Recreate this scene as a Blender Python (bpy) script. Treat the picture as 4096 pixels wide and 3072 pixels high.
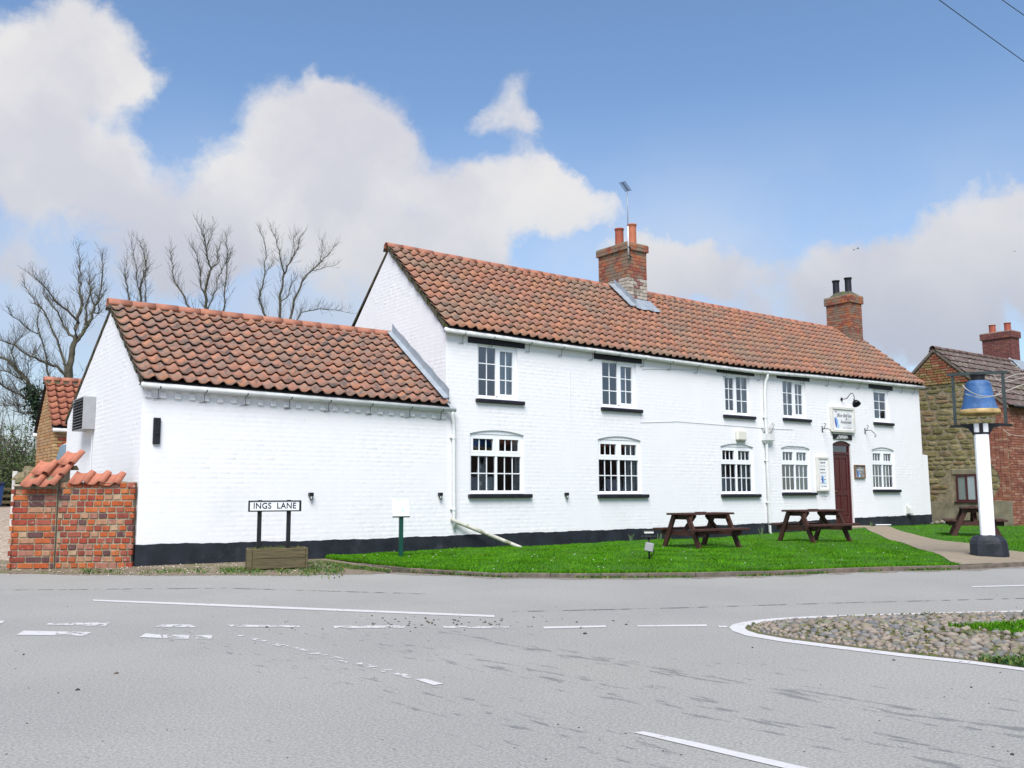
import bpy, math, random
import numpy as np
from mathutils import Vector, Matrix

for o in list(bpy.data.objects):
    bpy.data.objects.remove(o)
random.seed(7)
rng = np.random.default_rng(7)
SC = bpy.context.scene
COL = SC.collection
rad = math.radians

# ------------------------------------------------------------------ camera
# world: X along the inn's front, Y into the building, Z up, road at z = 0
FPX = 3700.0
CAM = np.array([0.0, -16.5, 1.25])
YAW, PITCH, ROLL = rad(36.5), rad(6.8), rad(-0.25)
_f = np.array([math.sin(YAW)*math.cos(PITCH), math.cos(YAW)*math.cos(PITCH), math.sin(PITCH)])
_r = np.array([math.cos(YAW), -math.sin(YAW), 0.0])
_u = np.cross(_r, _f)
CR = _r*math.cos(ROLL) + _u*math.sin(ROLL)
CU = -_r*math.sin(ROLL) + _u*math.cos(ROLL)
CF = _f
cam_d = bpy.data.cameras.new('camera')
cam = bpy.data.objects.new('camera', cam_d)
COL.objects.link(cam)
mw = Matrix.Identity(4)
for i in range(3):
    mw[i][0], mw[i][1], mw[i][2], mw[i][3] = CR[i], CU[i], -CF[i], CAM[i]
cam.matrix_world = mw
cam_d.sensor_width = 36.0
cam_d.lens = 36.0*FPX/4096.0
cam_d.clip_start = 0.05
cam_d.clip_end = 3000
SC.camera = cam

# ------------------------------------------------------------------ sky, sun, exposure
SUN_TO = Vector((-0.46, -0.56, 0.95)).normalized()      # towards the sun
SUN_EL = math.asin(SUN_TO.z)
SUN_AZ = math.atan2(SUN_TO.x, SUN_TO.y)
SKY_STRENGTH = 0.108
SUN_STRENGTH = 3.6
EXPOSURE = 0.64
SC.view_settings.view_transform = 'Standard'
SC.view_settings.look = 'None'
SC.view_settings.gamma = 1.0
SC.view_settings.use_curve_mapping = False
SC.view_settings.exposure = EXPOSURE

sun_d = bpy.data.lights.new('sun', 'SUN')
sun_d.energy = SUN_STRENGTH
sun_d.angle = rad(34)                                   # sun behind thin cloud
sun_d.color = (1.0, 0.975, 0.95)
sun = bpy.data.objects.new('sun', sun_d)
COL.objects.link(sun)
sun.rotation_euler = SUN_TO.to_track_quat('Z', 'Y').to_euler()


def ray(px, py):
    a = (px-2048.0)/FPX
    b = -(py-1536.0)/FPX
    return CF + a*CR + b*CU


def F(px, py, Y=0.0):
    d = ray(px, py); t = (Y-CAM[1])/d[1]
    p = CAM + d*t
    return Vector(p)


def XP(px, py, X):
    d = ray(px, py); t = (X-CAM[0])/d[0]
    return Vector(CAM + d*t)


def G(px, py, z=0.0):
    d = ray(px, py); t = (z-CAM[2])/d[2]
    return Vector(CAM + d*t)


class NT:
    """small helper round a node tree"""
    def __init__(self, tree):
        self.t = tree
        self.t.nodes.clear()

    def n(self, typ, **kw):
        nd = self.t.nodes.new(typ)
        for k, v in kw.items():
            if k == 'ins':
                for a, b in v.items():
                    if isinstance(b, bpy.types.NodeSocket):
                        self.t.links.new(b, nd.inputs[a])
                    else:
                        nd.inputs[a].default_value = b
            else:
                setattr(nd, k, v)
        return nd

    def l(self, a, b):
        self.t.links.new(a, b)

    def math(self, op, a, b=0.0, clamp=False):
        nd = self.n('ShaderNodeMath', operation=op, use_clamp=clamp)
        for i, v in enumerate((a, b)):
            if isinstance(v, bpy.types.NodeSocket):
                self.l(v, nd.inputs[i])
            else:
                nd.inputs[i].default_value = v
        return nd.outputs[0]

    def mix(self, fac, a, b, mode='MIX'):
        nd = self.n('ShaderNodeMix', data_type='RGBA', blend_type=mode)
        for i, v in ((0, fac), (6, a), (7, b)):
            if isinstance(v, bpy.types.NodeSocket):
                self.l(v, nd.inputs[i])
            elif i == 0:
                nd.inputs[i].default_value = v
            else:
                nd.inputs[i].default_value = (v[0], v[1], v[2], 1)
        return nd.outputs[2]

    def noise(self, vec, scale, detail=4, rough=0.55):
        nd = self.n('ShaderNodeTexNoise')
        nd.inputs['Scale'].default_value = scale
        nd.inputs['Detail'].default_value = detail
        nd.inputs['Roughness'].default_value = rough
        if vec is not None:
            self.l(vec, nd.inputs['Vector'])
        return nd.outputs['Fac']

    def rng(self, v, a, b, c=0.0, d=1.0, smooth=True):
        nd = self.n('ShaderNodeMapRange', interpolation_type='SMOOTHSTEP' if smooth else 'LINEAR')
        self.l(v, nd.inputs['Value'])
        for k, x in (('From Min', a), ('From Max', b), ('To Min', c), ('To Max', d)):
            nd.inputs[k].default_value = x
        return nd.outputs[0]


world = bpy.data.worlds.new('World')
SC.world = world
world.use_nodes = True
w = NT(world.node_tree)
sky = w.n('ShaderNodeTexSky', sky_type='NISHITA', sun_disc=False)
sky.sun_elevation = SUN_EL
sky.sun_rotation = SUN_AZ
sky.air_density = 1.0
sky.dust_density = 0.4
sky.ozone_density = 2.5
tc = w.n('ShaderNodeTexCoord')
dirv = tc.outputs['Generated']
# cumulus heaps: (photo x, y, radius in px) turned into directions and angular radii
HEAPS = [(60, 300, 330), (330, 160, 300), (520, 330, 200), (150, 640, 430), (480, 720, 260), (-300, 500, 420),
         (1300, 420, 200), (1180, 620, 330), (1500, 600, 270), (950, 820, 330), (1400, 870, 420), (1850, 820, 260),
         (2130, 760, 230), (2330, 820, 120, .6), (720, 1020, 300), (1900, 980, 200), (60, 1080, 190, .6),
         (2060, 400, 150, .62), (2140, 480, 120, .58), (1960, 450, 110, .45), (2230, 800, 170, .85), (2420, 830, 90, .5), (2650, 1050, 190), (2820, 1080, 170),
         (3350, 1120, 230), (3600, 1130, 330), (3900, 980, 300), (4150, 900, 330), (3850, 1280, 330), (4400, 1150, 420),
         (2500, 1010, 260, .5), (2900, 1180, 300, .55), (3150, 1250, 330, .6), (3500, 1330, 380, .7), (1500, 1150, 420, .55), (300, 1150, 420, .45)]
warp = w.n('ShaderNodeTexNoise')
warp.inputs['Scale'].default_value = 11.0
warp.inputs['Detail'].default_value = 5.0
warp.inputs['Roughness'].default_value = 0.6
w.l(dirv, warp.inputs['Vector'])
off = w.n('ShaderNodeVectorMath', operation='MULTIPLY_ADD')
w.l(warp.outputs['Color'], off.inputs[0])
off.inputs[1].default_value = (0.085, 0.085, 0.085)
off.inputs[2].default_value = (-0.0425, -0.0425, -0.0425)
dw = w.n('ShaderNodeVectorMath', operation='ADD')
w.l(dirv, dw.inputs[0]); w.l(off.outputs[0], dw.inputs[1])
dens = None
core = None
for (hx, hy, hr, *hw_) in HEAPS:
    c = ray(hx, hy); c = c/np.linalg.norm(c)
    e = ray(hx+hr, hy); e = e/np.linalg.norm(e)
    rr = float(np.linalg.norm(c-e))
    ds = w.n('ShaderNodeVectorMath', operation='DISTANCE')
    w.l(dw.outputs[0], ds.inputs[0]); ds.inputs[1].default_value = tuple(c)
    m = w.rng(ds.outputs['Value'], rr*1.2, rr*0.2, 0.0, hw_[0] if hw_ else 1.0)
    # union of the heaps: 1 - (1-a)(1-b)
    inv = w.math('SUBTRACT', 1.0, m)
    dens = inv if dens is None else w.math('MULTIPLY', dens, inv)
heap = w.math('SUBTRACT', 1.0, dens)
# the same broken cumulus goes on round the rest of the sky
sep = w.n('ShaderNodeSeparateXYZ'); w.l(dirv, sep.inputs[0])
field = w.noise(dw.outputs[0], 2.3, 6, 0.55)
field = w.rng(field, 0.50, 0.66)
dotf = w.n('ShaderNodeVectorMath', operation='DOT_PRODUCT')
w.l(dirv, dotf.inputs[0]); dotf.inputs[1].default_value = tuple(CF)
away = w.rng(dotf.outputs['Value'], 0.80, 0.62)          # heaps above describe the part of the sky the photo shows
field = w.math('MULTIPLY', field, away)
cl = w.math('MAXIMUM', heap, field)
fine = w.noise(dw.outputs[0], 18, 9, 0.66)
cl2 = w.math('ADD', cl, w.math('MULTIPLY', w.math('SUBTRACT', fine, 0.5), 0.95))
mask = w.rng(cl2, 0.20, 0.84)
veil = w.math('MULTIPLY', w.rng(w.noise(dw.outputs[0], 3.0, 4, 0.5), 0.22, 0.62), w.rng(sep.outputs['Z'], 0.42, 0.12, 0.0, 0.85))
mask = w.math('MAXIMUM', mask, veil)
mask = w.math('MULTIPLY', mask, w.rng(sep.outputs['Z'], -0.02, 0.06))
shade = w.noise(dw.outputs[0], 5.5, 4, 0.5)
shade = w.rng(shade, 0.36, 0.64)
CLOUD_HI, CLOUD_LO = (5.15, 5.05, 4.95), (4.05, 4.02, 4.35)
ccol = w.mix(shade, CLOUD_LO, CLOUD_HI)
ccol = w.mix(w.rng(sep.outputs['Z'], 0.34, 0.10, 0.0, 0.9), ccol, (2.75, 2.88, 3.4))   # low clouds are seen through more air
skyc = w.mix(1.0, sky.outputs[0], (0.98, 1.035, 1.07), 'MULTIPLY')
col = w.mix(w.math('MULTIPLY', mask, 0.93), skyc, ccol)
bg = w.n('ShaderNodeBackground')
w.l(col, bg.inputs[0]); bg.inputs[1].default_value = SKY_STRENGTH
wo = w.n('ShaderNodeOutputWorld'); w.l(bg.outputs[0], wo.inputs[0])

# ------------------------------------------------------------------ materials
MATS = {}


def MAT(name, base=(0.5, 0.5, 0.5), rough=0.75, var=0.15, scale=6.0, detail=5, bump=0.0, bscale=60.0, bdist=0.01, metallic=0.0, spec=0.3,
        rnd=None, cols=None, stain=None, sscale=3.0, slo=0.5, shi=0.65, stretch=None, speck=None):
    """plain procedural surface: base colour (or a choice of colours per piece), noise, stains, fine relief"""
    if name in MATS:
        return MATS[name]
    m = bpy.data.materials.new(name); m.use_nodes = True
    k = NT(m.node_tree)
    geo = k.n('ShaderNodeNewGeometry')
    vec = geo.outputs['Position']
    if stretch:
        mp = k.n('ShaderNodeMapping'); k.l(vec, mp.inputs[0])
        mp.inputs['Rotation'].default_value = stretch[0]; mp.inputs['Scale'].default_value = stretch[1]
        svec = mp.outputs[0]
    else:
        svec = vec
    if rnd:
        if rnd == 'obj':
            r = k.n('ShaderNodeObjectInfo').outputs['Random']
        else:
            r = k.n('ShaderNodeAttribute', attribute_name='rnd').outputs['Fac']
        cr = k.n('ShaderNodeValToRGB'); cr.color_ramp.interpolation = 'CONSTANT' if len(cols) > 3 else 'LINEAR'
        el = cr.color_ramp.elements
        while len(el) < len(cols):
            el.new(0.5)
        for i, cc in enumerate(cols):
            el[i].position = i/len(cols) if len(cols) > 3 else i/max(1, len(cols)-1)
            el[i].color = (*cc, 1)
        k.l(r, cr.inputs[0]); colr = cr.outputs[0]
    else:
        rg = k.n('ShaderNodeRGB'); rg.outputs[0].default_value = (*base, 1); colr = rg.outputs[0]
    if var:
        nz = k.noise(svec, scale, detail)
        v = k.rng(nz, 0.3, 0.7, 1-var, 1+var, False)
        vm = k.n('ShaderNodeVectorMath', operation='SCALE'); k.l(colr, vm.inputs[0]); k.l(v, vm.inputs['Scale'])
        colr = vm.outputs[0]
    if stain:
        for (sc_, ss, lo, hi, amt) in (stain if isinstance(stain, list) else [(stain, sscale, slo, shi, 0.8)]):
            nz = k.noise(svec, ss, 6, 0.62)
            colr = k.mix(k.math('MULTIPLY', k.rng(nz, lo, hi), amt), colr, sc_)
    if speck:
        nz = k.noise(vec, speck[1], 2, 0.5)
        colr = k.mix(k.rng(nz, speck[2], speck[3]), colr, speck[0])
    bs = k.n('ShaderNodeBsdfPrincipled')
    k.l(colr, bs.inputs['Base Color'])
    bs.inputs['Roughness'].default_value = rough
    bs.inputs['Metallic'].default_value = metallic
    bs.inputs['Specular IOR Level'].default_value = spec
    if bump:
        bz = k.noise(svec, bscale, 5, 0.6)
        bp = k.n('ShaderNodeBump'); bp.inputs['Strength'].default_value = bump; bp.inputs['Distance'].default_value = bdist
        k.l(bz, bp.inputs['Height']); k.l(bp.outputs[0], bs.inputs['Normal'])
    o = k.n('ShaderNodeOutputMaterial'); k.l(bs.outputs[0], o.inputs[0])
    MATS[name] = m
    return m


WHITE = MAT('painted_brick_white', (0.765, 0.760, 0.770), 0.6, 0.02, 2.0, bump=0.25, bscale=24, bdist=0.006,
            stain=[((0.62, 0.64, 0.66), 1.3, 0.60, 0.85, 0.35), ((0.50, 0.50, 0.49), 13.0, 0.665, 0.72, 0.55), ((0.60, 0.62, 0.60), 0.55, 0.55, 0.75, 0.35)])
BLACKP = MAT('plinth_black_paint', (0.017, 0.02, 0.027), 0.55, 0.4, 3.0, bump=0.5, bscale=30, stain=[((0.06, 0.065, 0.075), 2.2, 0.55, 0.8, 0.7)])
UPVC = MAT('window_white', (0.80, 0.81, 0.83), 0.3, 0.0)
TRIMBLACK = MAT('timber_black', (0.014, 0.014, 0.02), 0.5, 0.35, 5.0, bump=0.2)
GUTTER = MAT('gutter_cream', (0.66, 0.67, 0.66), 0.4, 0.06, 5.0, stain=[((0.38, 0.39, 0.34), 4.0, 0.55, 0.8, 0.6)])
BLACKM = MAT('black_metal', (0.012, 0.012, 0.014), 0.4, 0.2, 10)
TILEC = [(0.345, 0.155, 0.096), (0.315, 0.140, 0.090), (0.365, 0.170, 0.108), (0.295, 0.140, 0.096), (0.335, 0.158, 0.092), (0.285, 0.150, 0.108)]
LICH = [((0.20, 0.145, 0.115), 5.5, 0.40, 0.60, 0.8), ((0.085, 0.078, 0.075), 4.2, 0.50, 0.64, 0.8), ((0.30, 0.28, 0.24), 22.0, 0.70, 0.76, 0.5)]
LICH2 = [((0.23, 0.165, 0.118), 0.8, 0.42, 0.66, 0.75), ((0.135, 0.112, 0.094), 4.5, 0.48, 0.66, 0.7), ((0.30, 0.21, 0.115), 2.3, 0.58, 0.72, 0.45)]
TILE_W = MAT('pantile_wing', rnd='obj', cols=TILEC, rough=0.85, var=0.12, scale=9, bump=0.25, bscale=50, stain=LICH)
TILE_M = MAT('pantile_main', rnd='obj', cols=TILEC, rough=0.85, var=0.12, scale=9, bump=0.25, bscale=50, stain=LICH2)
TILE_MA = MAT('pantile_main_far', rnd='attr', cols=TILEC, rough=0.85, var=0.12, scale=9, stain=LICH2)
RIDGE = MAT('ridge_tile', rnd='obj', cols=[(0.36, 0.15, 0.095), (0.31, 0.13, 0.085)], rough=0.8, var=0.15, scale=7, stain=[((0.13, 0.09, 0.06), 6, 0.58, 0.72, 0.6)])
TERRA = MAT('terracotta_clean', rnd='obj', cols=[(0.42, 0.155, 0.095), (0.36, 0.13, 0.08)], rough=0.75, var=0.12, scale=8, stain=[((0.20, 0.12, 0.11), 6, 0.58, 0.75, 0.5)])
MORTAR = MAT('mortar', (0.27, 0.235, 0.165), 0.9, 0.25, 12, bump=0.4, bscale=80, stain=[((0.10, 0.11, 0.045), 4.0, 0.52, 0.7, 0.6)])
MOSSY = MAT('mossy_mortar', (0.085, 0.078, 0.055), 0.95, 0.4, 14, bump=0.6, bscale=60, stain=[((0.07, 0.085, 0.012), 5.0, 0.5, 0.62, 0.8), ((0.30, 0.29, 0.26), 18, 0.64, 0.72, 0.6)])
UNDERLAY = MAT('roof_deck', (0.035, 0.03, 0.03), 0.9, 0.2)
BR_GARDEN = MAT('garden_brick', rnd='obj', rough=0.85, var=0.22, scale=14, bump=0.5, bscale=70,
                cols=[(0.30, 0.065, 0.025), (0.36, 0.088, 0.028), (0.25, 0.045, 0.026), (0.38, 0.12, 0.04), (0.32, 0.17, 0.10), (0.26, 0.07, 0.045), (0.36, 0.24, 0.15), (0.34, 0.072, 0.02),
                      (0.20, 0.045, 0.03), (0.28, 0.12, 0.085), (0.37, 0.10, 0.032), (0.10, 0.045, 0.045), (0.31, 0.075, 0.03)],
                stain=[((0.42, 0.36, 0.30), 13, 0.60, 0.70, 0.6), ((0.13, 0.14, 0.06), 3.0, 0.62, 0.75, 0.4)])
BR_CHIM = MAT('chimney_brick', rnd='obj', rough=0.9, var=0.25, scale=10, bump=0.4, bscale=50,
              cols=[(0.33, 0.10, 0.05), (0.25, 0.07, 0.045), (0.30, 0.13, 0.075), (0.20, 0.075, 0.055), (0.24, 0.15, 0.10), (0.36, 0.12, 0.05)],
              stain=[((0.19, 0.155, 0.115), 2.2, 0.42, 0.62, 0.85), ((0.10, 0.09, 0.06), 5, 0.56, 0.70, 0.6)])
BR_CHIM2 = MAT('chimney_brick_dark', rnd='obj', rough=0.9, var=0.2, scale=10, cols=[(0.17, 0.055, 0.045), (0.14, 0.05, 0.045), (0.21, 0.075, 0.055)])
BR_WASH = MAT('chimney_brick_washed', rnd='obj', rough=0.95, var=0.3, scale=14, cols=[(0.36, 0.31, 0.26), (0.25, 0.20, 0.16), (0.42, 0.38, 0.33), (0.20, 0.09, 0.075)],
              stain=[((0.45, 0.43, 0.38), 9, 0.5, 0.62, 0.7)])
BR_YEL = MAT('yellow_brick', rnd='attr', rough=0.9, var=0.2, scale=10, cols=[(0.36, 0.22, 0.10), (0.40, 0.26, 0.13), (0.30, 0.17, 0.08), (0.33, 0.20, 0.11), (0.38, 0.19, 0.08)])
BR_RED = MAT('red_brick_front', rnd='attr', rough=0.9, var=0.25, scale=8, cols=[(0.24, 0.09, 0.06), (0.29, 0.12, 0.08), (0.20, 0.07, 0.05), (0.32, 0.17, 0.12), (0.26, 0.10, 0.06)])
BR_GYEL = MAT('gable_brick', rnd='obj', rough=0.9, var=0.3, scale=9, bump=0.4, cols=[(0.26, 0.17, 0.07), (0.22, 0.13, 0.05), (0.28, 0.19, 0.09), (0.19, 0.14, 0.05), (0.25, 0.10, 0.05)])
BR_GRED = MAT('gable_brick_red', rnd='obj', rough=0.9, var=0.3, scale=9, bump=0.4, cols=[(0.25, 0.07, 0.04), (0.21, 0.09, 0.05), (0.28, 0.10, 0.06), (0.20, 0.12, 0.07)])
STONE = MAT('rubble_stone', rnd='obj', rough=0.95, var=0.35, scale=7, bump=0.8, bscale=18, bdist=0.03,
            cols=[(0.20, 0.165, 0.075), (0.165, 0.14, 0.06), (0.23, 0.19, 0.10), (0.18, 0.13, 0.075), (0.21, 0.175, 0.08), (0.23, 0.155, 0.085), (0.155, 0.135, 0.065)],
            stain=[((0.10, 0.115, 0.022), 2.4, 0.5, 0.68, 0.6)])
RUBBLEM = MAT('rubble_mortar', (0.23, 0.19, 0.125), 0.95, 0.35, 7, bump=0.8, bscale=25, bdist=0.02, stain=[((0.12, 0.11, 0.05), 3, 0.5, 0.65, 0.6)])
RENDERM = MAT('old_render', (0.20, 0.175, 0.12), 0.95, 0.3, 3.0, bump=0.4, bscale=30, stain=[((0.11, 0.10, 0.06), 2.5, 0.5, 0.7, 0.6)])
CONC_TILE = MAT('dark_interlocking_tile', rnd='obj', rough=0.95, var=0.3, scale=6, cols=[(0.09, 0.06, 0.055), (0.115, 0.075, 0.068), (0.10, 0.065, 0.06)],
                stain=[((0.125, 0.11, 0.095), 3.0, 0.42, 0.62, 0.7), ((0.32, 0.30, 0.24), 7.0, 0.57, 0.64, 0.8), ((0.13, 0.13, 0.05), 2.0, 0.55, 0.7, 0.5)])
POT_R = MAT('chimney_pot_red', (0.32, 0.085, 0.05), 0.7, 0.15, 5)
POT_B = MAT('chimney_pot_black', (0.018, 0.018, 0.026), 0.5, 0.3, 6)
LEAD = MAT('lead_flashing', (0.30, 0.335, 0.37), 0.45, 0.15, 5, metallic=0.2, bump=0.3, bscale=12)
DOOR = MAT('maroon_gloss', (0.062, 0.008, 0.009), 0.25, 0.15, 4, spec=0.5)
WOODT = MAT('picnic_wood', (0.055, 0.022, 0.016), 0.55, 0.35, 5, stretch=((0, 0, 0), (1.2, 6, 12)), bump=0.3, bscale=30, stain=[((0.16, 0.10, 0.075), 7, 0.60, 0.75, 0.5)])
WOODG = MAT('weathered_wood', (0.105, 0.085, 0.045), 0.85, 0.35, 3, stretch=((0, 0, 0.3), (1.0, 4, 16)), bump=0.5, bscale=12, stain=[((0.05, 0.06, 0.022), 2.2, 0.48, 0.66, 0.6)])
KERBM = MAT('edging_stone', rnd='obj', rough=0.9, var=0.3, scale=8, bump=0.4, cols=[(0.150, 0.125, 0.10), (0.125, 0.105, 0.088), (0.165, 0.12, 0.10)], stain=[((0.07, 0.08, 0.04), 3, 0.5, 0.68, 0.6)])
GREENP = MAT('post_green', (0.006, 0.055, 0.038), 0.4, 0.1)
BLUEP = MAT('bell_blue', (0.042, 0.108, 0.255), 0.6, 0.35, 3.0, spec=0.15, stain=[((0.12, 0.20, 0.34), 5, 0.46, 0.70, 0.7), ((0.03, 0.05, 0.10), 9, 0.60, 0.72, 0.5)])
GOLDP = MAT('bell_gold', (0.42, 0.29, 0.12), 0.5, 0.3, 8, stain=[((0.22, 0.14, 0.05), 9, 0.52, 0.7, 0.6)])
FRAMEG = MAT('frame_dark_green', (0.03, 0.042, 0.042), 0.5, 0.3, 8)
SIGNW = MAT('signboard_cream', (0.62, 0.60, 0.56), 0.5, 0.04, 5)
SIGNB = MAT('signboard_white', (0.74, 0.74, 0.74), 0.45, 0.03, 5)
INK = MAT('sign_ink', (0.10, 0.10, 0.13), 0.6, 0)
INKB = MAT('ink_black', (0.012, 0.012, 0.014), 0.5, 0)
INKW = MAT('ink_white', (0.6, 0.6, 0.6), 0.5, 0)
FLOWB = MAT('flower_blue', (0.13, 0.40, 0.70), 0.5, 0.2, 20)
FLOWP = MAT('flower_violet', (0.10, 0.09, 0.36), 0.5, 0.2, 20)
FLOWL = MAT('flower_pale', (0.35, 0.60, 0.80), 0.5, 0.2, 20)
SLATE = MAT('slate_plaque', (0.22, 0.21, 0.20), 0.6, 0.4, 9)
GREYM = MAT('galvanised', (0.36, 0.36, 0.37), 0.45, 0.08, 5, metallic=0.3)
DARKIN = MAT('dark_inside', (0.02, 0.02, 0.022), 0.9, 0)
PLASTER = MAT('inner_plaster', (0.20, 0.16, 0.13), 0.9, 0.1)
CURT = MAT('curtain_cloth', (0.72, 0.74, 0.72), 0.9, 0.1, 4)
CURT2 = MAT('curtain_blue', (0.60, 0.70, 0.75), 0.9, 0.1, 4)
PATHM = MAT('path_gravel', (0.235, 0.19, 0.135), 0.95, 0.12, 5, bump=0.3, bscale=150, speck=((0.36, 0.32, 0.26), 120, 0.58, 0.7))
GRAVEL = MAT('gravel_mix', (0.33, 0.255, 0.19), 0.95, 0.3, 9, bump=0.8, bscale=40, bdist=0.03, speck=((0.48, 0.42, 0.36), 38, 0.54, 0.62), stain=[((0.10, 0.085, 0.07), 26, 0.54, 0.62, 0.7)])
DIRT = MAT('dirt_verge', (0.17, 0.135, 0.095), 0.95, 0.3, 10, bump=0.6, bscale=60, stain=[((0.10, 0.12, 0.03), 3.5, 0.5, 0.64, 0.7)])
SOIL = MAT('lawn_soil', (0.030, 0.10, 0.005), 0.95, 0.3, 6)
FIELD = MAT('field_grass', (0.05, 0.085, 0.02), 0.95, 0.3, 0.4)
GRASS = MAT('grass_blades', rnd='attr', cols=[(0.054, 0.190, 0.006), (0.075, 0.240, 0.008), (0.040, 0.155, 0.006), (0.115, 0.250, 0.014), (0.068, 0.215, 0.008)],
            rough=0.8, var=0.3, scale=1.6, spec=0.05, stain=[((0.034, 0.12, 0.005), 0.9, 0.5, 0.7, 0.5), ((0.11, 0.20, 0.014), 1.7, 0.55, 0.72, 0.55)])
WEED = MAT('weed_leaves', rnd='attr', cols=[(0.05, 0.12, 0.02), (0.07, 0.15, 0.02), (0.10, 0.13, 0.025), (0.035, 0.10, 0.03), (0.13, 0.13, 0.03)], rough=0.7, var=0.2)
COBBLE = MAT('cobble', rnd='obj', rough=0.8, var=0.25, scale=14, cols=[(0.22, 0.18, 0.145), (0.18, 0.165, 0.155), (0.25, 0.205, 0.165), (0.14, 0.138, 0.14), (0.26, 0.215, 0.175), (0.19, 0.155, 0.125), (0.235, 0.215, 0.19)],
             bump=0.2, bscale=60, stain=[((0.32, 0.29, 0.22), 24, 0.62, 0.72, 0.5), ((0.105, 0.12, 0.035), 7, 0.50, 0.62, 0.65)])
COBBLEA = MAT('cobble_far', rnd='attr', rough=0.8, var=0.25, scale=14, cols=[(0.22, 0.18, 0.145), (0.18, 0.165, 0.155), (0.25, 0.205, 0.165), (0.14, 0.138, 0.14), (0.26, 0.215, 0.175)])
BARK = MAT('bark', (0.085, 0.076, 0.055), 0.95, 0.4, 5, bump=0.5, bscale=25, stain=[((0.07, 0.08, 0.025), 2.2, 0.5, 0.66, 0.6)])
TWIG = MAT('twig_bark', (0.095, 0.085, 0.062), 0.95, 0.3, 5)
IVY = MAT('ivy_leaf', rnd='attr', cols=[(0.010, 0.028, 0.012), (0.016, 0.040, 0.016), (0.008, 0.02, 0.012), (0.02, 0.045, 0.015)], rough=0.5, var=0.2)
HEDGE = MAT('hedge_leaf', rnd='attr', cols=[(0.045, 0.085, 0.018), (0.07, 0.115, 0.025), (0.10, 0.115, 0.05), (0.055, 0.09, 0.03)], rough=0.7, var=0.2)
CARW = MAT('car_white', (0.72, 0.73, 0.74), 0.25, 0, spec=0.5)
TYRE = MAT('tyre_rubber', (0.015, 0.015, 0.015), 0.8, 0)
CARG = MAT('car_glass', (0.05, 0.065, 0.07), 0.08, 0, spec=0.6)
BIN = MAT('bin_blue', (0.02, 0.05, 0.16), 0.5, 0)


def glass_mat():
    m = bpy.data.materials.new('window_glass'); m.use_nodes = True
    k = NT(m.node_tree)
    tr = k.n('ShaderNodeBsdfTransparent'); tr.inputs[0].default_value = (0.72, 0.76, 0.77, 1)
    gl = k.n('ShaderNodeBsdfGlossy'); gl.inputs['Roughness'].default_value = 0.02
    gl.inputs[0].default_value = (0.8, 0.88, 0.95, 1)
    fr = k.n('ShaderNodeFresnel'); fr.inputs[0].default_value = 1.5
    geo = k.n('ShaderNodeNewGeometry')
    bp = k.n('ShaderNodeBump'); bp.inputs['Strength'].default_value = 0.08; bp.inputs['Distance'].default_value = 0.02
    k.l(k.noise(geo.outputs['Position'], 3.0, 2), bp.inputs['Height'])
    k.l(bp.outputs[0], gl.inputs['Normal']); k.l(bp.outputs[0], fr.inputs['Normal'])
    mx = k.n('ShaderNodeMixShader')
    k.l(k.math('ADD', k.math('MULTIPLY', fr.outputs[0], 1.5), 0.14, True), mx.inputs[0]); k.l(tr.outputs[0], mx.inputs[1]); k.l(gl.outputs[0], mx.inputs[2])
    o = k.n('ShaderNodeOutputMaterial'); k.l(mx.outputs[0], o.inputs[0])
    return m


GLASS = glass_mat()


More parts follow.
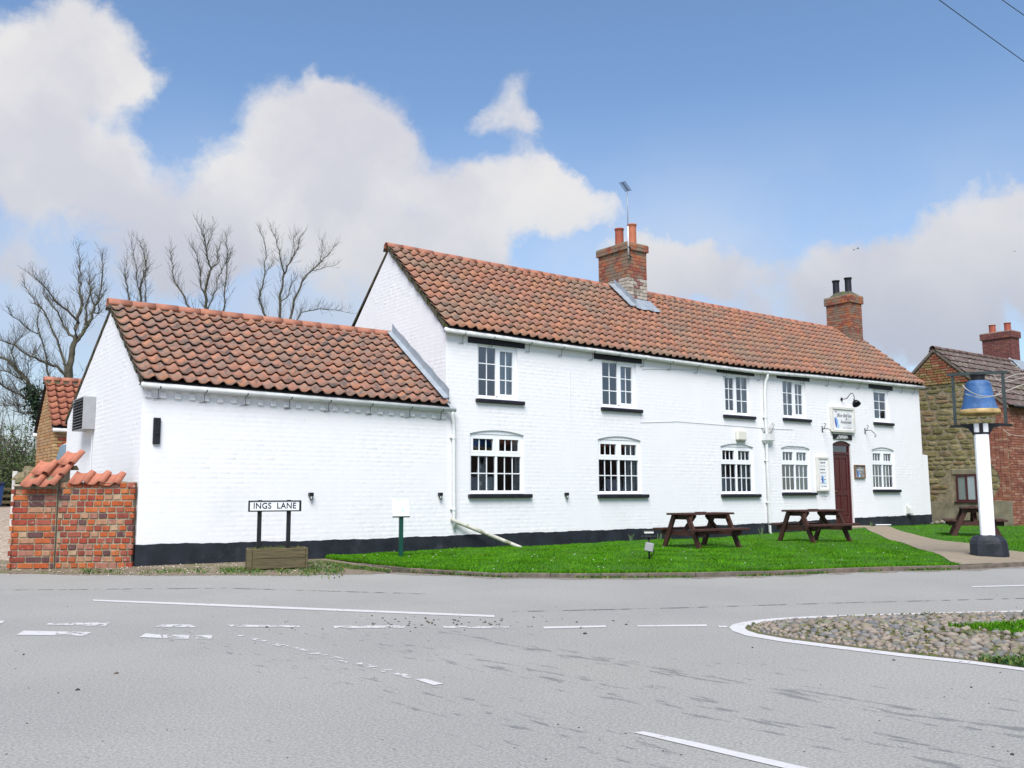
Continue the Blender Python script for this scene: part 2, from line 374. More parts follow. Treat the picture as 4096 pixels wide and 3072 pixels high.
def road_mat():
    m = bpy.data.materials.new('asphalt_worn'); m.use_nodes = True
    k = NT(m.node_tree)
    geo = k.n('ShaderNodeNewGeometry'); pos = geo.outputs['Position']
    big = k.noise(pos, 0.5, 5)
    c = k.mix(k.rng(big, 0.3, 0.7), (0.242, 0.232, 0.206), (0.292, 0.277, 0.242))
    c = k.mix(k.math('MULTIPLY', k.rng(k.noise(pos, 0.23, 4), 0.5, 0.72), 0.5), c, (0.27, 0.245, 0.205))
    fine = k.noise(pos, 60, 4, 0.75)
    c = k.mix(k.rng(fine, 0.25, 0.75), k.mix(0.42, c, (0.05, 0.05, 0.05)), k.mix(0.34, c, (0.62, 0.62, 0.61)))
    c = k.mix(k.math('MULTIPLY', k.rng(k.noise(pos, 30, 3, 0.7), 0.60, 0.68), 0.4), c, (0.10, 0.10, 0.10))
    # worn patches drawn out along the wheel tracks
    a, b = G(2000, 2570), G(4090, 2930)
    ang = math.atan2(b.y-a.y, b.x-a.x)
    mp = k.n('ShaderNodeMapping', vector_type='TEXTURE'); k.l(pos, mp.inputs[0])
    mp.inputs['Location'].default_value = (a.x, a.y, 0); mp.inputs['Rotation'].default_value = (0, 0, ang)
    sp = k.n('ShaderNodeSeparateXYZ'); k.l(mp.outputs[0], sp.inputs[0])
    sv = k.n('ShaderNodeVectorMath', operation='MULTIPLY'); k.l(mp.outputs[0], sv.inputs[0]); sv.inputs[1].default_value = (1.6, 7.0, 1.0)
    st = k.noise(sv.outputs[0], 1.9, 5, 0.62)
    tracks = None
    for off_, wd, amt in ((0.0, 0.16, 1.0), (-0.75, 0.30, 0.75), (0.55, 0.25, 0.35), (-1.75, 0.35, 0.6)):
        d = k.math('ABSOLUTE', k.math('SUBTRACT', sp.outputs['Y'], off_))
        t = k.rng(d, wd*1.8, wd*0.2, 0.0, amt)
        tracks = t if tracks is None else k.math('MAXIMUM', tracks, t)
    tracks = k.math('MULTIPLY', tracks, k.rng(sp.outputs['X'], -4.0, 1.0, 0.25, 1.0))
    thr = k.math('SUBTRACT', st, k.math('MULTIPLY', k.math('SUBTRACT', 1.0, tracks), 0.16))
    c = k.mix(k.math('MULTIPLY', k.rng(thr, 0.50, 0.57), 0.55), c, (0.085, 0.088, 0.095))
    bs = k.n('ShaderNodeBsdfPrincipled'); k.l(c, bs.inputs['Base Color'])
    bs.inputs['Roughness'].default_value = 0.85; bs.inputs['Specular IOR Level'].default_value = 0.25
    bp = k.n('ShaderNodeBump'); bp.inputs['Strength'].default_value = 0.35; bp.inputs['Distance'].default_value = 0.006
    k.l(fine, bp.inputs['Height']); k.l(bp.outputs[0], bs.inputs['Normal'])
    o = k.n('ShaderNodeOutputMaterial'); k.l(bs.outputs[0], o.inputs[0])
    return m


def paint_mat(name, lo, hi, ca=(0.44, 0.42, 0.41), cb=(0.60, 0.585, 0.575), sc=11):
    """road paint, worn through in places"""
    m = bpy.data.materials.new(name); m.use_nodes = True
    k = NT(m.node_tree)
    geo = k.n('ShaderNodeNewGeometry'); pos = geo.outputs['Position']
    bs = k.n('ShaderNodeBsdfPrincipled')
    c = k.mix(k.noise(pos, 30, 4), ca, cb)
    k.l(c, bs.inputs['Base Color']); bs.inputs['Roughness'].default_value = 0.7
    tr = k.n('ShaderNodeBsdfTransparent')
    sv = k.n('ShaderNodeVectorMath', operation='MULTIPLY'); k.l(pos, sv.inputs[0]); sv.inputs[1].default_value = (1, 1, 1)
    nz = k.noise(sv.outputs[0], sc, 7, 0.68)
    mx = k.n('ShaderNodeMixShader'); k.l(k.rng(nz, lo, hi), mx.inputs[0]); k.l(bs.outputs[0], mx.inputs[1]); k.l(tr.outputs[0], mx.inputs[2])
    o = k.n('ShaderNodeOutputMaterial'); k.l(mx.outputs[0], o.inputs[0])
    return m


ROAD = road_mat()
PAINT = paint_mat('road_paint', 0.60, 0.68)
GRIT = paint_mat('road_grit', 0.40, 0.62, (0.17, 0.14, 0.105), (0.30, 0.25, 0.19), 9)
SEAM = paint_mat('road_seam', 0.44, 0.56, (0.10, 0.10, 0.10), (0.14, 0.14, 0.135), 6)
PAINTW = paint_mat('road_paint_worn', 0.50, 0.58)
PAINTF = paint_mat('road_paint_faint', 0.42, 0.50)

# ------------------------------------------------------------------ object helpers


class MB:
    def __init__(self):
        self.v = []; self.f = []; self.r = []

    def add(self, vs, fs, rnd=None):
        b = len(self.v)
        self.v.extend([tuple(p) for p in vs])
        for q in fs:
            self.f.append(tuple(b+i for i in q))
            self.r.append(random.random() if rnd is None else rnd)
        return self

    def box(self, x0, x1, y0, y1, z0, z1, rnd=None):
        v = [(x0, y0, z0), (x1, y0, z0), (x1, y1, z0), (x0, y1, z0), (x0, y0, z1), (x1, y0, z1), (x1, y1, z1), (x0, y1, z1)]
        return self.add(v, [(0, 3, 2, 1), (4, 5, 6, 7), (0, 1, 5, 4), (1, 2, 6, 5), (2, 3, 7, 6), (3, 0, 4, 7)], random.random() if rnd is None else rnd)

    def cbox(self, x0, x1, y0, y1, z0, z1, c=0.006):
        """box with chamfered edges"""
        vs = []; fs = []
        xs, ys, zs = (x0, x1), (y0, y1), (z0, z1)
        idx = {}
        for i in (0, 1):
            for j in (0, 1):
                for k in (0, 1):
                    sx, sy, sz = (1-2*i)*c, (1-2*j)*c, (1-2*k)*c
                    for ax in range(3):
                        p = [xs[i]+sx, ys[j]+sy, zs[k]+sz]
                        p[ax] = (xs[i], ys[j], zs[k])[ax]
                        idx[(i, j, k, ax)] = len(vs); vs.append(p)
        I = lambda i, j, k, a: idx[(i, j, k, a)]
        for s in (0, 1):
            fs.append([I(s, a, b, 0) for a, b in ((0, 0), (1, 0), (1, 1), (0, 1))])
            fs.append([I(a, s, b, 1) for a, b in ((0, 0), (1, 0), (1, 1), (0, 1))])
            fs.append([I(a, b, s, 2) for a, b in ((0, 0), (1, 0), (1, 1), (0, 1))])
        for a in (0, 1):
            for b in (0, 1):
                fs.append([I(a, b, 0, 0), I(a, b, 1, 0), I(a, b, 1, 1), I(a, b, 0, 1)])
                fs.append([I(a, 0, b, 0), I(a, 1, b, 0), I(a, 1, b, 2), I(a, 0, b, 2)])
                fs.append([I(0, a, b, 1), I(1, a, b, 1), I(1, a, b, 2), I(0, a, b, 2)])
        for i in (0, 1):
            for j in (0, 1):
                for k in (0, 1):
                    fs.append([I(i, j, k, 0), I(i, j, k, 1), I(i, j, k, 2)])
        return self.add(vs, fs, random.random())

    def tube(self, pts, r, n=8, caps=True):
        pts = [Vector(p) for p in pts]
        rs = r if isinstance(r, (list, tuple)) else [r]*len(pts)
        rings = []; vs = []; fs = []
        up = Vector((0.13, 0.21, 1)).normalized()
        for i, p in enumerate(pts):
            a = pts[max(0, i-1)]; b = pts[min(len(pts)-1, i+1)]
            d = (b-a)
            d = d.normalized() if d.length > 1e-9 else Vector((0, 0, 1))
            s = d.cross(up)
            if s.length < 1e-3:
                s = d.cross(Vector((1, 0, 0)))
            s.normalize(); t = s.cross(d)
            rings.append(len(vs))
            for k in range(n):
                an = 2*math.pi*k/n
                vs.append(p + (s*math.cos(an)+t*math.sin(an))*rs[i])
        for i in range(len(pts)-1):
            for k in range(n):
                k2 = (k+1) % n
                fs.append((rings[i]+k, rings[i]+k2, rings[i+1]+k2, rings[i+1]+k))
        if caps:
            fs.append(tuple(range(n-1, -1, -1))); fs.append(tuple(rings[-1]+k for k in range(n)))
        return self.add(vs, fs, random.random())

    def lathe(self, prof, n=20, cx=0, cy=0, caps=False):
        vs = []; fs = []
        for (r, z) in prof:
            for k in range(n):
                a = 2*math.pi*k/n
                vs.append((cx+r*math.cos(a), cy+r*math.sin(a), z))
        for i in range(len(prof)-1):
            for k in range(n):
                k2 = (k+1) % n
                fs.append((i*n+k, i*n+k2, (i+1)*n+k2, (i+1)*n+k))
        if caps:
            fs.append(tuple(range(n-1, -1, -1))); fs.append(tuple((len(prof)-1)*n+k for k in range(n)))
        return self.add(vs, fs, random.random())

    def prism(self, poly, ax, a, b):
        """polygon (list of 2D) extruded along axis ax from a to b"""
        def pt(p, t):
            if ax == 0: return (t, p[0], p[1])
            if ax == 1: return (p[0], t, p[1])
            return (p[0], p[1], t)
        n = len(poly)
        vs = [pt(p, a) for p in poly]+[pt(p, b) for p in poly]
        fs = [tuple(range(n)), tuple(range(2*n-1, n-1, -1))]
        for i in range(n):
            j = (i+1) % n
            fs.append((i, i+n, j+n, j))
        return self.add(vs, fs, random.random())

    def beam(self, a, b, w_, h_, up=(0, 0, 1)):
        """rectangular bar from a to b"""
        a, b = Vector(a), Vector(b); d = (b-a).normalized(); upv = Vector(up)
        s = d.cross(upv)
        if s.length < 1e-4: s = d.cross(Vector((1, 0, 0)))
        s.normalize(); t = s.cross(d).normalized()
        vs = []
        for p in (a, b):
            for (i, j) in ((-1, -1), (1, -1), (1, 1), (-1, 1)):
                vs.append(p + s*(i*w_/2) + t*(j*h_/2))
        return self.add(vs, [(0, 1, 2, 3), (7, 6, 5, 4), (0, 4, 5, 1), (1, 5, 6, 2), (2, 6, 7, 3), (3, 7, 4, 0)], random.random())

    def mesh(self, name, mat, smooth=False):
        me = bpy.data.meshes.new(name)
        me.from_pydata(self.v, [], self.f)
        if mat: me.materials.append(mat)
        at = me.attributes.new('rnd', 'FLOAT', 'FACE')
        at.data.foreach_set('value', self.r)
        if smooth: me.polygons.foreach_set('use_smooth', [True]*len(me.polygons))
        me.update()
        return me

    def build(self, name, mat, parent=None, smooth=False, fix=True):
        me = self.mesh(name, mat, smooth)
        if fix: fixn(me)
        return link(name, me, parent)


def fixn(me):
    import bmesh
    bm = bmesh.new(); bm.from_mesh(me)
    bmesh.ops.recalc_face_normals(bm, faces=bm.faces)
    bm.to_mesh(me); bm.free()


def link(name, me, parent=None, loc=None, rot=None, scale=None):
    o = bpy.data.objects.new(name, me)
    COL.objects.link(o)
    if parent is not None: o.parent = parent
    if loc is not None: o.location = loc
    if rot is not None: o.rotation_euler = rot
    if scale is not None: o.scale = scale
    return o


def thing(name, label, cat, loc=(0, 0, 0), rz=0.0, group=None):
    o = bpy.data.objects.new(name, None); COL.objects.link(o)
    o.location = loc; o.rotation_euler = (0, 0, rz); o.empty_display_size = 0.2
    return tag(o, label, cat, group)


def tag(o, label=None, cat=None, group=None, kind=None):
    if label: o['label'] = label
    if cat: o['category'] = cat
    if group: o['group'] = group
    if kind: o['kind'] = kind
    return o


def fast(name, V, Fc, mat, rnd=None, parent=None, smooth=False):
    """V (n,3), Fc (m,3 or 4) numpy arrays"""
    me = bpy.data.meshes.new(name)
    n, k = Fc.shape
    me.vertices.add(len(V)); me.vertices.foreach_set('co', np.ascontiguousarray(V, dtype=np.float32).ravel())
    me.loops.add(n*k); me.loops.foreach_set('vertex_index', np.ascontiguousarray(Fc, dtype=np.int32).ravel())
    me.polygons.add(n); me.polygons.foreach_set('loop_start', np.arange(0, n*k, k, dtype=np.int32))
    me.polygons.foreach_set('loop_total', np.full(n, k, dtype=np.int32))
    if smooth: me.polygons.foreach_set('use_smooth', np.ones(n, dtype=bool))
    me.materials.append(mat)
    at = me.attributes.new('rnd', 'FLOAT', 'FACE')
    at.data.foreach_set('value', np.ascontiguousarray(rnd if rnd is not None else rng.random(n), dtype=np.float32))
    me.update(calc_edges=True); me.validate()
    return link(name, me, parent)


def text(body, size, mat, name, parent, loc, rot, shear=0.0, align='CENTER', ext=0.0015, sx=1.0, space=1.0, bold=0.0):
    cu = bpy.data.curves.new('t', 'FONT'); cu.body = body; cu.size = size; cu.shear = shear
    cu.align_x = align; cu.align_y = 'CENTER'; cu.extrude = ext; cu.space_character = space; cu.offset = bold
    to = bpy.data.objects.new('t', cu); COL.objects.link(to)
    bpy.context.view_layer.update()
    me = bpy.data.meshes.new_from_object(to.evaluated_get(bpy.context.evaluated_depsgraph_get()))
    bpy.data.objects.remove(to)
    me.materials.clear(); me.materials.append(mat)
    return link(name, me, parent, loc, rot, (sx, 1, 1))


def lerp_pts(x, pts):
    return float(np.interp(x, [p[0] for p in pts], [p[1] for p in pts]))

# ================================================================== the setting
KZ = 0.07                                                # top of the low edging
KERB = [G(1250, 2233, .03), G(1400, 2254, .04), G(1570, 2278, .05), G(2000, 2290, KZ), G(2400, 2292, KZ), G(2777, 2289, KZ), G(3050, 2283, KZ), G(3300, 2273, KZ), G(3560, 2265, KZ),
        G(3830, 2260, KZ), G(4096, 2247, KZ)]
d_ = (KERB[-1]-KERB[-2]).normalized()
KERB += [KERB[-1]+d_*4, KERB[-1]+d_*12+Vector((2, 0, 0)), KERB[-1]+d_*30+Vector((8, 0, 0))]
for i_ in range(1, len(KERB)):
    KERB[i_].x = max(KERB[i_].x, KERB[i_-1].x+.04)
KX = [p.x for p in KERB]; KY = [p.y for p in KERB]


def kerb_y(x):
    return float(np.interp(x, KX, KY))


def sstep(a, b, x):
    t = min(1, max(0, (x-a)/(b-a)))
    return t*t*(3-2*t)


def ground_z(x, y):
    """height of lawn and path"""
    d = y-kerb_y(x)
    return KZ-0.01 + 0.055*sstep(0, 1.2, d) + 0.10*sstep(19, 25, x)*sstep(-5.5, 0, y) + 0.012*math.sin(x*1.3+y)*sstep(0, 1, d)


# far ground under everything
g = MB(); g.add([(-400, -400, -.06), (500, -400, -.06), (500, 600, -.06), (-400, 600, -.06)], [(0, 1, 2, 3)])
tag(g.build('ground', FIELD), kind='structure')

# road: from the edge line towards and past the camera
EDGE = [Vector((-30, 36, 0)), G(60, 2292), G(550, 2297), G(1200, 2299), G(1570, 2290)] + [Vector((p.x-.02, p.y-.07, 0)) for p in KERB[3:]]
rv = []; rf = []
for p in EDGE:
    rv += [(p.x, p.y, 0.0), (p.x-6, p.y-60, 0.0)]
for i in range(len(EDGE)-1):
    rf.append((2*i, 2*i+1, 2*i+3, 2*i+2))
road = tag(MB().add(rv, rf).build('road', ROAD), kind='structure')

# verge of dirt and gravel between the road and the wing, and under the garden wall
vv = MB()
north = [Vector((-30, 40, .3)), Vector((2.2, 3.2, .12)), Vector((4.4, 0.15, .085)), Vector((6.6, 0.1, .06)), Vector((9.0, 0.1, .05))]
south = [Vector((-30.2, 36, .004)), G(60, 2293, .004), G(550, 2299, .004), G(1200, 2301, .004), G(1580, 2291, .004)]
nn = 40
VA, VB = [], []
for i in range(nn+1):
    t = i/nn*(len(north)-1); k = min(int(t), len(north)-2); u = t-k
    a = north[k].lerp(north[k+1], u); b = south[k].lerp(south[k+1], u)
    b = b + Vector((0.4, -.45, 0)).normalized()*(0.04*math.sin(i*3.1)+0.03*math.sin(i*7.7))
    VA.append(a); VB.append(b)
for i in range(nn):
    vv.add([VA[i], VA[i+1], VB[i+1], VB[i]], [(0, 1, 2, 3)])
verge = tag(vv.build('verge', DIRT), kind='structure')

# gravel drive rising behind the garden wall
gd = MB()
ys = [1.75, 2.5, 4, 6, 9, 13, 18, 26, 60]


def drive_z(y):
    return 0.065 + 0.098*max(0, min(y, 11)-2.2)


for i in range(len(ys)-1):
    xa = lambda y: -26 if y > 3.9 else np.interp(y, [1.75, 3.9], [2.4, .5]); xb = 4.27 if ys[i] < 6 else 14
    gd.add([(xa(ys[i]), ys[i], drive_z(ys[i])), (xb, ys[i], drive_z(ys[i])), (xb, ys[i+1], drive_z(ys[i+1])), (xa(ys[i+1]), ys[i+1], drive_z(ys[i+1]))], [(0, 1, 2, 3)])
drive = tag(gd.build('gravel_drive', GRAVEL), kind='structure')
# loose stones on the drive and the verge
P = []; R = []
for i in range(5200):
    if i < 3200:
        y = random.uniform(1.8, 9); x = random.uniform(0.2, 4.2); z = drive_z(y)
        q = XP(0, 0, x) if False else None
        if y < 2.6 and x > 4.25-y*.75: pass
    else:
        t = random.random()*.5+.05 if random.random() < .6 else random.random()*.3+.5; k = int(t*nn); a, b = VA[k], VB[k]
        if random.random() < .55: continue
        p = a.lerp(b, random.uniform(.05, 1.02)); x, y, z = p.x+random.uniform(-.3, .3), p.y, p.z
    s = random.uniform(.008, .024)
    P.append((x, y, z, s))
P = np.array(P)
oct_v = np.array([(1, 0, 0), (-.9, .2, 0), (0, 1, 0), (.1, -1, 0), (0, 0, .6), (0, 0, -.5)])
oct_f = np.array([(0, 2, 4), (2, 1, 4), (1, 3, 4), (3, 0, 4), (2, 0, 5), (1, 2, 5), (3, 1, 5), (0, 3, 5)])


def scatter_oct(name, P, mat, parent=None):
    n = len(P)
    an = rng.random(n)*6.28
    ca, sa = np.cos(an), np.sin(an)
    V = np.zeros((n, 6, 3))
    st = .7+.7*rng.random(n)
    for j in range(6):
        x, y, z = oct_v[j]
        V[:, j, 0] = P[:, 0]+P[:, 3]*(x*st*ca-y*sa); V[:, j, 1] = P[:, 1]+P[:, 3]*(x*st*sa+y*ca); V[:, j, 2] = P[:, 2]+P[:, 3]*z
    Fc = (oct_f[None]+6*np.arange(n)[:, None, None]).reshape(-1, 3)
    return fast(name, V.reshape(-1, 3), Fc, mat, np.repeat(rng.random(n), 8), parent)


STONES = MAT('loose_stone', rnd='attr', cols=[(0.36, 0.29, 0.22), (0.46, 0.40, 0.33), (0.25, 0.19, 0.14), (0.30, 0.24, 0.20), (0.52, 0.47, 0.42)], rough=0.9, var=0.1)
CLOD = MAT('dry_mud', rnd='attr', cols=[(0.05, 0.04, 0.035), (0.09, 0.07, 0.055), (0.13, 0.10, 0.08), (0.06, 0.05, 0.04)], rough=0.95, var=0.1)
tag(scatter_oct('loose_gravel', P, STONES), 'loose tan gravel scattered over the drive and verge', 'gravel', kind='stuff')
# crumbs of mud and leaf litter on the carriageway
P = []
for i in range(75):
    px, py = random.gauss(1750, 300), random.gauss(2492, 14)
    p = G(px, py); P.append((p.x, p.y, .003, random.uniform(.007, .018)))
for i in range(90):
    px, py = random.uniform(0, 4096), random.uniform(2330, 3050)
    p = G(px, py); P.append((p.x, p.y, .002, random.uniform(.003, .008)))
for (px, py, s) in ((465, 2695, .020), (310, 2761, .017), (95, 2620, .015), (2340, 2536, .022), (3010, 2592, .012), (3575, 2642, .016), (3885, 2751, .010), (4050, 3020, .012)):
    p = G(px, py); P.append((p.x, p.y, .004, s))
tag(scatter_oct('road_litter', np.array(P), CLOD), 'small crumbs of mud and leaf litter on the road', 'litter', kind='stuff')


def drape(name, px_quads, mat, z, parent):
    m = MB()
    for q in px_quads:
        pts = [G(*p) for p in q]
        m.add([(p.x, p.y, z) for p in pts], [tuple(range(len(pts)))])
    return m.build(name, mat, parent)


def mark(poly, mat=PAINT):
    return drape('road_marking', [poly], mat, 0.004, road)


mark([(370, 2399), (900, 2418.5), (1978, 2462), (1978, 2470), (900, 2427), (375, 2405)])
mark([(-60, 2486), (19, 2484), (8, 2494), (-60, 2496)])
mark([(195, 2494), (440, 2491), (420, 2506), (183, 2500)], PAINTW)
mark([(66, 2541), (95, 2524), (230, 2527), (220, 2543)])
mark([(232, 2527), (367, 2530), (342, 2545), (222, 2543)], PAINTW)
mark([(617, 2509), (652, 2499), (760, 2499), (787, 2511)], PAINTW)
mark([(557, 2550), (582, 2535), (640, 2540), (650, 2554)])
mark([(650, 2541), (758, 2541), (755, 2557), (655, 2555)], PAINTW)
mark([(780, 2542), (850, 2542), (845, 2558), (785, 2558)], PAINTW)
mark([(908, 2500), (1100, 2502), (1198, 2504), (1198, 2511), (1060, 2510), (925, 2508)], PAINTW)
mark([(1335, 2505), (1623, 2503), (1618, 2513), (1337, 2514)], PAINTW)
mark([(1768, 2505), (2037, 2508), (2035, 2515), (1775, 2514)], PAINTW)
mark([(2172, 2508), (2423, 2503), (2425, 2510), (2178, 2516)])
mark([(2548, 2503), (2826, 2499), (2828, 2507), (2552, 2508)])
mark([(2874, 2505), (2908, 2505), (2908, 2511), (2876, 2511)])
mark([(899, 2533), (940, 2535), (1300, 2617), (1655, 2701), (1640, 2717), (1270, 2625)], PAINTF)
mark([(1660, 2719), (1700, 2717), (1775, 2737), (1735, 2743)])
mark([(2531, 2932), (2575, 2928), (2800, 2975), (3240, 3076), (3400, 3110), (3300, 3110), (3130, 3074), (2700, 2972)])
mark([(3885, 2346), (4300, 2335), (4300, 2340), (3890, 2350)])
drape('tarmac_seam', [[(2050, 2446), (2700, 2431), (3300, 2413), (4200, 2390), (4200, 2392), (3300, 2415), (2700, 2433.5), (2050, 2448.5)]], SEAM, 0.003, road)
drape('tarmac_seam', [[(0, 2360), (900, 2352), (1700, 2375), (1700, 2377), (900, 2354), (0, 2362)]], SEAM, 0.003, road)
gm = MB()
for i in range(1, len(EDGE)-2):
    a, b = EDGE[i], EDGE[i+1]; n_ = Vector((-(b-a).y, (b-a).x, 0)).normalized()*-1
    for k in range(6):
        p, q = a.lerp(b, k/6), a.lerp(b, (k+1)/6); w0, w1 = .22+.10*math.sin(i*3+k*1.3), .22+.10*math.sin(i*3+(k+1)*1.3)
        if k == 5: w1 = .22+.10*math.sin((i+1)*3)
        gm.add([(p.x, p.y, .0035), (q.x, q.y, .0035), (q.x+n_.x*w1, q.y+n_.y*w1, .0035), (p.x+n_.x*w0, p.y+n_.y*w0, .0035)], [(0, 1, 2, 3)])
gm.build('edge_grit', GRIT, road)

# ------------------------------------------------------------------ cobbled traffic island
OUT = [(3931, 2447), (3710, 2452), (3438, 2460), (3250, 2466), (3100, 2474), (3030, 2481), (2975, 2489), (2932, 2499), (2917, 2510), (2930, 2525), (2985, 2544), (3120, 2567), (3330, 2594), (3600, 2627), (3890, 2658), (4096, 2685)]
INN = [(3931, 2453), (3710, 2458), (3438, 2467), (3250, 2474), (3110, 2483), (3060, 2490), (3015, 2498), (2985, 2507), (2980, 2514), (2990, 2523), (3030, 2536), (3140, 2556), (3340, 2582), (3610, 2615), (3895, 2646), (4096, 2673)]
OUTW = [G(*p) for p in OUT]; INW = [G(*p) for p in INN]


def extend(L):
    a = (L[0]-L[1]).normalized(); b = (L[-1]-L[-2]).normalized()
    return [L[0]+a*7] + L + [L[-1]+b*6]


OUTW, INW = extend(OUTW), extend(INW)
m = MB()
for i in range(len(OUTW)-1):
    m.add([(p.x, p.y, .004) for p in (OUTW[i], OUTW[i+1], INW[i+1], INW[i])], [(0, 1, 2, 3)])
m.build('road_marking', PAINT, road)
ISL = [(p.x, p.y) for p in INW]
ISL_A = np.array(ISL)


def in_poly(x, y, poly):
    c = False; n = len(poly); j = n-1
    for i in range(n):
        xi, yi = poly[i]; xj, yj = poly[j]
        if (yi > y) != (yj > y) and x < (xj-xi)*(y-yi)/(yj-yi)+xi: c = not c
        j = i
    return c


def poly_dist(x, y, poly, closed=False):
    d = 1e9
    for i in range(len(poly)-(0 if closed else 1)):
        ax, ay = poly[i]; bx_, by = poly[(i+1) % len(poly)]
        dx, dy = bx_-ax, by-ay; L = dx*dx+dy*dy
        t = 0 if L == 0 else max(0, min(1, ((x-ax)*dx+(y-ay)*dy)/L))
        d = min(d, math.hypot(x-ax-t*dx, y-ay-t*dy))
    return d


def isl_z(x, y):
    return 0.008+0.03*sstep(0, .9, poly_dist(x, y, ISL))


# earth body of the island: rings stepping inwards from the painted line
cxy = np.array([(9.6, -12.6)])
rings = []
N = len(ISL)
iv = []; iff = []
for k in range(9):
    t = k/8
    for (x, y) in ISL:
        xx, yy = x+(9.9-x)*t, y+(-12.5-y)*t
        iv.append((xx, yy, isl_z(xx, yy) if k else .006))
for k in range(8):
    for i in range(N-1):
        iff.append((k*N+i, k*N+i+1, (k+1)*N+i+1, (k+1)*N+i))
SOILI = MAT('island_earth', (0.13, 0.105, 0.07), 0.95, 0.4, 14, bump=0.7, bscale=60, stain=[((0.09, 0.12, 0.02), 5.0, 0.46, 0.6, 0.8), ((0.26, 0.22, 0.18), 40, 0.60, 0.68, 0.6)])
island = tag(MB().add(iv, iff).build('traffic_island', SOILI), kind='structure')
GR_PX = [(3640, 2497), (3700, 2490), (3800, 2487), (3960, 2483), (4096, 2474), (4400, 2466), (4500, 2575), (4096, 2548), (4000, 2546), (3900, 2530), (3760, 2512)]
GRP = [(G(*p, .08).x, G(*p, .08).y) for p in GR_PX]


def cobble_mesh(seed):
    r = random.Random(seed)
    import bmesh
    bm = bmesh.new()
    bmesh.ops.create_icosphere(bm, subdivisions=2 if seed < 0 else 1, radius=1.0)
    for v in bm.verts:
        n = 1 + .16*math.sin(v.co.x*2.3+seed)+.12*math.sin(v.co.y*3.1+seed*2.1)+r.uniform(-.06, .06)
        v.co = Vector((v.co.x*n, v.co.y*n*.78, v.co.z*n*.62))
    me = bpy.data.meshes.new('cobble'); bm.to_mesh(me); bm.free()
    me.polygons.foreach_set('use_smooth', [True]*len(me.polygons))
    me.materials.append(COBBLE)
    return me


def in_view(x, y, z=0.1):
    d = Vector((x, y, z))-Vector(CAM); f_ = d.dot(Vector(CF))
    if f_ < .2: return False
    a = d.dot(Vector(CR))/f_*FPX+2048; b = 1536-d.dot(Vector(CU))/f_*FPX
    return -60 < a < 4160 and -60 < b < 3130


CM = [cobble_mesh(i) for i in range(6)]
cob = []
tries = 0
grid = {}
while tries < 100000 and len(cob) < 1500:
    tries += 1
    x = random.uniform(6.6, 12.5); y = random.uniform(-14.6, -10.4)
    if not in_poly(x, y, ISL+[(14, -13)]): continue
    if not in_view(x, y): continue
    edge = poly_dist(x, y, ISL)
    if edge < .05: continue
    if in_poly(x, y, GRP) and random.random() < .97: continue
    s = random.choice((random.uniform(.042, .068), random.uniform(.03, .048))) if edge > .22 and tries < 60000 else random.uniform(.016, .034)
    key = (int(x/.2), int(y/.2)); bad = False
    for i in (-1, 0, 1):
        for j in (-1, 0, 1):
            for (qx, qy, qs) in grid.get((key[0]+i, key[1]+j), ()):
                if math.hypot(qx-x, qy-y) < (qs+s)*.84: bad = True
    if bad: continue
    grid.setdefault(key, []).append((x, y, s))
    cob.append((x, y, s))


cob.sort(key=lambda c: -c[2]/math.hypot(c[0]-CAM[0], c[1]-CAM[1]))
rest = []
for i, (x, y, s) in enumerate(cob):
    z = isl_z(x, y)
    if i < 300:
        o = link('cobble', CM[i % 6], island, (x, y, z+s*.10), (random.uniform(-.2, .2), random.uniform(-.2, .2), random.uniform(0, 6.28)),
                 (s*random.uniform(1, 1.35), s*random.uniform(.9, 1.1), s*random.uniform(.75, 1.0)))
    else:
        rest.append((x, y, z+s*.08, s))
if rest:
    P = np.array(rest); n = len(P)
    me0 = CM[0]; v0 = np.array([v.co[:] for v in me0.vertices]); f0 = np.array([p.vertices[:] for p in me0.polygons])
    an = rng.random(n)*6.28; ca, sa = np.cos(an)[:, None], np.sin(an)[:, None]
    V = np.stack([P[:, :1]+P[:, 3:]*(v0[None, :, 0]*1.15*ca-v0[None, :, 1]*sa), P[:, 1:2]+P[:, 3:]*(v0[None, :, 0]*1.15*sa+v0[None, :, 1]*ca), P[:, 2:3]+P[:, 3:]*v0[None, :, 2]], -1).reshape(-1, 3)
    Fc = (f0[None]+len(v0)*np.arange(n)[:, None, None]).reshape(-1, 3)
    tag(fast('far_cobbles', V, Fc, COBBLEA, np.repeat(rng.random(n), len(f0)), island, True), kind='stuff')


# ------------------------------------------------------------------ grass
def blades(name, P, H, mat, wd=0.006, lean=0.5):
    """P (n,3) roots, H (n,) heights: two-quad bent blades as triangles"""
    n = len(P)
    an = rng.random(n)*6.28; la = rng.random(n)*6.28; le = H*lean*rng.random(n)
    c, s = np.cos(an), np.sin(an)
    wv = wd*(.7+.6*rng.random(n))
    V = np.zeros((n, 5, 3))
    for j, (t, ww) in enumerate(((0, -1), (0, 1), (.55, -.75), (.55, .75), (1, 0))):
        V[:, j, 0] = P[:, 0]+c*wv*ww+np.cos(la)*le*t*t
        V[:, j, 1] = P[:, 1]+s*wv*ww+np.sin(la)*le*t*t
        V[:, j, 2] = P[:, 2]+H*t*(1-.15*t)
    tri = np.array([(0, 1, 2), (1, 3, 2), (2, 3, 4)])
    Fc = (tri[None]+5*np.arange(n)[:, None, None]).reshape(-1, 3)
    return fast(name, V.reshape(-1, 3), Fc, mat, np.repeat(rng.random(n), 3))


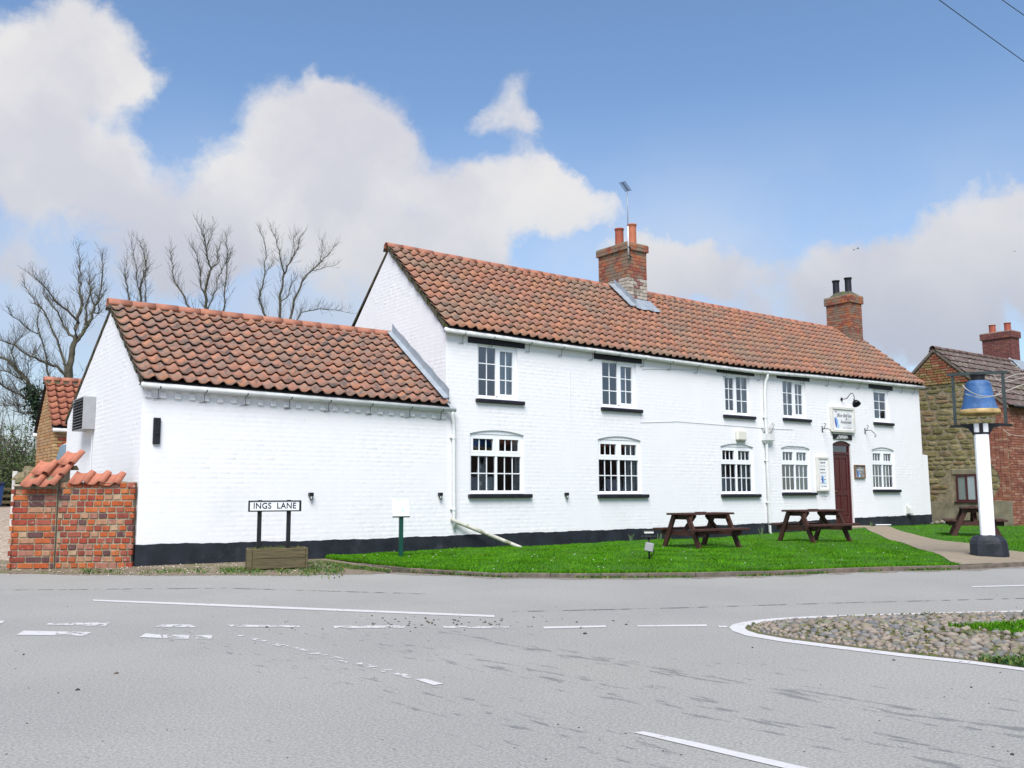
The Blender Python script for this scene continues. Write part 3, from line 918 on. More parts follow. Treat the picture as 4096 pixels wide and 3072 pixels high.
PATH_L = [G(3440, 2104, .2), G(3480, 2124, .19), G(3560, 2151, .17), G(3628, 2174, .15), G(3730, 2212, .12), G(3800, 2242, .10), G(3836, 2259, .07)]
PATH_R = [G(3535, 2104, .2), G(3580, 2118, .19), G(3674, 2140, .17), G(3780, 2158, .15), G(3877, 2174, .13), G(4000, 2195, .12), G(4110, 2213, .11), G(4400, 2262, .07)]
DOORX0, DOORX1 = F(3336, 1900).x, F(3413, 2000).x
PL = [(DOORX0-.35, .02)]+[(p.x, p.y) for p in PATH_L]
PR = [(DOORX1+.5, .02)]+[(p.x, p.y) for p in PATH_R]
PR = [PR[0]]+PR[1:]
PATHP = PL+[(p[0], kerb_y(p[0])) for p in [(16.5, 0), (18, 0), (20, 0)]]+PR[::-1]
PATHP = PL+[(PR[-1][0], kerb_y(PR[-1][0]))]+PR[::-1]

# lawn base sheet, a fine grid from the edging back to the houses
XS = [KERB[0].x+.02+i*.25 for i in range(int((42-KERB[0].x)/.25))]
lv = []; lf = []
NT_ = 22
for x in XS:
    y0 = kerb_y(x)+.02; y1 = .12
    for j in range(NT_+1):
        y = y0+(y1-y0)*j/NT_
        lv.append((x, y, ground_z(x, y)))
for i in range(len(XS)-1):
    for j in range(NT_):
        a = i*(NT_+1)+j
        lf.append((a, a+NT_+1, a+NT_+2, a+1))
lawn = tag(MB().add(lv, lf).build('lawn', SOIL, smooth=True), kind='structure')

pts = []
cand = 0
while len(pts) < 150000 and cand < 900000:
    cand += 1
    x = random.uniform(7.2, 34); yk = kerb_y(x)
    y = random.uniform(yk+.03, 0)
    dd = (x-CAM[0])**2+(y-CAM[1])**2
    if random.random() > min(1, 330/dd): continue
    if not in_view(x, y): continue
    if x > 12 and in_poly(x, y, PATHP): continue
    pts.append((x, y))
P = np.array([(x, y, ground_z(x, y)-.004) for x, y in pts])
tuft = .75+.5*np.array([math.sin(x*5.1)*math.sin(y*4.3+x) for x, y in pts])
tag(blades('lawn_grass', P, (.024+.024*rng.random(len(P)))*np.clip(tuft, .55, 1.4), GRASS, .0055, .8), 'short bright green grass of the front lawn', 'grass', kind='stuff')
# longer unmown tufts along the back of the edging and around the edges
pts = []
for i in range(9000):
    t = random.random()*(len(KERB)-4); k = int(t); p = KERB[k].lerp(KERB[k+1], t-k)
    if 14.6 < p.x < 21 and in_poly(p.x, p.y+.1, PATHP): continue
    pts.append((p.x, p.y+random.uniform(.03, .14), 0))
P = np.array([(x, y, ground_z(x, y)-.003) for x, y, _ in pts])
tag(blades('edge_grass', P, .035+.04*rng.random(len(P)), GRASS, .005, .9), 'slightly longer grass along the lawn edging', 'grass', kind='stuff')

# beige path from the door to the bell post
pm = MB()
n1 = 16


def sample(poly, t):
    L = [0]
    for i in range(len(poly)-1): L.append(L[-1]+math.dist(poly[i], poly[i+1]))
    s = t*L[-1]
    for i in range(len(poly)-1):
        if s <= L[i+1] or i == len(poly)-2:
            u = (s-L[i])/max(1e-9, L[i+1]-L[i]); return (poly[i][0]+(poly[i+1][0]-poly[i][0])*u, poly[i][1]+(poly[i+1][1]-poly[i][1])*u)


PRC = PR+[(PR[-1][0], kerb_y(PR[-1][0])+.01)]
gridv = []
for i in range(n1*2+1):
    a = sample(PL, i/(2*n1)); b = sample(PRC, i/(2*n1))
    for j in range(9):
        x = a[0]+(b[0]-a[0])*j/8; y = a[1]+(b[1]-a[1])*j/8
        y = max(y, kerb_y(x)+.012)
        gridv.append((x, y, ground_z(x, y)+.012))
gf = []
for i in range(n1*2):
    for j in range(8):
        a = i*9+j; gf.append((a, a+1, a+10, a+9))
path = tag(MB().add(gridv, gf).build('path', PATHM), kind='structure')

# low edging of long stones and boards in front of the lawn
edging = MB()
edge_root = thing('lawn_edging', None, None); edge_root['kind'] = 'structure'
bl = []
acc = 0
for i in range(len(KERB)-2):
    a, b = KERB[i], KERB[i+1]; L = (b-a).length; n = max(1, round(L/.95))
    for k in range(n):
        p, q = a.lerp(b, k/n), a.lerp(b, (k+1)/n)
        bl.append((p, q))
for (p, q) in bl:
    d = (q-p); d.z = 0; L = d.length; ang = math.atan2(d.y, d.x)
    h = (p.z+q.z)/2+random.uniform(-.006, .006)
    me = MB().cbox(.003, L-.003, -.03, .03, -.05, h, .007).mesh('kerb_stone', KERBM); fixn(me)
    link('kerb_stone', me, edge_root, (p.x, p.y-.02, 0), (random.uniform(-.02, .02), 0, ang))

# weeds and moss at the foot of the edging, the wall and the planter
pts = []
for i in range(5200):
    t = random.random()*9; k = int(t); p = KERB[k].lerp(KERB[k+1], t-k)
    if math.sin(p.x*2.7)+math.sin(p.x*6.1+1) < random.uniform(-.6, 1.6): continue
    pts.append((p.x-.02, p.y-.06-abs(random.gauss(0, .035)), .002))
for i in range(6200):
    px = random.uniform(330, 1420); py = random.gauss(2276, 7) if px < 1180 else random.gauss(2268, 14)
    if math.sin(px*.021)+math.sin(px*.057) < random.uniform(-1.6, .9): continue
    p = G(px, py, .03); pts.append((p.x, p.y, .02))
for i in range(2600):
    px = 1180+380*random.random()**1.4; u = random.random()**1.3*(1-.75*sstep(1350, 1560, px)); py = np.interp(px, [1180, 1260, 1570, 1600], [2262, 2240, 2284, 2286])+u*15
    p = G(px, py, .03); pts.append((p.x, p.y, .02))
for i in range(900):
    px = 4110-abs(random.gauss(0, 110)); py = random.gauss(2648, 9)
    p = G(px, py, .02)
    if in_poly(p.x, p.y, ISL+[(14, -13)]): pts.append((p.x, p.y, .01))
n_edge = len(pts)
for i in range(20000):
    x = random.uniform(6.9, 12.6); y = random.uniform(-14.8, -10.5)
    if not in_poly(x, y, ISL+[(14, -13)]): continue
    if math.sin(x*4.1+y*2)+math.sin(y*6.3-x*3) < random.uniform(-.6, 1.7): continue
    pts.append((x, y, isl_z(x, y)))
P = np.array(pts)
tag(blades('weeds', P[:n_edge], .018+.035*rng.random(n_edge), WEED, .012, 1.1), 'low weeds along the edging and the verge', 'weeds', kind='stuff')
MOSSB = MAT('moss_tufts', rnd='attr', cols=[(0.09, 0.11, 0.02), (0.13, 0.14, 0.03), (0.06, 0.09, 0.02), (0.15, 0.13, 0.05)], rough=0.9, var=0.2)
tag(blades('island_moss', P[n_edge:], .012+.018*rng.random(len(P)-n_edge), MOSSB, .014, 1.2), 'yellowish moss between the cobbles of the island', 'moss', kind='stuff')
pts = []
for i in range(40000):
    x = random.uniform(8.3, 12.6); y = random.uniform(-13, -10.9)
    if in_poly(x, y, GRP) and in_view(x, y): pts.append((x, y, isl_z(x, y)))
P = np.array(pts)
tag(blades('island_grass', P, .03+.035*rng.random(len(P)), GRASS, .006, .8), 'patch of bright grass growing in the cobbled island', 'grass', kind='stuff')
# daisies dotted in the lawn
dv = []
for i in range(60):
    px, py = random.uniform(1400, 3700), random.uniform(2180, 2275)
    p = G(px, py, .13)
    if p.y > -.1 or p.y < kerb_y(p.x)+.1: continue
    dv.append((p.x, p.y, ground_z(p.x, p.y)+.05, .011))
DAISY = MAT('daisy_white', (0.75, 0.75, 0.7), 0.7, 0)
tag(scatter_oct('daisies', np.array(dv), DAISY), 'tiny white daisies dotted over the lawn', 'daisies', kind='stuff')

# ================================================================== the inn
XW, XM, XR = 4.30, 10.46, 29.0                            # wing gable, main left gable, main right gable
GUT_M = [(10.40, 4.77), (13.2, 4.725), (18.7, 4.655), (20.4, 4.645), (23.0, 4.70), (28.1, 4.755), (29.1, 4.765)]
GUT_W = [(4.2, 3.20), (6.2, 3.165), (10.6, 3.085)]
RID_M = [(10.3, 7.10), (13.7, 7.05), (16.8, 7.05), (24.5, 6.93), (29.1, 6.90)]
RID_W = [(4.2, 4.94), (10.6, 4.93)]
YE, YRM, YRW = -0.17, 2.52, 2.42


def arch_top(o):
    if o.get('rise', 0) == 0:
        return lambda x: o['z1']
    c = (o['x0']+o['x1'])/2; hw = (o['x1']-o['x0'])/2
    return lambda x: o['z1']+o['rise']*(1-((x-c)/hw)**2)


def strip_wall(name, x0, x1, zb, zt, opens, mat, parent, reveal=0.13, y=0.0):
    """front wall with openings, built in upright strips, and the reveals of the openings"""
    xs = {x0, x1}
    for o in opens:
        n = 10 if o.get('rise', 0) else 1
        for i in range(n+1): xs.add(o['x0']+(o['x1']-o['x0'])*i/n)
    for i in range(41): xs.add(x0+(x1-x0)*i/40)
    xs = sorted(xs); xs = [x for i, x in enumerate(xs) if i == 0 or x-xs[i-1] > 1e-5]
    m = MB()
    for a, b in zip(xs, xs[1:]):
        mid = (a+b)/2
        ops = sorted([o for o in opens if o['x0']-1e-6 < mid < o['x1']+1e-6], key=lambda o: o['z0'])
        lo = (zb(a), zb(b))
        for o in ops:
            t = arch_top(o)
            m.add([(a, y, lo[0]), (b, y, lo[1]), (b, y, o['z0']), (a, y, o['z0'])], [(0, 1, 2, 3)])
            lo = (t(a), t(b))
            m.add([(a, y, t(a)), (b, y, t(b)), (b, y+reveal, t(b)), (a, y+reveal, t(a))], [(0, 1, 2, 3)])
            m.add([(a, y, o['z0']), (b, y, o['z0']), (b, y+reveal, o['z0']), (a, y+reveal, o['z0'])], [(3, 2, 1, 0)])
        m.add([(a, y, lo[0]), (b, y, lo[1]), (b, y, zt(b)), (a, y, zt(a))], [(0, 1, 2, 3)])
    for o in opens:
        t = arch_top(o)
        for xx in (o['x0'], o['x1']):
            m.add([(xx, y, o['z0']), (xx, y+reveal, o['z0']), (xx, y+reveal, t(xx)), (xx, y, t(xx))], [(0, 1, 2, 3)])
    return m.build(name, mat, parent, fix=False)


def relief(name, intervals, z0, z1, place, mat, parent, course=0.086, length=0.245, gap=0.009, dmax=0.0026):
    """painted brick courses standing a few millimetres proud of the joints"""
    V = []; n = 0
    z = z0; row = 0
    while z < z1-.02:
        zt = min(z+course-gap, z1)
        for (a, b) in intervals(z, zt):
            u = a-(length/2 if row % 2 else 0)-random.uniform(0, .05)
            while u < b:
                L = length*(0.52 if random.random() < .3 else 1)*random.uniform(.96, 1.04)
                p, q = max(u, a)+gap/2, min(u+L, b)-gap/2
                if q-p > .03:
                    d = random.uniform(.0006, dmax)*(.15+1.1*max(0., .5+.5*math.sin(u*1.3+2*math.sin(z*1.7))*math.sin(z*2.1+u*.7))); c = random.uniform(.008, .018)
                    j = [random.uniform(-.004, .004) for _ in range(4)]
                    V += [place(p, z+j[0], 0), place(q, z+j[1], 0), place(q, zt+j[2], 0), place(p, zt+j[3], 0),
                          place(p+c, z+c+j[0], d), place(q-c, z+c+j[1], d), place(q-c, zt-c+j[2], d), place(p+c, zt-c+j[3], d)]
                    n += 1
                u += L
        z += course; row += 1
    f0 = np.array([(4, 5, 6, 7), (0, 1, 5, 4), (1, 2, 6, 5), (2, 3, 7, 6), (3, 0, 4, 7)])
    Fc = (f0[None]+8*np.arange(n)[:, None, None]).reshape(-1, 4)
    o = fast(name, np.array(V), Fc, mat, None, parent)
    fixn(o.data)
    o['kind'] = 'stuff'
    return o


def cut_open(x0, x1, opens):
    def f(za, zb):
        iv = [(x0, x1)]
        for o in opens:
            if zb < o['z0'] or za > o['z1']+o.get('rise', 0)*.55: continue
            new = []
            for a, b in iv:
                if o['x1'] <= a or o['x0'] >= b: new.append((a, b)); continue
                if a < o['x0']: new.append((a, o['x0']))
                if b > o['x1']: new.append((o['x1'], b))
            iv = new
        return iv
    return f


def tile_mesh(W, L, t, A, mat, seed):
    r = random.Random(seed)
    nu = 10
    vs = []; fs = []
    tw = r.uniform(-.004, .004); lift = .050
    us = [-.03+1.09*i/nu for i in range(nu+1)]
    prof = [A*math.cos(2*math.pi*(u-.84))+.26*A*math.cos(4*math.pi*(u-.84)) for u in us]
    for v in (0, L):
        for i, u in enumerate(us):
            vs.append((u*W, v, prof[i]+lift*(1-v/L)+tw*u+(.004 if u > .98 else 0)))
    for i, u in enumerate(us):
        vs.append((u*W, .004, prof[i]+lift-t))
    n = nu+1
    for i in range(nu):
        fs.append((i, i+1, n+i+1, n+i)); fs.append((2*n+i, 2*n+i+1, i+1, i))
    vs += [(us[-1]*W, L, prof[-1]-t), (us[0]*W, L, prof[0]-t)]
    fs.append((n-1, 3*n-1, 3*n, 2*n-1)); fs.append((0, n, 3*n+1, 2*n))
    me = bpy.data.meshes.new('pantile'); me.from_pydata(vs, [], fs); me.materials.append(mat)
    sm = [True, False]*nu+[False, False]
    me.polygons.foreach_set('use_smooth', sm)
    me.update(); fixn(me)
    if me.polygons[0].normal.z < 0: me.flip_normals()
    return me


def pantile_roof(parent, eave, ridge, ye, yr, x0, x1, pitch, rows, mat, matfar, maxobj):
    """rows of single pantiles; the ones that show largest are objects, the others one mesh"""
    cols = max(1, round((x1-x0)/pitch)); W = (x1-x0)/cols
    mid = (x0+x1)/2
    S = math.dist((ye, lerp_pts(mid, eave)), (yr, lerp_pts(mid, ridge)))
    gauge = S/rows
    ms = [tile_mesh(W, gauge*1.2, .013, .033, mat, i) for i in range(3)]
    far = []
    cnt = 0
    for c in range(cols):
        xa = x0+c*W
        pe = Vector((xa, ye, lerp_pts(xa, eave))); pr = Vector((xa, yr, lerp_pts(xa, ridge)))
        pe2 = Vector((xa+W, ye, lerp_pts(xa+W, eave)))
        ax = (pe2-pe).normalized(); ay = (pr-pe).normalized(); az = ax.cross(ay).normalized(); ay = az.cross(ax)
        for r in range(rows):
            p = pe.lerp(pr, r/rows) + az*(.018+random.uniform(-.004, .004)) + ay*random.uniform(-.012, .012)
            rotm = Matrix((ax, ay, az)).transposed().to_4x4()
            mt = Matrix.Translation(p) @ rotm @ Matrix.Rotation(random.uniform(-.012, .012), 4, 'Z')
            if cnt < maxobj:
                o = bpy.data.objects.new('pantile', ms[(c*7+r*3) % 3]); COL.objects.link(o); o.parent = parent; o.matrix_local = mt
                cnt += 1
            else:
                far.append(np.array(mt))
    if far:
        me = ms[0]; v0 = np.array([(*v.co, 1) for v in me.vertices])
        quads = np.array([p.vertices[:] for p in me.polygons])
        V = np.concatenate([(v0 @ T.T)[:, :3] for T in far]); n = len(far)
        Fc = (quads[None]+len(v0)*np.arange(n)[:, None, None]).reshape(-1, 4)
        o = fast('far_pantiles', V, Fc, matfar, np.repeat(rng.random(n), len(quads)), parent, True)
        o['kind'] = 'stuff'
    return gauge


def ridge_run(parent, pts, y, r=.115, L=.43, mat=RIDGE):
    a = pts[0][0]; b = pts[-1][0]
    n = round((b-a)/L)
    prof = [(math.cos(t)*r, math.sin(t)*r) for t in [math.pi*(-.08+1.16*i/10) for i in range(11)]]
    step = (b-a)/n
    m = MB()
    vs = [(0, p[0], p[1]) for p in prof]+[(step*.985, p[0], p[1]) for p in prof]+[(0, p[0]*.86, p[1]*.86) for p in prof]+[(step*.985, p[0]*.86, p[1]*.86) for p in prof]
    fs = []
    for i in range(10):
        fs += [(i, i+1, 12+i, 11+i), (22+i, 33+i, 34+i, 23+i), (i, 22+i, 23+i, i+1), (11+i, 12+i, 34+i, 33+i)]
    fs += [(0, 11, 33, 22), (10, 32, 43, 21)]
    me = m.add(vs, fs).mesh('ridge_tile', mat, True); fixn(me)
    for i in range(n):
        x = a+i*step
        z0, z1 = lerp_pts(x, pts), lerp_pts(x+step, pts)
        link('ridge_tile', me, parent, (x, y, z0+random.uniform(-.006, .006)), (0, -math.atan2(z1-z0, step)+random.uniform(-.01, .01), random.uniform(-.012, .012)))
    mm = MB()
    for i in range(n):
        x = a+i*step
        z0, z1 = lerp_pts(x, pts), lerp_pts(x+step, pts)
        for s in (-1, 1):
            mm.add([(x, y+s*(r*.98), z0-.03), (x+step, y+s*(r*.98), z1-.03), (x+step, y+s*(r+.035), z1-.10), (x, y+s*(r+.035), z0-.10)], [(0, 1, 2, 3)])
    mm.build('ridge_mortar', MOSSY, parent)


def gutter_run(parent, pts, y, xs, r=.056, rod=True):
    m = MB()
    P3 = [(p[0], y, p[1]-r) for p in pts]
    m.tube(P3, r, 12)
    gt = m.build('gutter', GUTTER, parent, True)
    for x in xs:
        z = lerp_pts(x, pts)-r
        b = MB(); n = 12
        ring = [(math.cos(t)*(r+.005), math.sin(t)*(r+.005)) for t in [math.pi*(-.95+1.25*i/n) for i in range(n+1)]]
        for i in range(n):
            (a0, b0), (a1, b1) = ring[i], ring[i+1]
            b.add([(x-.009, y+a0, z+b0), (x+.009, y+a0, z+b0), (x+.009, y+a1, z+b1), (x-.009, y+a1, z+b1)], [(0, 1, 2, 3)])
        if rod:
            b.tube([(x-.01, y+.03, z-r), (x-.012, y+.05, z-r-.16)], .005, 5)
            b.tube([(x-.08, y+.10, z-r-.17), (x+.05, -.012, z-r-.155)], .005, 5)
        b.build('gutter_bracket', BLACKM, gt)
    return gt


def gable_intervals(base_lo, base_hi, ez0, ez1, yr, zr):
    """width of a gable at height z (front eave height, rear eave height, ridge)"""
    def f(za, zb):
        lo, hi = base_lo, base_hi
        if zb > ez0: lo = base_lo+(zb-ez0)/(zr-ez0)*(yr-base_lo)
        if zb > ez1: hi = base_hi-(zb-ez1)/(zr-ez1)*(base_hi-yr)
        return [(lo, hi)] if hi-lo > .1 else []
    return f


# ------------------------------------------------------------------ main house
inn = thing('inn_building', 'long two-storey white painted brick inn with orange pantile roof', 'building', (XM, 0, 0))
inn.location = (0, 0, 0)
UPPER = [dict(x0=11.28, x1=12.37, z0=3.32, z1=4.52), dict(x0=14.91, x1=16.05, z0=3.32, z1=4.47), dict(x0=19.29, x1=20.38, z0=3.35, z1=4.47),
         dict(x0=21.82, x1=22.88, z0=3.38, z1=4.49), dict(x0=26.32, x1=27.19, z0=3.45, z1=4.50)]
LOWER = [dict(x0=11.08, x1=12.53, z0=1.26, z1=2.56, rise=.085), dict(x0=14.75, x1=16.16, z0=1.24, z1=2.55, rise=.085), dict(x0=19.10, x1=20.44, z0=1.23, z1=2.50, rise=.085),
         dict(x0=21.65, x1=22.96, z0=1.27, z1=2.52, rise=.085), dict(x0=26.10, x1=27.34, z0=1.35, z1=2.58, rise=.085)]
dz0 = .30
DOORO = dict(x0=DOORX0, x1=DOORX1, z0=dz0, z1=F(3337, 1775).z, rise=.10)
OPENS = UPPER+LOWER+[DOORO]
em = lambda x: lerp_pts(x, GUT_M)-.06
wall = strip_wall('wall', XM, XR, lambda x: -.05, em, OPENS, WHITE, inn)
# gables, rear wall, floors, roof deck
def gable_poly(x, yb, ez0, ez1, yr, zr, name, mat, parent, zb=-.05):
    m = MB(); m.add([(x, 0, zb), (x, 0, ez0), (x, yr, zr), (x, yb, ez1), (x, yb, zb)], [(0, 1, 2, 3, 4)])
    return m.build(name, mat, parent, fix=False)


gable_poly(XM, 5.1, em(XM), 4.7, YRM, 7.06, 'gable_wall', WHITE, inn)
gable_poly(XR, 5.1, em(XR), 4.65, YRM, 6.88, 'gable_wall', WHITE, inn)
m = MB(); m.add([(XM, 5.1, -.05), (XR, 5.1, -.05), (XR, 5.1, 4.7), (XM, 5.1, 4.7)], [(0, 1, 2, 3)]); m.build('rear_wall', WHITE, inn)
m = MB(); m.add([(XM, .16, 2.95), (XR, .16, 2.95), (XR, 5.1, 2.95), (XM, 5.1, 2.95)], [(0, 1, 2, 3)])
m.add([(XM, .16, .2), (XR, .16, .2), (XR, 5.1, .2), (XM, 5.1, .2)], [(0, 1, 2, 3)])
m.add([(XM, .16, 4.66), (XR, .16, 4.60), (XR, 5.1, 4.6), (XM, 5.1, 4.66)], [(0, 1, 2, 3)])
m.add([(XM+.05, 2.6, .2), (XR-.05, 2.6, .2), (XR-.05, 2.6, 4.6), (XM+.05, 2.6, 4.6)], [(0, 1, 2, 3)])
m.build('inner_floor', PLASTER, inn, fix=False)
m = MB()
for i in range(24):
    a, b = XM-.06+(XR+.1-XM)*i/24, XM-.06+(XR+.1-XM)*(i+1)/24
    m.add([(a, YE, lerp_pts(a, GUT_M)+.0), (b, YE, lerp_pts(b, GUT_M)+.0), (b, YRM, lerp_pts(b, RID_M)), (a, YRM, lerp_pts(a, RID_M))], [(0, 1, 2, 3)])
    a3 = max(a, XM)
    m.add([(a3, YRM, lerp_pts(a, RID_M)), (b, YRM, lerp_pts(b, RID_M)), (b, 5.3, 4.66), (a3, 5.3, 4.66)], [(0, 1, 2, 3)])
    m.add([(a, YE, lerp_pts(a, GUT_M)+.0), (b, YE, lerp_pts(b, GUT_M)), (b, 0.0, lerp_pts(b, GUT_M)-.055), (a, 0.0, lerp_pts(a, GUT_M)-.055)], [(0, 1, 2, 3)])
roofm = m.build('main_roof', UNDERLAY, inn, fix=False)
EAVE_M = [(p[0], p[1]+.012) for p in GUT_M]
pantile_roof(roofm, EAVE_M, [(p[0], p[1]+.02) for p in RID_M], YE-.01, YRM-.02, XM-.07, XR+.08, .241, 12, TILE_M, TILE_MA, 300)
# rear slope (not seen from the road): plain ribbed sheet of tiles
m = MB()
for i in range(77*4):
    a = XM-.012+(XR+.09-XM)*i/308; b = XM-.012+(XR+.09-XM)*(i+1)/308
    w0, w1 = .03+.028*math.cos(i*math.pi/2), .03+.028*math.cos((i+1)*math.pi/2)
    m.add([(a, YRM, lerp_pts(a, RID_M)+w0), (b, YRM, lerp_pts(b, RID_M)+w1), (b, 5.3, 4.68+w1), (a, 5.3, 4.68+w0)], [(0, 1, 2, 3)])
m.build('rear_slope_tiles', TILE_MA, roofm)
RM2 = [(p[0], p[1]+.018) for p in RID_M]
ridge_run(roofm, [(10.36, lerp_pts(10.36, RM2)), (13.7, lerp_pts(13.7, RM2)), (17.62, lerp_pts(17.62, RM2))], YRM, .108)
ridge_run(roofm, [(18.42, lerp_pts(18.42, RM2)), (24.5, lerp_pts(24.5, RM2)), (28.12, lerp_pts(28.12, RM2))], YRM, .108)
# mortared verges on the left gable
def verge_strip(x, y0, z0, y1, z1, parent, wdt=.10, thk=.055):
    m = MB(); n = 26
    for i in range(n):
        a, b = i/n, (i+1)/n
        pa, pb = (y0+(y1-y0)*a, z0+(z1-z0)*a), (y0+(y1-y0)*b, z0+(z1-z0)*b)
        ja, jb = .012*math.sin(i*2.3), .012*math.sin((i+1)*2.3)
        x_ = x-thk-.01*math.sin(i*1.7)
        m.add([(x_, pa[0], pa[1]+.025), (x_, pb[0], pb[1]+.025), (x_, pb[0], pb[1]-wdt+jb), (x_, pa[0], pa[1]-wdt+ja)], [(0, 1, 2, 3)])
        m.add([(x_, pa[0], pa[1]-wdt+ja), (x_, pb[0], pb[1]-wdt+jb), (x+.01, pb[0], pb[1]-wdt+jb), (x+.01, pa[0], pa[1]-wdt+ja)], [(0, 1, 2, 3)])
        m.add([(x_, pa[0], pa[1]+.025), (x_, pb[0], pb[1]+.025), (x+.03, pb[0], pb[1]+.025), (x+.03, pa[0], pa[1]+.025)], [(0, 1, 2, 3)])
    return m.build('verge_mortar', MOSSY, parent)


verge_strip(XM, YE+.02, lerp_pts(XM, GUT_M), YRM, 7.11, roofm)
verge_strip(XM, 5.3, 4.7, YRM, 7.08, roofm, .01, .012)
relief('brickwork', cut_open(XM+.01, XR-.01, OPENS), .0, 4.60, lambda u, z, d: (u, -d, z), WHITE, inn)
relief('brickwork', gable_intervals(0.02, 5.05, em(XM), 4.7, YRM, 7.0), 3.0, 6.95, lambda u, z, d: (XM-d, u, z), WHITE, inn)
# thickened foot of the far corner
m = MB(); bz = F(3690, 1820).z
m.add([(XR-.02, -.004, -.05), (XR+.34, -.004, -.05), (XR+.30, -.004, bz), (XR-.02, -.004, bz+.02), (XR-.02, 2, -.05), (XR+.34, 2, -.05), (XR+.30, 2, bz), (XR-.02, 2, bz+.02)],
      [(0, 1, 2, 3), (1, 5, 6, 2), (3, 2, 6, 7), (5, 4, 7, 6)])
m.build('buttress', WHITE, inn)

# black painted plinth
def plinth(parent, pts, x0, x1, skip=None, base=-.03):
    m = MB(); n = int((x1-x0)/.07)
    for i in range(n):
        a, b = x0+(x1-x0)*i/n, x0+(x1-x0)*(i+1)/n
        if skip and not (b < skip[0] or a > skip[1]): continue
        j = lambda x: .006*math.sin(x*4.1)+.004*math.sin(x*13.7)+.003*math.sin(x*31)
        za, zb = lerp_pts(a, pts)+j(a), lerp_pts(b, pts)+j(b)
        m.add([(a, -.016, base), (b, -.016, base), (b, -.014, zb), (a, -.014, za)], [(0, 1, 2, 3)])
        m.add([(a, -.014, za), (b, -.014, zb), (b, 0.003, zb+.006), (a, 0.003, za+.006)], [(0, 1, 2, 3)])
    return m.build('plinth', BLACKP, parent, fix=False)


PLT = [(p.x, p.z) for p in (F(551, 2179), F(1024, 2168), F(1389, 2159), F(1787, 2143), F(2024, 2134), F(2588, 2114), F(3023, 2095), F(3330, 2078), F(3414, 2072), F(3715, 2058))]
plinth(inn, PLT, XM+.005, DOORX0-.01)
plinth(inn, PLT, DOORX1+.01, XR+.345)

gutter_run(inn, [(10.36, 4.775)]+GUT_M[1:-1]+[(29.12, 4.765)], -.125, [10.85, 11.62, 12.65, 13.6, 14.55, 15.35, 16.25, 17.2, 18.2, 19.35, 20.75, 21.9, 22.7, 23.9, 24.6, 25.5, 26.4, 27.2, 27.9, 28.6])

# ------------------------------------------------------------------ windows
def bars(m, x0, x1, y0, y1, z0, z1):
    m.cbox(x0, x1, y0, y1, z0, z1, .004)


def pane_obj(parent, x0, x1, y, z0, z1):
    m = MB(); m.add([(x0, y, z0), (x1, y, z0), (x1, y, z1), (x0, y, z1)], [(0, 1, 2, 3)])
    link('pane', m.mesh('pane', GLASS), parent)


def light(frame, sash_m, bar_m, x0, x1, z0, z1, nx, nz, sash, y=.075):
    """one glazed light: optional opening sash, glazing bars, single panes"""
    if sash:
        s = .052; yy0, yy1 = y-.035, y+.02
        bars(sash_m, x0, x0+s, yy0, yy1, z0, z1); bars(sash_m, x1-s, x1, yy0, yy1, z0, z1)
        bars(sash_m, x0+s-.002, x1-s+.002, yy0, yy1, z0, z0+s); bars(sash_m, x0+s-.002, x1-s+.002, yy0, yy1, z1-s, z1)
        x0 += s; x1 -= s; z0 += s; z1 -= s
    b = .011
    for i in range(1, nx):
        xx = x0+(x1-x0)*i/nx; bar_m.box(xx-b, xx+b, y-.006, y+.012, z0, z1)
    for i in range(1, nz):
        zz = z0+(z1-z0)*i/nz; bar_m.box(x0, x1, y-.008, y+.010, zz-b, zz+b)
    for i in range(nx):
        for k in range(nz):
            pane_obj(frame, x0+(x1-x0)*i/nx, x0+(x1-x0)*(i+1)/nx, y+.004, z0+(z1-z0)*k/nz, z0+(z1-z0)*(k+1)/nz)


def curtain(frame, x0, x1, z0, z1, mat, y=.17, gather=0.0, side=1):
    """hanging cloth in folds, optionally tied back towards one side"""
    n = 36; rows = 9; vs = []; fs = []
    for j in range(rows+1):
        t = j/rows
        k = 1-gather*math.sin(math.pi*min(1, t*1.15))*.55
        for i in range(n+1):
            u = i/n
            uu = u*k if side < 0 else 1-(1-u)*k
            vs.append((x0+(x1-x0)*uu, y+.022*math.sin(u*30)+.01*math.sin(u*67+j), z1+(z0-z1)*t))
    for j in range(rows):
        for i in range(n):
            a = j*(n+1)+i; fs.append((a, a+1, a+n+2, a+n+1))
    MB().add(vs, fs).build('curtain', mat, frame, True, fix=False)


def sill(frame, x0, x1, z, h=.085, proj=.075, tilt=0.0):
    m = MB(); m.cbox(x0, x1, -proj, .06, z-h, z, .012)
    m.build('sill', TRIMBLACK, frame)


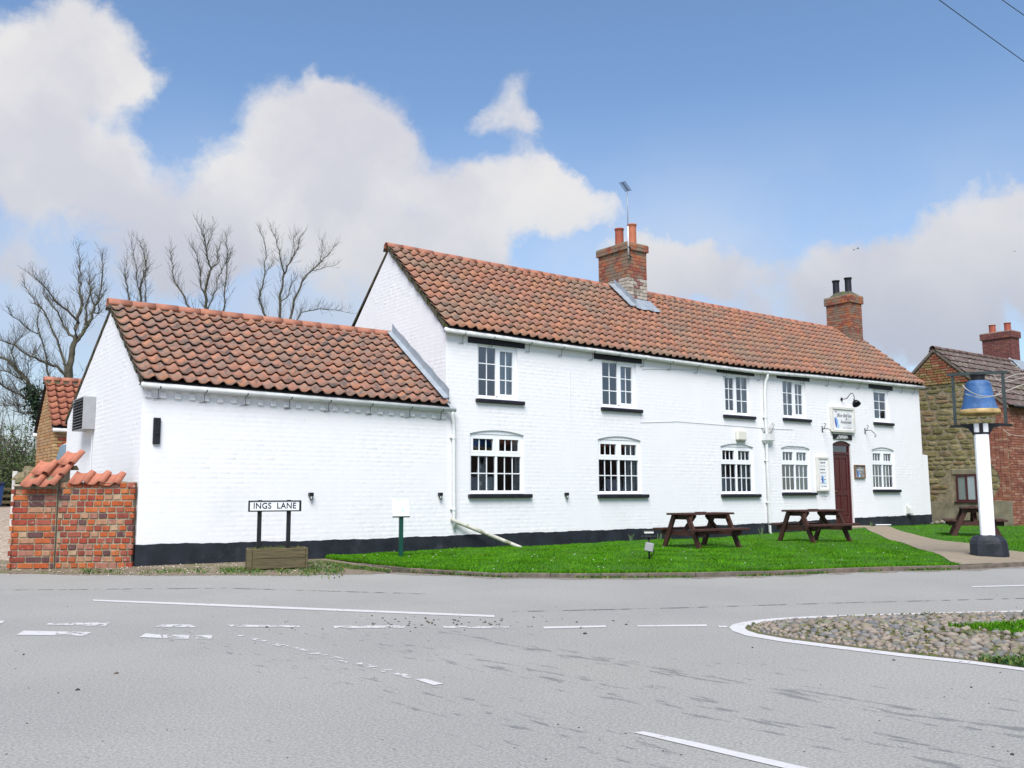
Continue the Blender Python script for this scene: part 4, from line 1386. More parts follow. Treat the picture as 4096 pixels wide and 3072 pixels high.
def upper_window(o, fixed_left, curt, single=False, lint=(0.26, 0.20)):
    x0, x1, z0, z1 = o['x0'], o['x1'], o['z0'], o['z1']
    fr = MB(); f = .055; ya, yb = .045, .115
    bars(fr, x0, x0+f, ya, yb, z0, z1); bars(fr, x1-f, x1, ya, yb, z0, z1)
    bars(fr, x0+f-.002, x1-f+.002, ya, yb, z0, z0+f*1.5); bars(fr, x0+f-.002, x1-f+.002, ya, yb, z1-f, z1)
    mid = (x0+x1)/2
    if not single: bars(fr, mid-.03, mid+.03, ya, yb, z0+f, z1-f)
    frame = fr.build('window', UPVC, inn)
    s, b = MB(), MB()
    zz0, zz1 = z0+f*1.5, z1-f
    if single:
        light(frame, s, b, x0+f, x1-f, zz0, zz1, 2, 3, True)
    else:
        light(frame, s, b, x0+f, mid-.03, zz0, zz1, 2, 3, not fixed_left)
        light(frame, s, b, mid+.03, x1-f, zz0, zz1, 2, 3, fixed_left)
    s.build('sash', UPVC, frame); b.build('glazing_bars', UPVC, frame)
    l = MB(); l.cbox(x0-lint[0], x1+lint[1], -.022, .12, z1+.004, z1+.135, .01); l.build('lintel', TRIMBLACK, frame)
    sill(frame, x0-.06, x1+.16, z0-.004, .082)
    st = MB(); st.cbox(x0+.002, x1-.002, -.012, .05, z0-.002, z0+.028, .006); st.build('sub_sill', UPVC, frame)
    for c in curt: curtain(frame, x0+(x1-x0)*c[0], x0+(x1-x0)*c[1], z0-.05, z1+.05, c[2])
    return frame


def lower_window(o, curt):
    x0, x1, z0, z1 = o['x0'], o['x1'], o['z0'], o['z1']
    t = arch_top(o)
    fr = MB(); f = .058; ya, yb = .045, .115
    zt = z0+(z1-z0)*.655; mid = (x0+x1)/2
    bars(fr, x0, x0+f, ya, yb, z0, z1); bars(fr, x1-f, x1, ya, yb, z0, z1)
    bars(fr, x0+f-.002, x1-f+.002, ya, yb, z0, z0+f*1.25); bars(fr, x0+f-.002, x1-f+.002, ya, yb, z1-f, z1)
    bars(fr, x0+f-.002, x1-f+.002, ya-.004, yb, zt-.035, zt+.035)
    bars(fr, mid-.028, mid+.028, ya, yb, z0+f, zt-.036); bars(fr, mid-.028, mid+.028, ya, yb, zt+.036, z1-f)
    # board filling the arched head
    n = 12; pv = []; pf = []
    for i in range(n+1):
        x = x0+(x1-x0)*i/n
        pv += [(x, ya-.012, z1-.004), (x, ya-.012, t(x)-.001)]
    for i in range(n): pf.append((2*i, 2*i+2, 2*i+3, 2*i+1))
    fr.add(pv, pf)
    frame = fr.build('window', UPVC, inn)
    s, b = MB(), MB()
    light(frame, s, b, x0+f, mid-.028, zt+.035, z1-f, 3, 1, True)
    light(frame, s, b, mid+.028, x1-f, zt+.035, z1-f, 3, 1, True)
    light(frame, s, b, x0+f, mid-.028, z0+f*1.25, zt-.035, 3, 2, False)
    light(frame, s, b, mid+.028, x1-f, z0+f*1.25, zt-.035, 3, 2, False)
    s.build('sash', UPVC, frame); b.build('glazing_bars', UPVC, frame)
    sill(frame, x0-.05, x1+.19, z0-.004, .085, .085)
    st = MB(); st.cbox(x0+.002, x1-.002, -.008, .05, z0-.002, z0+.022, .005); st.build('sub_sill', UPVC, frame)
    for c in curt: curtain(frame, x0+(x1-x0)*c[0], x0+(x1-x0)*c[1], z0-.05, z1+.05, c[2], gather=.5, side=1)
    return frame


upper_window(UPPER[0], True, [(.52, .98, CURT2), (-.06, .12, CURT2)])
upper_window(UPPER[1], True, [(.60, .78, CURT2)])
upper_window(UPPER[2], False, [(-.02, .10, CURT), (.80, 1.04, CURT)])
upper_window(UPPER[3], True, [(.02, .45, CURT), (.55, 1.0, CURT)])
upper_window(UPPER[4], True, [(.45, .68, CURT2)], True, (.22, .24))
W1 = lower_window(LOWER[0], [(.86, 1.02, CURT)])
lower_window(LOWER[1], [(.66, 1.02, CURT)])
lower_window(LOWER[2], [(-.02, .2, CURT), (.55, 1.02, CURT)])
lower_window(LOWER[3], [(.55, 1.02, CURT)])
lower_window(LOWER[4], [(.5, 1.02, CURT)])
# white sheet of paper propped inside the first ground-floor window
p0, p1 = F(1941, 1907, .2), F(1972, 1958, .2)
m = MB(); m.box(p0.x, p1.x, .135, .14, p1.z, p0.z); pc = m.build('menu_card', SIGNB)
tag(pc, 'white sheet propped inside the leftmost ground-floor window', 'card')

# ------------------------------------------------------------------ front door
x0, x1, z0, z1 = DOORO['x0'], DOORO['x1'], DOORO['z0'], DOORO['z1']
t = arch_top(DOORO)
fr = MB(); f = .06; ya, yb = .05, .13
zt = F(3345, 1812).z
bars(fr, x0, x0+f, ya, yb, z0, z1); bars(fr, x1-f, x1, ya, yb, z0, z1); bars(fr, x0+f-.002, x1-f+.002, ya, yb, zt-.035, zt+.035)
pv = []; pf = []
for i in range(13):
    x = x0+(x1-x0)*i/12; pv += [(x, ya, z1-.05), (x, ya, t(x)-.002)]
for i in range(12): pf.append((2*i, 2*i+2, 2*i+3, 2*i+1))
fr.add(pv, pf)
bars(fr, x0, x1, -.03, .13, z0-.002, z0+.055)
dframe = fr.build('door_frame', DOOR, inn)
m = MB(); m.add([(x0+f, .085, zt+.035), (x1-f, .085, zt+.035), (x1-f, .085, z1-.05), (x0+f, .085, z1-.05)], [(0, 1, 2, 3)]); link('pane', m.mesh('pane', GLASS), dframe)
d = MB(); a, b = x0+f+.004, x1-f-.004; zb, ztp = z0+.06, zt-.04
st, mu = .105, .09; yy = .07
hgt = ztp-zb; rails = [zb, zb+.20, zb+hgt*.40, zb+hgt*.40+.16, ztp-.11, ztp]
c0 = (a+b)/2
d.box(a, b, yy+.025, yy+.045, zb, ztp)
bars(d, a, a+st, yy, yy+.03, zb, ztp); bars(d, b-st, b, yy, yy+.03, zb, ztp); bars(d, c0-mu/2, c0+mu/2, yy, yy+.03, zb+.20, ztp-.11)
for (r0, r1) in ((rails[0], rails[1]), (rails[2], rails[3]), (rails[4], rails[5])): bars(d, a+st-.002, b-st+.002, yy+.001, yy+.031, r0, r1)
for (p, q) in ((a+st, c0-mu/2), (c0+mu/2, b-st)):
    for (r0, r1) in ((rails[1], rails[2]), (rails[3], rails[4])):
        bars(d, p+.025, q-.025, yy+.012, yy+.03, r0+.025, r1-.025)
dleaf = d.build('door', DOOR, dframe)
BRASS = MAT('brass', (0.35, 0.22, 0.07), 0.35, 0, metallic=0.8)
h = MB(); h.cbox(a+.02, a+.13, yy-.035, yy-.015, zb+.93, zb+.955, .004); h.box(a+.04, a+.06, yy-.02, yy+.002, zb+.93, zb+.95); h.build('handle', BRASS, dframe)
m = MB(); m.cbox(x0-.18, x1+.25, -.42, -.02, ground_z(x0, -.3)-.05, z0-.03, .015); m.build('doorstep', MAT('step_stone', (0.30, 0.25, 0.18), 0.9, 0.2, 8), inn)

# ------------------------------------------------------------------ rainwater pipes
def pipe(parent, pts, r, mat=GUTTER, clips=(), name='downpipe'):
    p = MB().tube(pts, r, 10).build(name, mat, parent, True)
    for (x, y, z) in clips:
        c = MB(); c.box(x-.07, x+.07, y-.0, 0.0, z-.012, z+.012); c.tube([(x, y, z-.03), (x, y, z+.03)], r+.008, 10); c.build('pipe_clip', mat, p)
    return p


px = F(3062, 1700).x
gz = lerp_pts(px, GUT_M)-.11
pipe(inn, [(px, -.125, gz+.02), (px, -.125, gz-.07), (px-.03, -.075, gz-.2), (px-.05, -.06, gz-.5), (px-.06, -.06, 2.75), (px-.06, -.06, .2), (px-.02, -.09, .12)], .042,
     clips=((px-.06, -.06, 3.35), (px-.06, -.06, 2.15), (px-.06, -.06, 1.0)))
hb = MB(); hz = F(3060, 1750).z
hb.add([(px-.20, -.15, hz-.08), (px+.20, -.15, hz-.08), (px+.20, 0, hz-.08), (px-.20, 0, hz-.08), (px-.20, -.15, hz+.10), (px+.20, -.15, hz+.10), (px+.20, 0, hz+.10), (px-.20, 0, hz+.10),
        (px-.12, -.10, hz-.17), (px+.02, -.10, hz-.17), (px+.02, -.01, hz-.17), (px-.12, -.01, hz-.17)],
       [(4, 5, 6, 7), (0, 1, 5, 4), (1, 2, 6, 5), (3, 0, 4, 7), (0, 8, 9, 1), (1, 9, 10, 2), (3, 11, 8, 0), (8, 11, 10, 9)])
hb.build('pipe_hopper', GUTTER, inn)
GREYPIPE = MAT('grey_pipe', (0.42, 0.42, 0.40), 0.5, 0.15, 8)
pa, pb = F(3072, 1740, -.08), F(3095, 1697, -.08)
pipe(inn, [(pa.x, -.08, pa.z), (pb.x, -.08, pb.z), (pb.x+.05, .01, pb.z+.05)], .028, GREYPIPE, name='waste_pipe')
pipe(inn, [(px-.16, -.09, hz+.08), (px-.16, -.09, hz+.25), (px-.16, .02, hz+.27)], .03, GREYPIPE, name='waste_pipe')
pipe(inn, [(px+.10, -.09, hz+.08), (px+.12, -.09, hz+.38)], .026, GREYPIPE, name='waste_pipe')
# thin cables and pipes clipped along the front
CABLE = MAT('white_cable', (0.6, 0.62, 0.65), 0.5, 0.05)
for pts in ([(2700, 1685), (3050, 1712)], [(3075, 1714), (3170, 1718)], [(2280, 1480), (2280, 1560), (2282, 1680)], [(2568, 1476), (2800, 1478)], [(2562, 1640), (2560, 1690), (2700, 1686)]):
    MB().tube([(F(*p).x, -.010, F(*p).z) for p in pts], .005, 5).build('wall_cable', CABLE, inn)

# ------------------------------------------------------------------ chimneys
def brick_unit(mat):
    me = MB().cbox(-.5, .5, -.5, .5, -.5, .5, .06).mesh('brick', mat); fixn(me); return me


def chimney(parent, x0, x1, y0, y1, z0, z1, bmat, course=.092, cornice=2, proj=.045, wash=None, cap=.05, mort=MORTAR):
    core = MB().box(x0+.012, x1-.012, y0+.012, y1-.012, z0, z1)
    core.box(x0-proj+.012, x1+proj-.012, y0-proj+.012, y1+proj-.012, z1-course*cornice, z1+cap*.4)
    ch = core.build('chimney', mort, parent)
    bu = brick_unit(bmat); bw = brick_unit(wash[1]) if wash else None
    n = int((z1-z0)/course)
    far = MB()
    for r in range(n):
        zt = z1-r*course; zc = zt-course/2; p = proj if r < cornice else 0
        me = bw if wash and zc < wash[0] else bu
        for face in range(4):
            a, b = (x0-p, x1+p) if face in (0, 2) else (y0-p, y1+p)
            bl = .24; u = a-(bl/2 if (r+face) % 2 else 0)
            while u < b-.02:
                q0, q1 = max(u, a), min(u+bl, b); u += bl
                if q1-q0 < .04: continue
                c = (q0+q1)/2; L = q1-q0-.012; d = .05+random.uniform(-.004, .004)
                hh = course-.012
                if face == 0: loc, sc = (c, y0-p+.024, zc), (L, d, hh)
                elif face == 1: loc, sc = (x0-p+.024, c, zc), (d, L, hh)
                elif face == 2: loc, sc = (c, y1+p-.024, zc), (L, d, hh)
                else: loc, sc = (x1+p-.024, c, zc), (d, L, hh)
                if face < 2:
                    link('brick', me, ch, loc, (random.uniform(-.01, .01), random.uniform(-.01, .01), random.uniform(-.01, .01)), sc)
                else:
                    far.box(loc[0]-sc[0]/2, loc[0]+sc[0]/2, loc[1]-sc[1]/2, loc[1]+sc[1]/2, loc[2]-sc[2]/2, loc[2]+sc[2]/2)
    o = far.build('far_side_bricks', BR_RED, ch); o['kind'] = 'stuff'
    return ch


def pot(parent, x, y, z, r, h, mat, flare=1.0):
    prof = [(r*1.05, z-.05), (r, z+.05), (r*.97, z+h*.8), (r*flare, z+h*.93), (r*1.12*flare, z+h*.95), (r*1.12*flare, z+h), (r*.85*flare, z+h), (r*.8, z+h*.5)]
    MB().lathe(prof, 18, x, y).build('chimney_pot', mat, parent, True, fix=False)


c1x0, c1x1, c1y0, c1y1 = 17.64, 18.40, 1.90, 3.10
ch1 = chimney(inn, c1x0, c1x1, c1y0, c1y1, 5.9, 8.25, BR_CHIM, .098, 2, .05, (7.28, BR_WASH))
pot(ch1, 18.02, 2.60, 8.27, .125, .60, POT_R); pot(ch1, 18.02, 2.08, 8.27, .125, .60, MAT('chimney_pot_orange', (0.42, 0.14, 0.075), 0.7, 0.1))
m = MB()                                                 # lead round the foot of the stack
rz = lambda x, y: lerp_pts(x, GUT_M)+(lerp_pts(x, RID_M)-lerp_pts(x, GUT_M))*(y-YE)/(YRM-YE)
n = 10
for i in range(n):
    a, b = 1.55+(2.45-1.55)*i/n, 1.55+(2.45-1.55)*(i+1)/n
    m.add([(c1x0-.012, a, rz(c1x0, a)+.34), (c1x0-.012, b, rz(c1x0, b)+.34), (c1x0-.012, b, rz(c1x0, b)+.12), (c1x0-.012, a, rz(c1x0, a)+.12)], [(0, 1, 2, 3)])
    m.add([(c1x0-.012, a, rz(c1x0, a)+.20), (c1x0-.012, b, rz(c1x0, b)+.20), (c1x0-.22, b, rz(c1x0, b)+.17+.01*(i % 2)), (c1x0-.22, a, rz(c1x0, a)+.17+.01*((i+1) % 2))], [(0, 1, 2, 3)])
for i in range(8):
    a, b = c1x0-.05+(.92)*i/8, c1x0-.05+(.92)*(i+1)/8
    y_ = c1y0-.014; yl = y_-.40; zz = rz(a, y_)
    w0, w1 = .012*math.cos(i*1.6), .012*math.cos((i+1)*1.6)
    m.add([(a, y_, zz+.20), (b, y_, zz+.20), (b, y_, zz+.08), (a, y_, zz+.08)], [(0, 1, 2, 3)])
    m.add([(a, y_, zz+.19), (b, y_, zz+.19), (b, yl, rz(b, yl)+.17+w1), (a, yl, rz(a, yl)+.17+w0)], [(0, 1, 2, 3)])
m.build('flashing', LEAD, ch1)
c2x0, c2x1, c2y0, c2y1 = 28.15, 28.86, 1.85, 2.80
CT = 8.08
ch2 = chimney(inn, c2x0, c2x1, c2y0, c2y1, 5.9, CT, BR_CHIM, .088, 3, .05)
m = MB()
cx, cy = (c2x0+c2x1)/2, (c2y0+c2y1)/2
vs = []
for k in range(20):
    a = 2*math.pi*k/20; j = 1+.08*math.sin(k*2.3)
    sx = max(-1, min(1, math.cos(a)*1.35)); sy = max(-1, min(1, math.sin(a)*1.35))
    vs.append((cx+sx*.37*j, cy+sy*.49*j, CT-.01))
for k in range(20):
    a = 2*math.pi*k/20; vs.append((cx+math.cos(a)*.22, cy+math.sin(a)*.34, CT+.17+.03*math.sin(k*1.9)))
m.add(vs, [(k, (k+1) % 20, 20+(k+1) % 20, 20+k) for k in range(20)]+[tuple(range(20, 40))])
m.build('flaunching', MOSSY, ch2)
pot(ch2, cx-.02, cy+.26, CT+.13, .115, .54, POT_B, 1.08); pot(ch2, cx+.02, cy-.20, CT+.13, .115, .56, POT_B, 1.08)

# ------------------------------------------------------------------ single-storey wing
wing = thing('inn_wing', 'low white single-storey wing with pantile roof at left of the inn', 'building')
ew = lambda x: lerp_pts(x, GUT_W)-.06
strip_wall('wall', XW, XM-.001, lambda x: -.05, ew, [], WHITE, wing)
gable_poly(XW, 6.1, ew(XW), 2.93, YRW, 4.90, 'gable_wall', WHITE, wing)
m = MB(); m.add([(XW, 6.1, -.05), (XM, 6.1, -.05), (XM, 6.1, 2.93), (XW, 6.1, 2.93)], [(0, 1, 2, 3)]); m.build('rear_wall', WHITE, wing)
m = MB()
for i in range(8):
    a, b = XW-.07+(XM+.07-XW)*i/8, XW-.07+(XM+.07-XW)*(i+1)/8
    b = min(b, XM-.003)
    m.add([(a, YE, lerp_pts(a, GUT_W)), (b, YE, lerp_pts(b, GUT_W)), (b, YRW, lerp_pts(b, RID_W)), (a, YRW, lerp_pts(a, RID_W))], [(0, 1, 2, 3)])
    a3 = max(a, XW)
    m.add([(a3, YRW, lerp_pts(a, RID_W)), (b, YRW, lerp_pts(b, RID_W)), (b, 6.3, 2.86), (a3, 6.3, 2.86)], [(0, 1, 2, 3)])
    m.add([(a, YE, lerp_pts(a, GUT_W)), (b, YE, lerp_pts(b, GUT_W)), (b, 0, lerp_pts(b, GUT_W)-.055), (a, 0, lerp_pts(a, GUT_W)-.055)], [(0, 1, 2, 3)])
roofw = m.build('wing_roof', UNDERLAY, wing, fix=False)
pantile_roof(roofw, [(p[0], p[1]+.012) for p in GUT_W], [(p[0], p[1]+.015) for p in RID_W], YE-.01, YRW-.02, XW-.08, XM-.03, .241, 10, TILE_W, TILE_MA, 300)
m = MB()
for i in range(26*4):
    a = XW-.02+(XM-XW)*i/104; b = XW-.02+(XM-XW)*(i+1)/104
    w0, w1 = .03+.028*math.cos(i*math.pi/2), .03+.028*math.cos((i+1)*math.pi/2)
    m.add([(a, YRW, 4.93+w0), (b, YRW, 4.93+w1), (b, 6.3, 2.88+w1), (a, 6.3, 2.88+w0)], [(0, 1, 2, 3)])
m.build('rear_slope_tiles', TILE_MA, roofw)
ridge_run(roofw, [(XW-.10, 4.965), (XM-.02, 4.955)], YRW, .122, .46)
# rows of small tile slips bedded under the ridge
m = MB()
sl = Vector((0, YRW-YE, 4.93-3.15)).normalized(); nm = Vector((0, -sl.z, sl.y))
for c in range(26):
    xa = XW-.08+c*(XM-.03-XW+.08)/26+.02
    if c == 0:
        for k in range(3):
            p = Vector((0, 0, 0))-sl*(.15+.03*k)+nm*(.035-.012*k)
            m.beam((0, p.y, p.z), (.12, p.y, p.z), .05, .008, nm)
        slip = m.mesh('tile_slip', RIDGE); fixn(slip)
    link('tile_slip', slip, roofw, (xa, YRW, 4.955))
m = MB(); m.add([(XM-.05, YRW-.11, 4.93), (XM+.01, YRW-.11, 4.93), (XM+.01, YRW+.11, 4.93), (XM-.05, YRW+.11, 4.93), (XM-.05, YRW, 5.06), (XM+.01, YRW, 5.06)], [(0, 1, 5, 4), (2, 3, 4, 5), (0, 4, 3), (1, 2, 5)]); m.build('ridge_end', MOSSY, roofw)
verge_strip(XW, YE+.02, 3.21, YRW, 4.96, roofw, .11)
verge_strip(XW, 6.3, 2.88, YRW, 4.93, roofw, .02, .018)
# lead flashing where the wing roof meets the main gable
m = MB(); n = 14
for i in range(n):
    a, b = YE+(YRW-.1-YE)*i/n, YE+(YRW-.1-YE)*(i+1)/n
    za, zb = 3.09+(4.93-3.09)*(a-YE)/(YRW-YE), 3.09+(4.93-3.09)*(b-YE)/(YRW-YE)
    j, k = .015*math.sin(i*1.9), .015*math.sin((i+1)*1.9)
    m.add([(XM-.014, a, za+.36+j), (XM-.014, b, zb+.36+k), (XM-.022, b, zb+.12), (XM-.022, a, za+.12)], [(0, 1, 2, 3)])
    m.add([(XM-.022, a, za+.19), (XM-.022, b, zb+.19), (XM-.15, b, zb+.165), (XM-.15, a, za+.165)], [(0, 1, 2, 3)])
m.build('flashing', LEAD, roofw)
relief('brickwork', lambda a, b: [(XW+.01, XM-.005)], 0.0, 2.98, lambda u, z, d: (u, -d, z), WHITE, wing)
relief('brickwork', gable_intervals(0.02, 6.05, ew(XW), 2.93, YRW, 4.88), 0.5, 4.82, lambda u, z, d: (XW-d, u, z), WHITE, wing)
plinth(wing, PLT, XW-.012, XM+.0045)
m = MB(); m.add([(XW-.012, -.016, -.03), (XW-.012, .6, -.03), (XW-.012, .6, PLT[0][1]), (XW-.012, -.014, PLT[0][1])], [(0, 1, 2, 3)]); m.build('plinth_return', BLACKP, wing)
me = MB().cbox(-.054, .054, -.036, .02, -.05, .05, .006).mesh('dentil', WHITE); fixn(me)
n = 25
for i in range(n):
    x = XW+.09+(XM-.15-XW)*i/(n-1); link('dentil', me, wing, (x, -.005, lerp_pts(x, GUT_W)-.205+random.uniform(-.004, .004)))
m = MB()
for i in range(20):
    a, b = XW+.01+(XM-.02-XW)*i/20, XW+.01+(XM-.02-XW)*(i+1)/20
    m.add([(a, -.040, lerp_pts(a, GUT_W)-.125), (b, -.040, lerp_pts(b, GUT_W)-.125), (b, -.040, lerp_pts(b, GUT_W)-.06), (a, -.040, lerp_pts(a, GUT_W)-.06)], [(0, 1, 2, 3)])
    m.add([(a, -.040, lerp_pts(a, GUT_W)-.125), (b, -.040, lerp_pts(b, GUT_W)-.125), (b, 0, lerp_pts(b, GUT_W)-.125), (a, 0, lerp_pts(a, GUT_W)-.125)], [(0, 1, 2, 3)])
m.build('corbel_course', WHITE, wing)
gutter_run(wing, [(4.24, 3.20), (6.2, 3.165), (10.62, 3.085)], -.125, [4.55, 5.35, 6.1, 6.95, 7.75, 8.65, 9.55, 10.3])
pxx = 10.62
pipe(wing, [(10.55, -.125, 3.0), (10.55, -.125, 2.93), (10.62, -.075, 2.78), (10.63, -.06, 2.6), (10.64, -.06, .85), (10.66, -.06, .55)], .038,
     clips=((10.63, -.06, 2.45), (10.64, -.06, .95)))
e0 = F(1812, 2084, -.06); e1 = G(2078, 2189, .12)
pipe(wing, [(e0.x-.03, -.06, e0.z+.06), (e0.x+.03, -.07, e0.z), ((e0.x+e1.x)/2, (-.07+e1.y)/2, (e0.z+e1.z)/2+.01), (e1.x, e1.y, e1.z), (e1.x+.05, e1.y-.02, .09)], .042,
     MAT('mossy_pipe', (0.55, 0.53, 0.46), 0.5, 0.2, 8, stain=[((0.14, 0.14, 0.05), 6, 0.5, 0.62, 0.7)]), name='drain_pipe')

# ================================================================== fittings on the front
RF = (rad(90), 0, 0)                                      # text facing the road


def board(name, label, cat, px0, py0, px1, py1, depth, mat, border=None, bmat=None, bw=.05):
    """flat board fixed to the front wall, with an optional raised moulding"""
    cxp, cyp = (px0+px1)/2, (py0+py1)/2
    x0, x1 = F(px0, cyp, -depth).x, F(px1, cyp, -depth).x
    z1, z0 = F(cxp, py0, -depth).z, F(cxp, py1, -depth).z
    cx, cz = (x0+x1)/2, (z0+z1)/2; w_, h_ = (x1-x0)/2, (z1-z0)/2
    root = thing(name, label, cat, (cx, 0, cz))
    MB().cbox(-w_, w_, -depth, -.002, -h_, h_, .006).build('panel', mat, root)
    if border:
        b = MB(); e = .03
        for (a, c, d, f_) in ((-w_-.01, w_+.01, h_-bw, h_+.012), (-w_-.01, w_+.01, -h_-.012, -h_+bw), (-w_-.01, -w_+bw, -h_+bw-.002, h_-bw+.002), (w_-bw, w_+.01, -h_+bw-.002, h_-bw+.002)):
            b.cbox(a, c, -depth-e, -.004, d, f_, .008)
        b.build('frame', bmat, root)
    return root, w_, h_, depth


def flower(parent, x, z, s, y):
    """spray of blue bells, flat print"""
    for (mat, pts, nm) in ((FLOWP, [(-.18, .45), (-.02, .30), (.05, .05), (.16, -.28), (.05, -.52), (-.05, -.30), (-.15, .0)], 'print_violet'),
                           (FLOWB, [(-.05, .48), (.12, .42), (.26, .18), (.32, -.06), (.22, -.25), (.14, -.18), (.08, .05), (.0, .3)], 'print_blue'),
                           (FLOWL, [(.24, -.10), (.42, -.15), (.52, -.28), (.44, -.46), (.26, -.52), (.14, -.42), (.20, -.26)], 'print_pale')):
        m = MB(); m.add([(x+p[0]*s, y-.0006*(1 if mat is FLOWP else 2 if mat is FLOWB else 3), z+p[1]*s) for p in pts], [tuple(range(len(pts)))])
        m.build(nm, mat, parent, fix=False)


def scribble(parent, rows, y, mat, nm='lettering'):
    """lines too small to read: short uneven strokes"""
    m = MB()
    for (x0, x1, z, h) in rows:
        x = x0
        while x < x1:
            L = random.uniform(.5, 1.6)*h
            if random.random() > .16:
                m.add([(x, y, z-h*.5*random.uniform(.6, 1)), (min(x+L, x1), y, z-h*.5*random.uniform(.6, 1)), (min(x+L, x1), y, z+h*.5*random.uniform(.4, 1)), (x, y, z+h*.5*random.uniform(.4, 1))], [(0, 1, 2, 3)])
            x += L*1.25
    m.build(nm, mat, parent, fix=False)


# name board over the door
sb, w_, h_, dp = board('inn_signboard', 'cream framed name board above the maroon door', 'sign', 3326, 1630, 3417, 1728, .06, SIGNB, True, SIGNW, .07)
yy = -dp-.003
text('Ye', .09, INK, 'lettering', sb, (-w_+.22, yy, h_-.14), RF, .35, sx=1.1)
text('Blue Bell Inn', .145, INK, 'lettering', sb, (.06, yy, h_-.245), RF, .45, sx=1.1, space=.95)
text('&', .085, INK, 'lettering', sb, (.16, yy, h_-.35), RF, .35, sx=1.1)
text('Restaurant', .125, INK, 'lettering', sb, (.13, yy, h_-.44), RF, .45, sx=1.05, space=.95)
scribble(sb, [(-.02, .42, -h_+.13, .03)], yy, MAT('ink_faint', (0.42, 0.36, 0.40), 0.6, 0))
flower(sb, -w_+.21, -.09, .34, yy)
# licence board
lb, w_, h_, dp = board('licence_board', 'narrow black licence board directly above the door arch', 'sign', 3334, 1738, 3409, 1758, .03, INKB)
scribble(lb, [(-w_*.45, w_*.5, h_*.35, .06), (-w_*.6, w_*.65, -h_*.2, .04), (-w_*.8, w_*.3, -h_*.62, .022)], -dp-.002, INKW)
# tall menu board
mb_, w_, h_, dp = board('menu_board', 'tall cream menu board on the wall left of the door', 'sign', 3271, 1829, 3315, 1963, .06, SIGNB, True, SIGNW, .05)
rows = []
for i in range(11):
    zz = h_-.16-i*.098
    rows.append((-w_*.58*random.uniform(.6, 1), w_*.58*random.uniform(.6, 1), zz, .05 if i in (0, 2) else .026))
scribble(mb_, rows, -dp-.003, INK)
flower(mb_, -w_*.2, -h_+.33, .26, -dp-.003)
# slate plaque
pq, w_, h_, dp = board('slate_plaque', 'small grey plaque with brown frame right of the door', 'sign', 3419, 1861, 3459, 1912, .03, SLATE, True, MAT('plaque_frame', (0.18, 0.11, 0.07), 0.7, 0.2), .025)
scribble(pq, [(-w_*.2, w_*.3, h_*.7, .03), (-w_*.55, w_*.6, h_*.3, .055), (0, w_*.5, -h_*.2, .05)], -dp-.003, MAT('ink_pale', (0.5, 0.48, 0.48), 0.6, 0))
flower(pq, -w_*.4, -h_*.3, .24, -dp-.003)
# swan-neck lamp
a = F(3365, 1597); top = F(3411, 1579, -.45)
ln = thing('swan_neck_lamp', 'black swan-neck wall lamp above the name board', 'lamp', (a.x, 0, a.z))
s_ = [Vector((0, 0, 0)), Vector((.0, -.12, .0)), Vector((.0, -.20, .01)), Vector((.0, -.26, .08)), Vector((.0, -.33, .15)), Vector((.0, -.40, .14)), Vector((.0, -.44, .05)), Vector((.0, -.445, -.08))]
MB().tube(s_, .012, 8).build('arm', BLACKM, ln, True)
MB().lathe([(.0, 0), (.05, 0.004), (.055, .02), (.02, .04)], 14).build('wall_plate', BLACKM, ln).rotation_euler = (rad(90), 0, 0)
sh = MB().lathe([(.022, .05), (.03, .0), (.10, -.05), (.15, -.13), (.165, -.22), (.14, -.21), (.09, -.06)], 18)
so = sh.build('lamp_shade', BLACKM, ln, True, fix=False); so.location = (0, -.44, -.07); so.rotation_euler = (rad(-34), rad(10), 0); so.scale = (.75, .75, .8)
# scroll hooks for hanging baskets
for (pxp, lab) in ((3288, 'wrought iron basket hook on the wall left of the name board'), (3459, 'wrought iron basket hook on the wall right of the name board')):
    p = F(pxp, 1717 if pxp < 3400 else 1724)
    hk = thing('basket_hook', lab, 'hook', (p.x, 0, p.z), 0, 'basket hooks by the door')
    MB().tube([(0, 0, 0), (.0, -.12, .02), (.02, -.22, .0), (.05, -.30, -.10), (.06, -.34, -.16), (.07, -.31, -.20), (.06, -.28, -.17)], .011, 6).build('arm', BLACKM, hk, True)
    MB().tube([(0, -.06, .01), (.0, -.10, .08), (.01, -.13, .15), (.015, -.10, .18), (.01, -.07, .15)], .009, 6).build('scroll', BLACKM, hk, True)
    MB().cbox(-.02, .02, -.014, -.001, -.09, .09, .003).build('back_plate', BLACKM, hk)
# alarm box
p0, p1 = F(2938, 1729), F(2979, 1758)
al = thing('alarm_box', 'cream alarm box on the wall above the third ground-floor window', 'alarm box', ((p0.x+p1.x)/2, 0, (p0.z+p1.z)/2))
MB().cbox(-.19, .19, -.10, -.002, -.13, .15, .03).build('case', MAT('alarm_cream', (0.66, 0.64, 0.56), 0.4, 0.03), al)
MB().cbox(-.16, .16, -.07, -.03, -.152, -.128, .006).build('sounder', MAT('alarm_vent', (0.3, 0.3, 0.25), 0.6, 0.1), al)
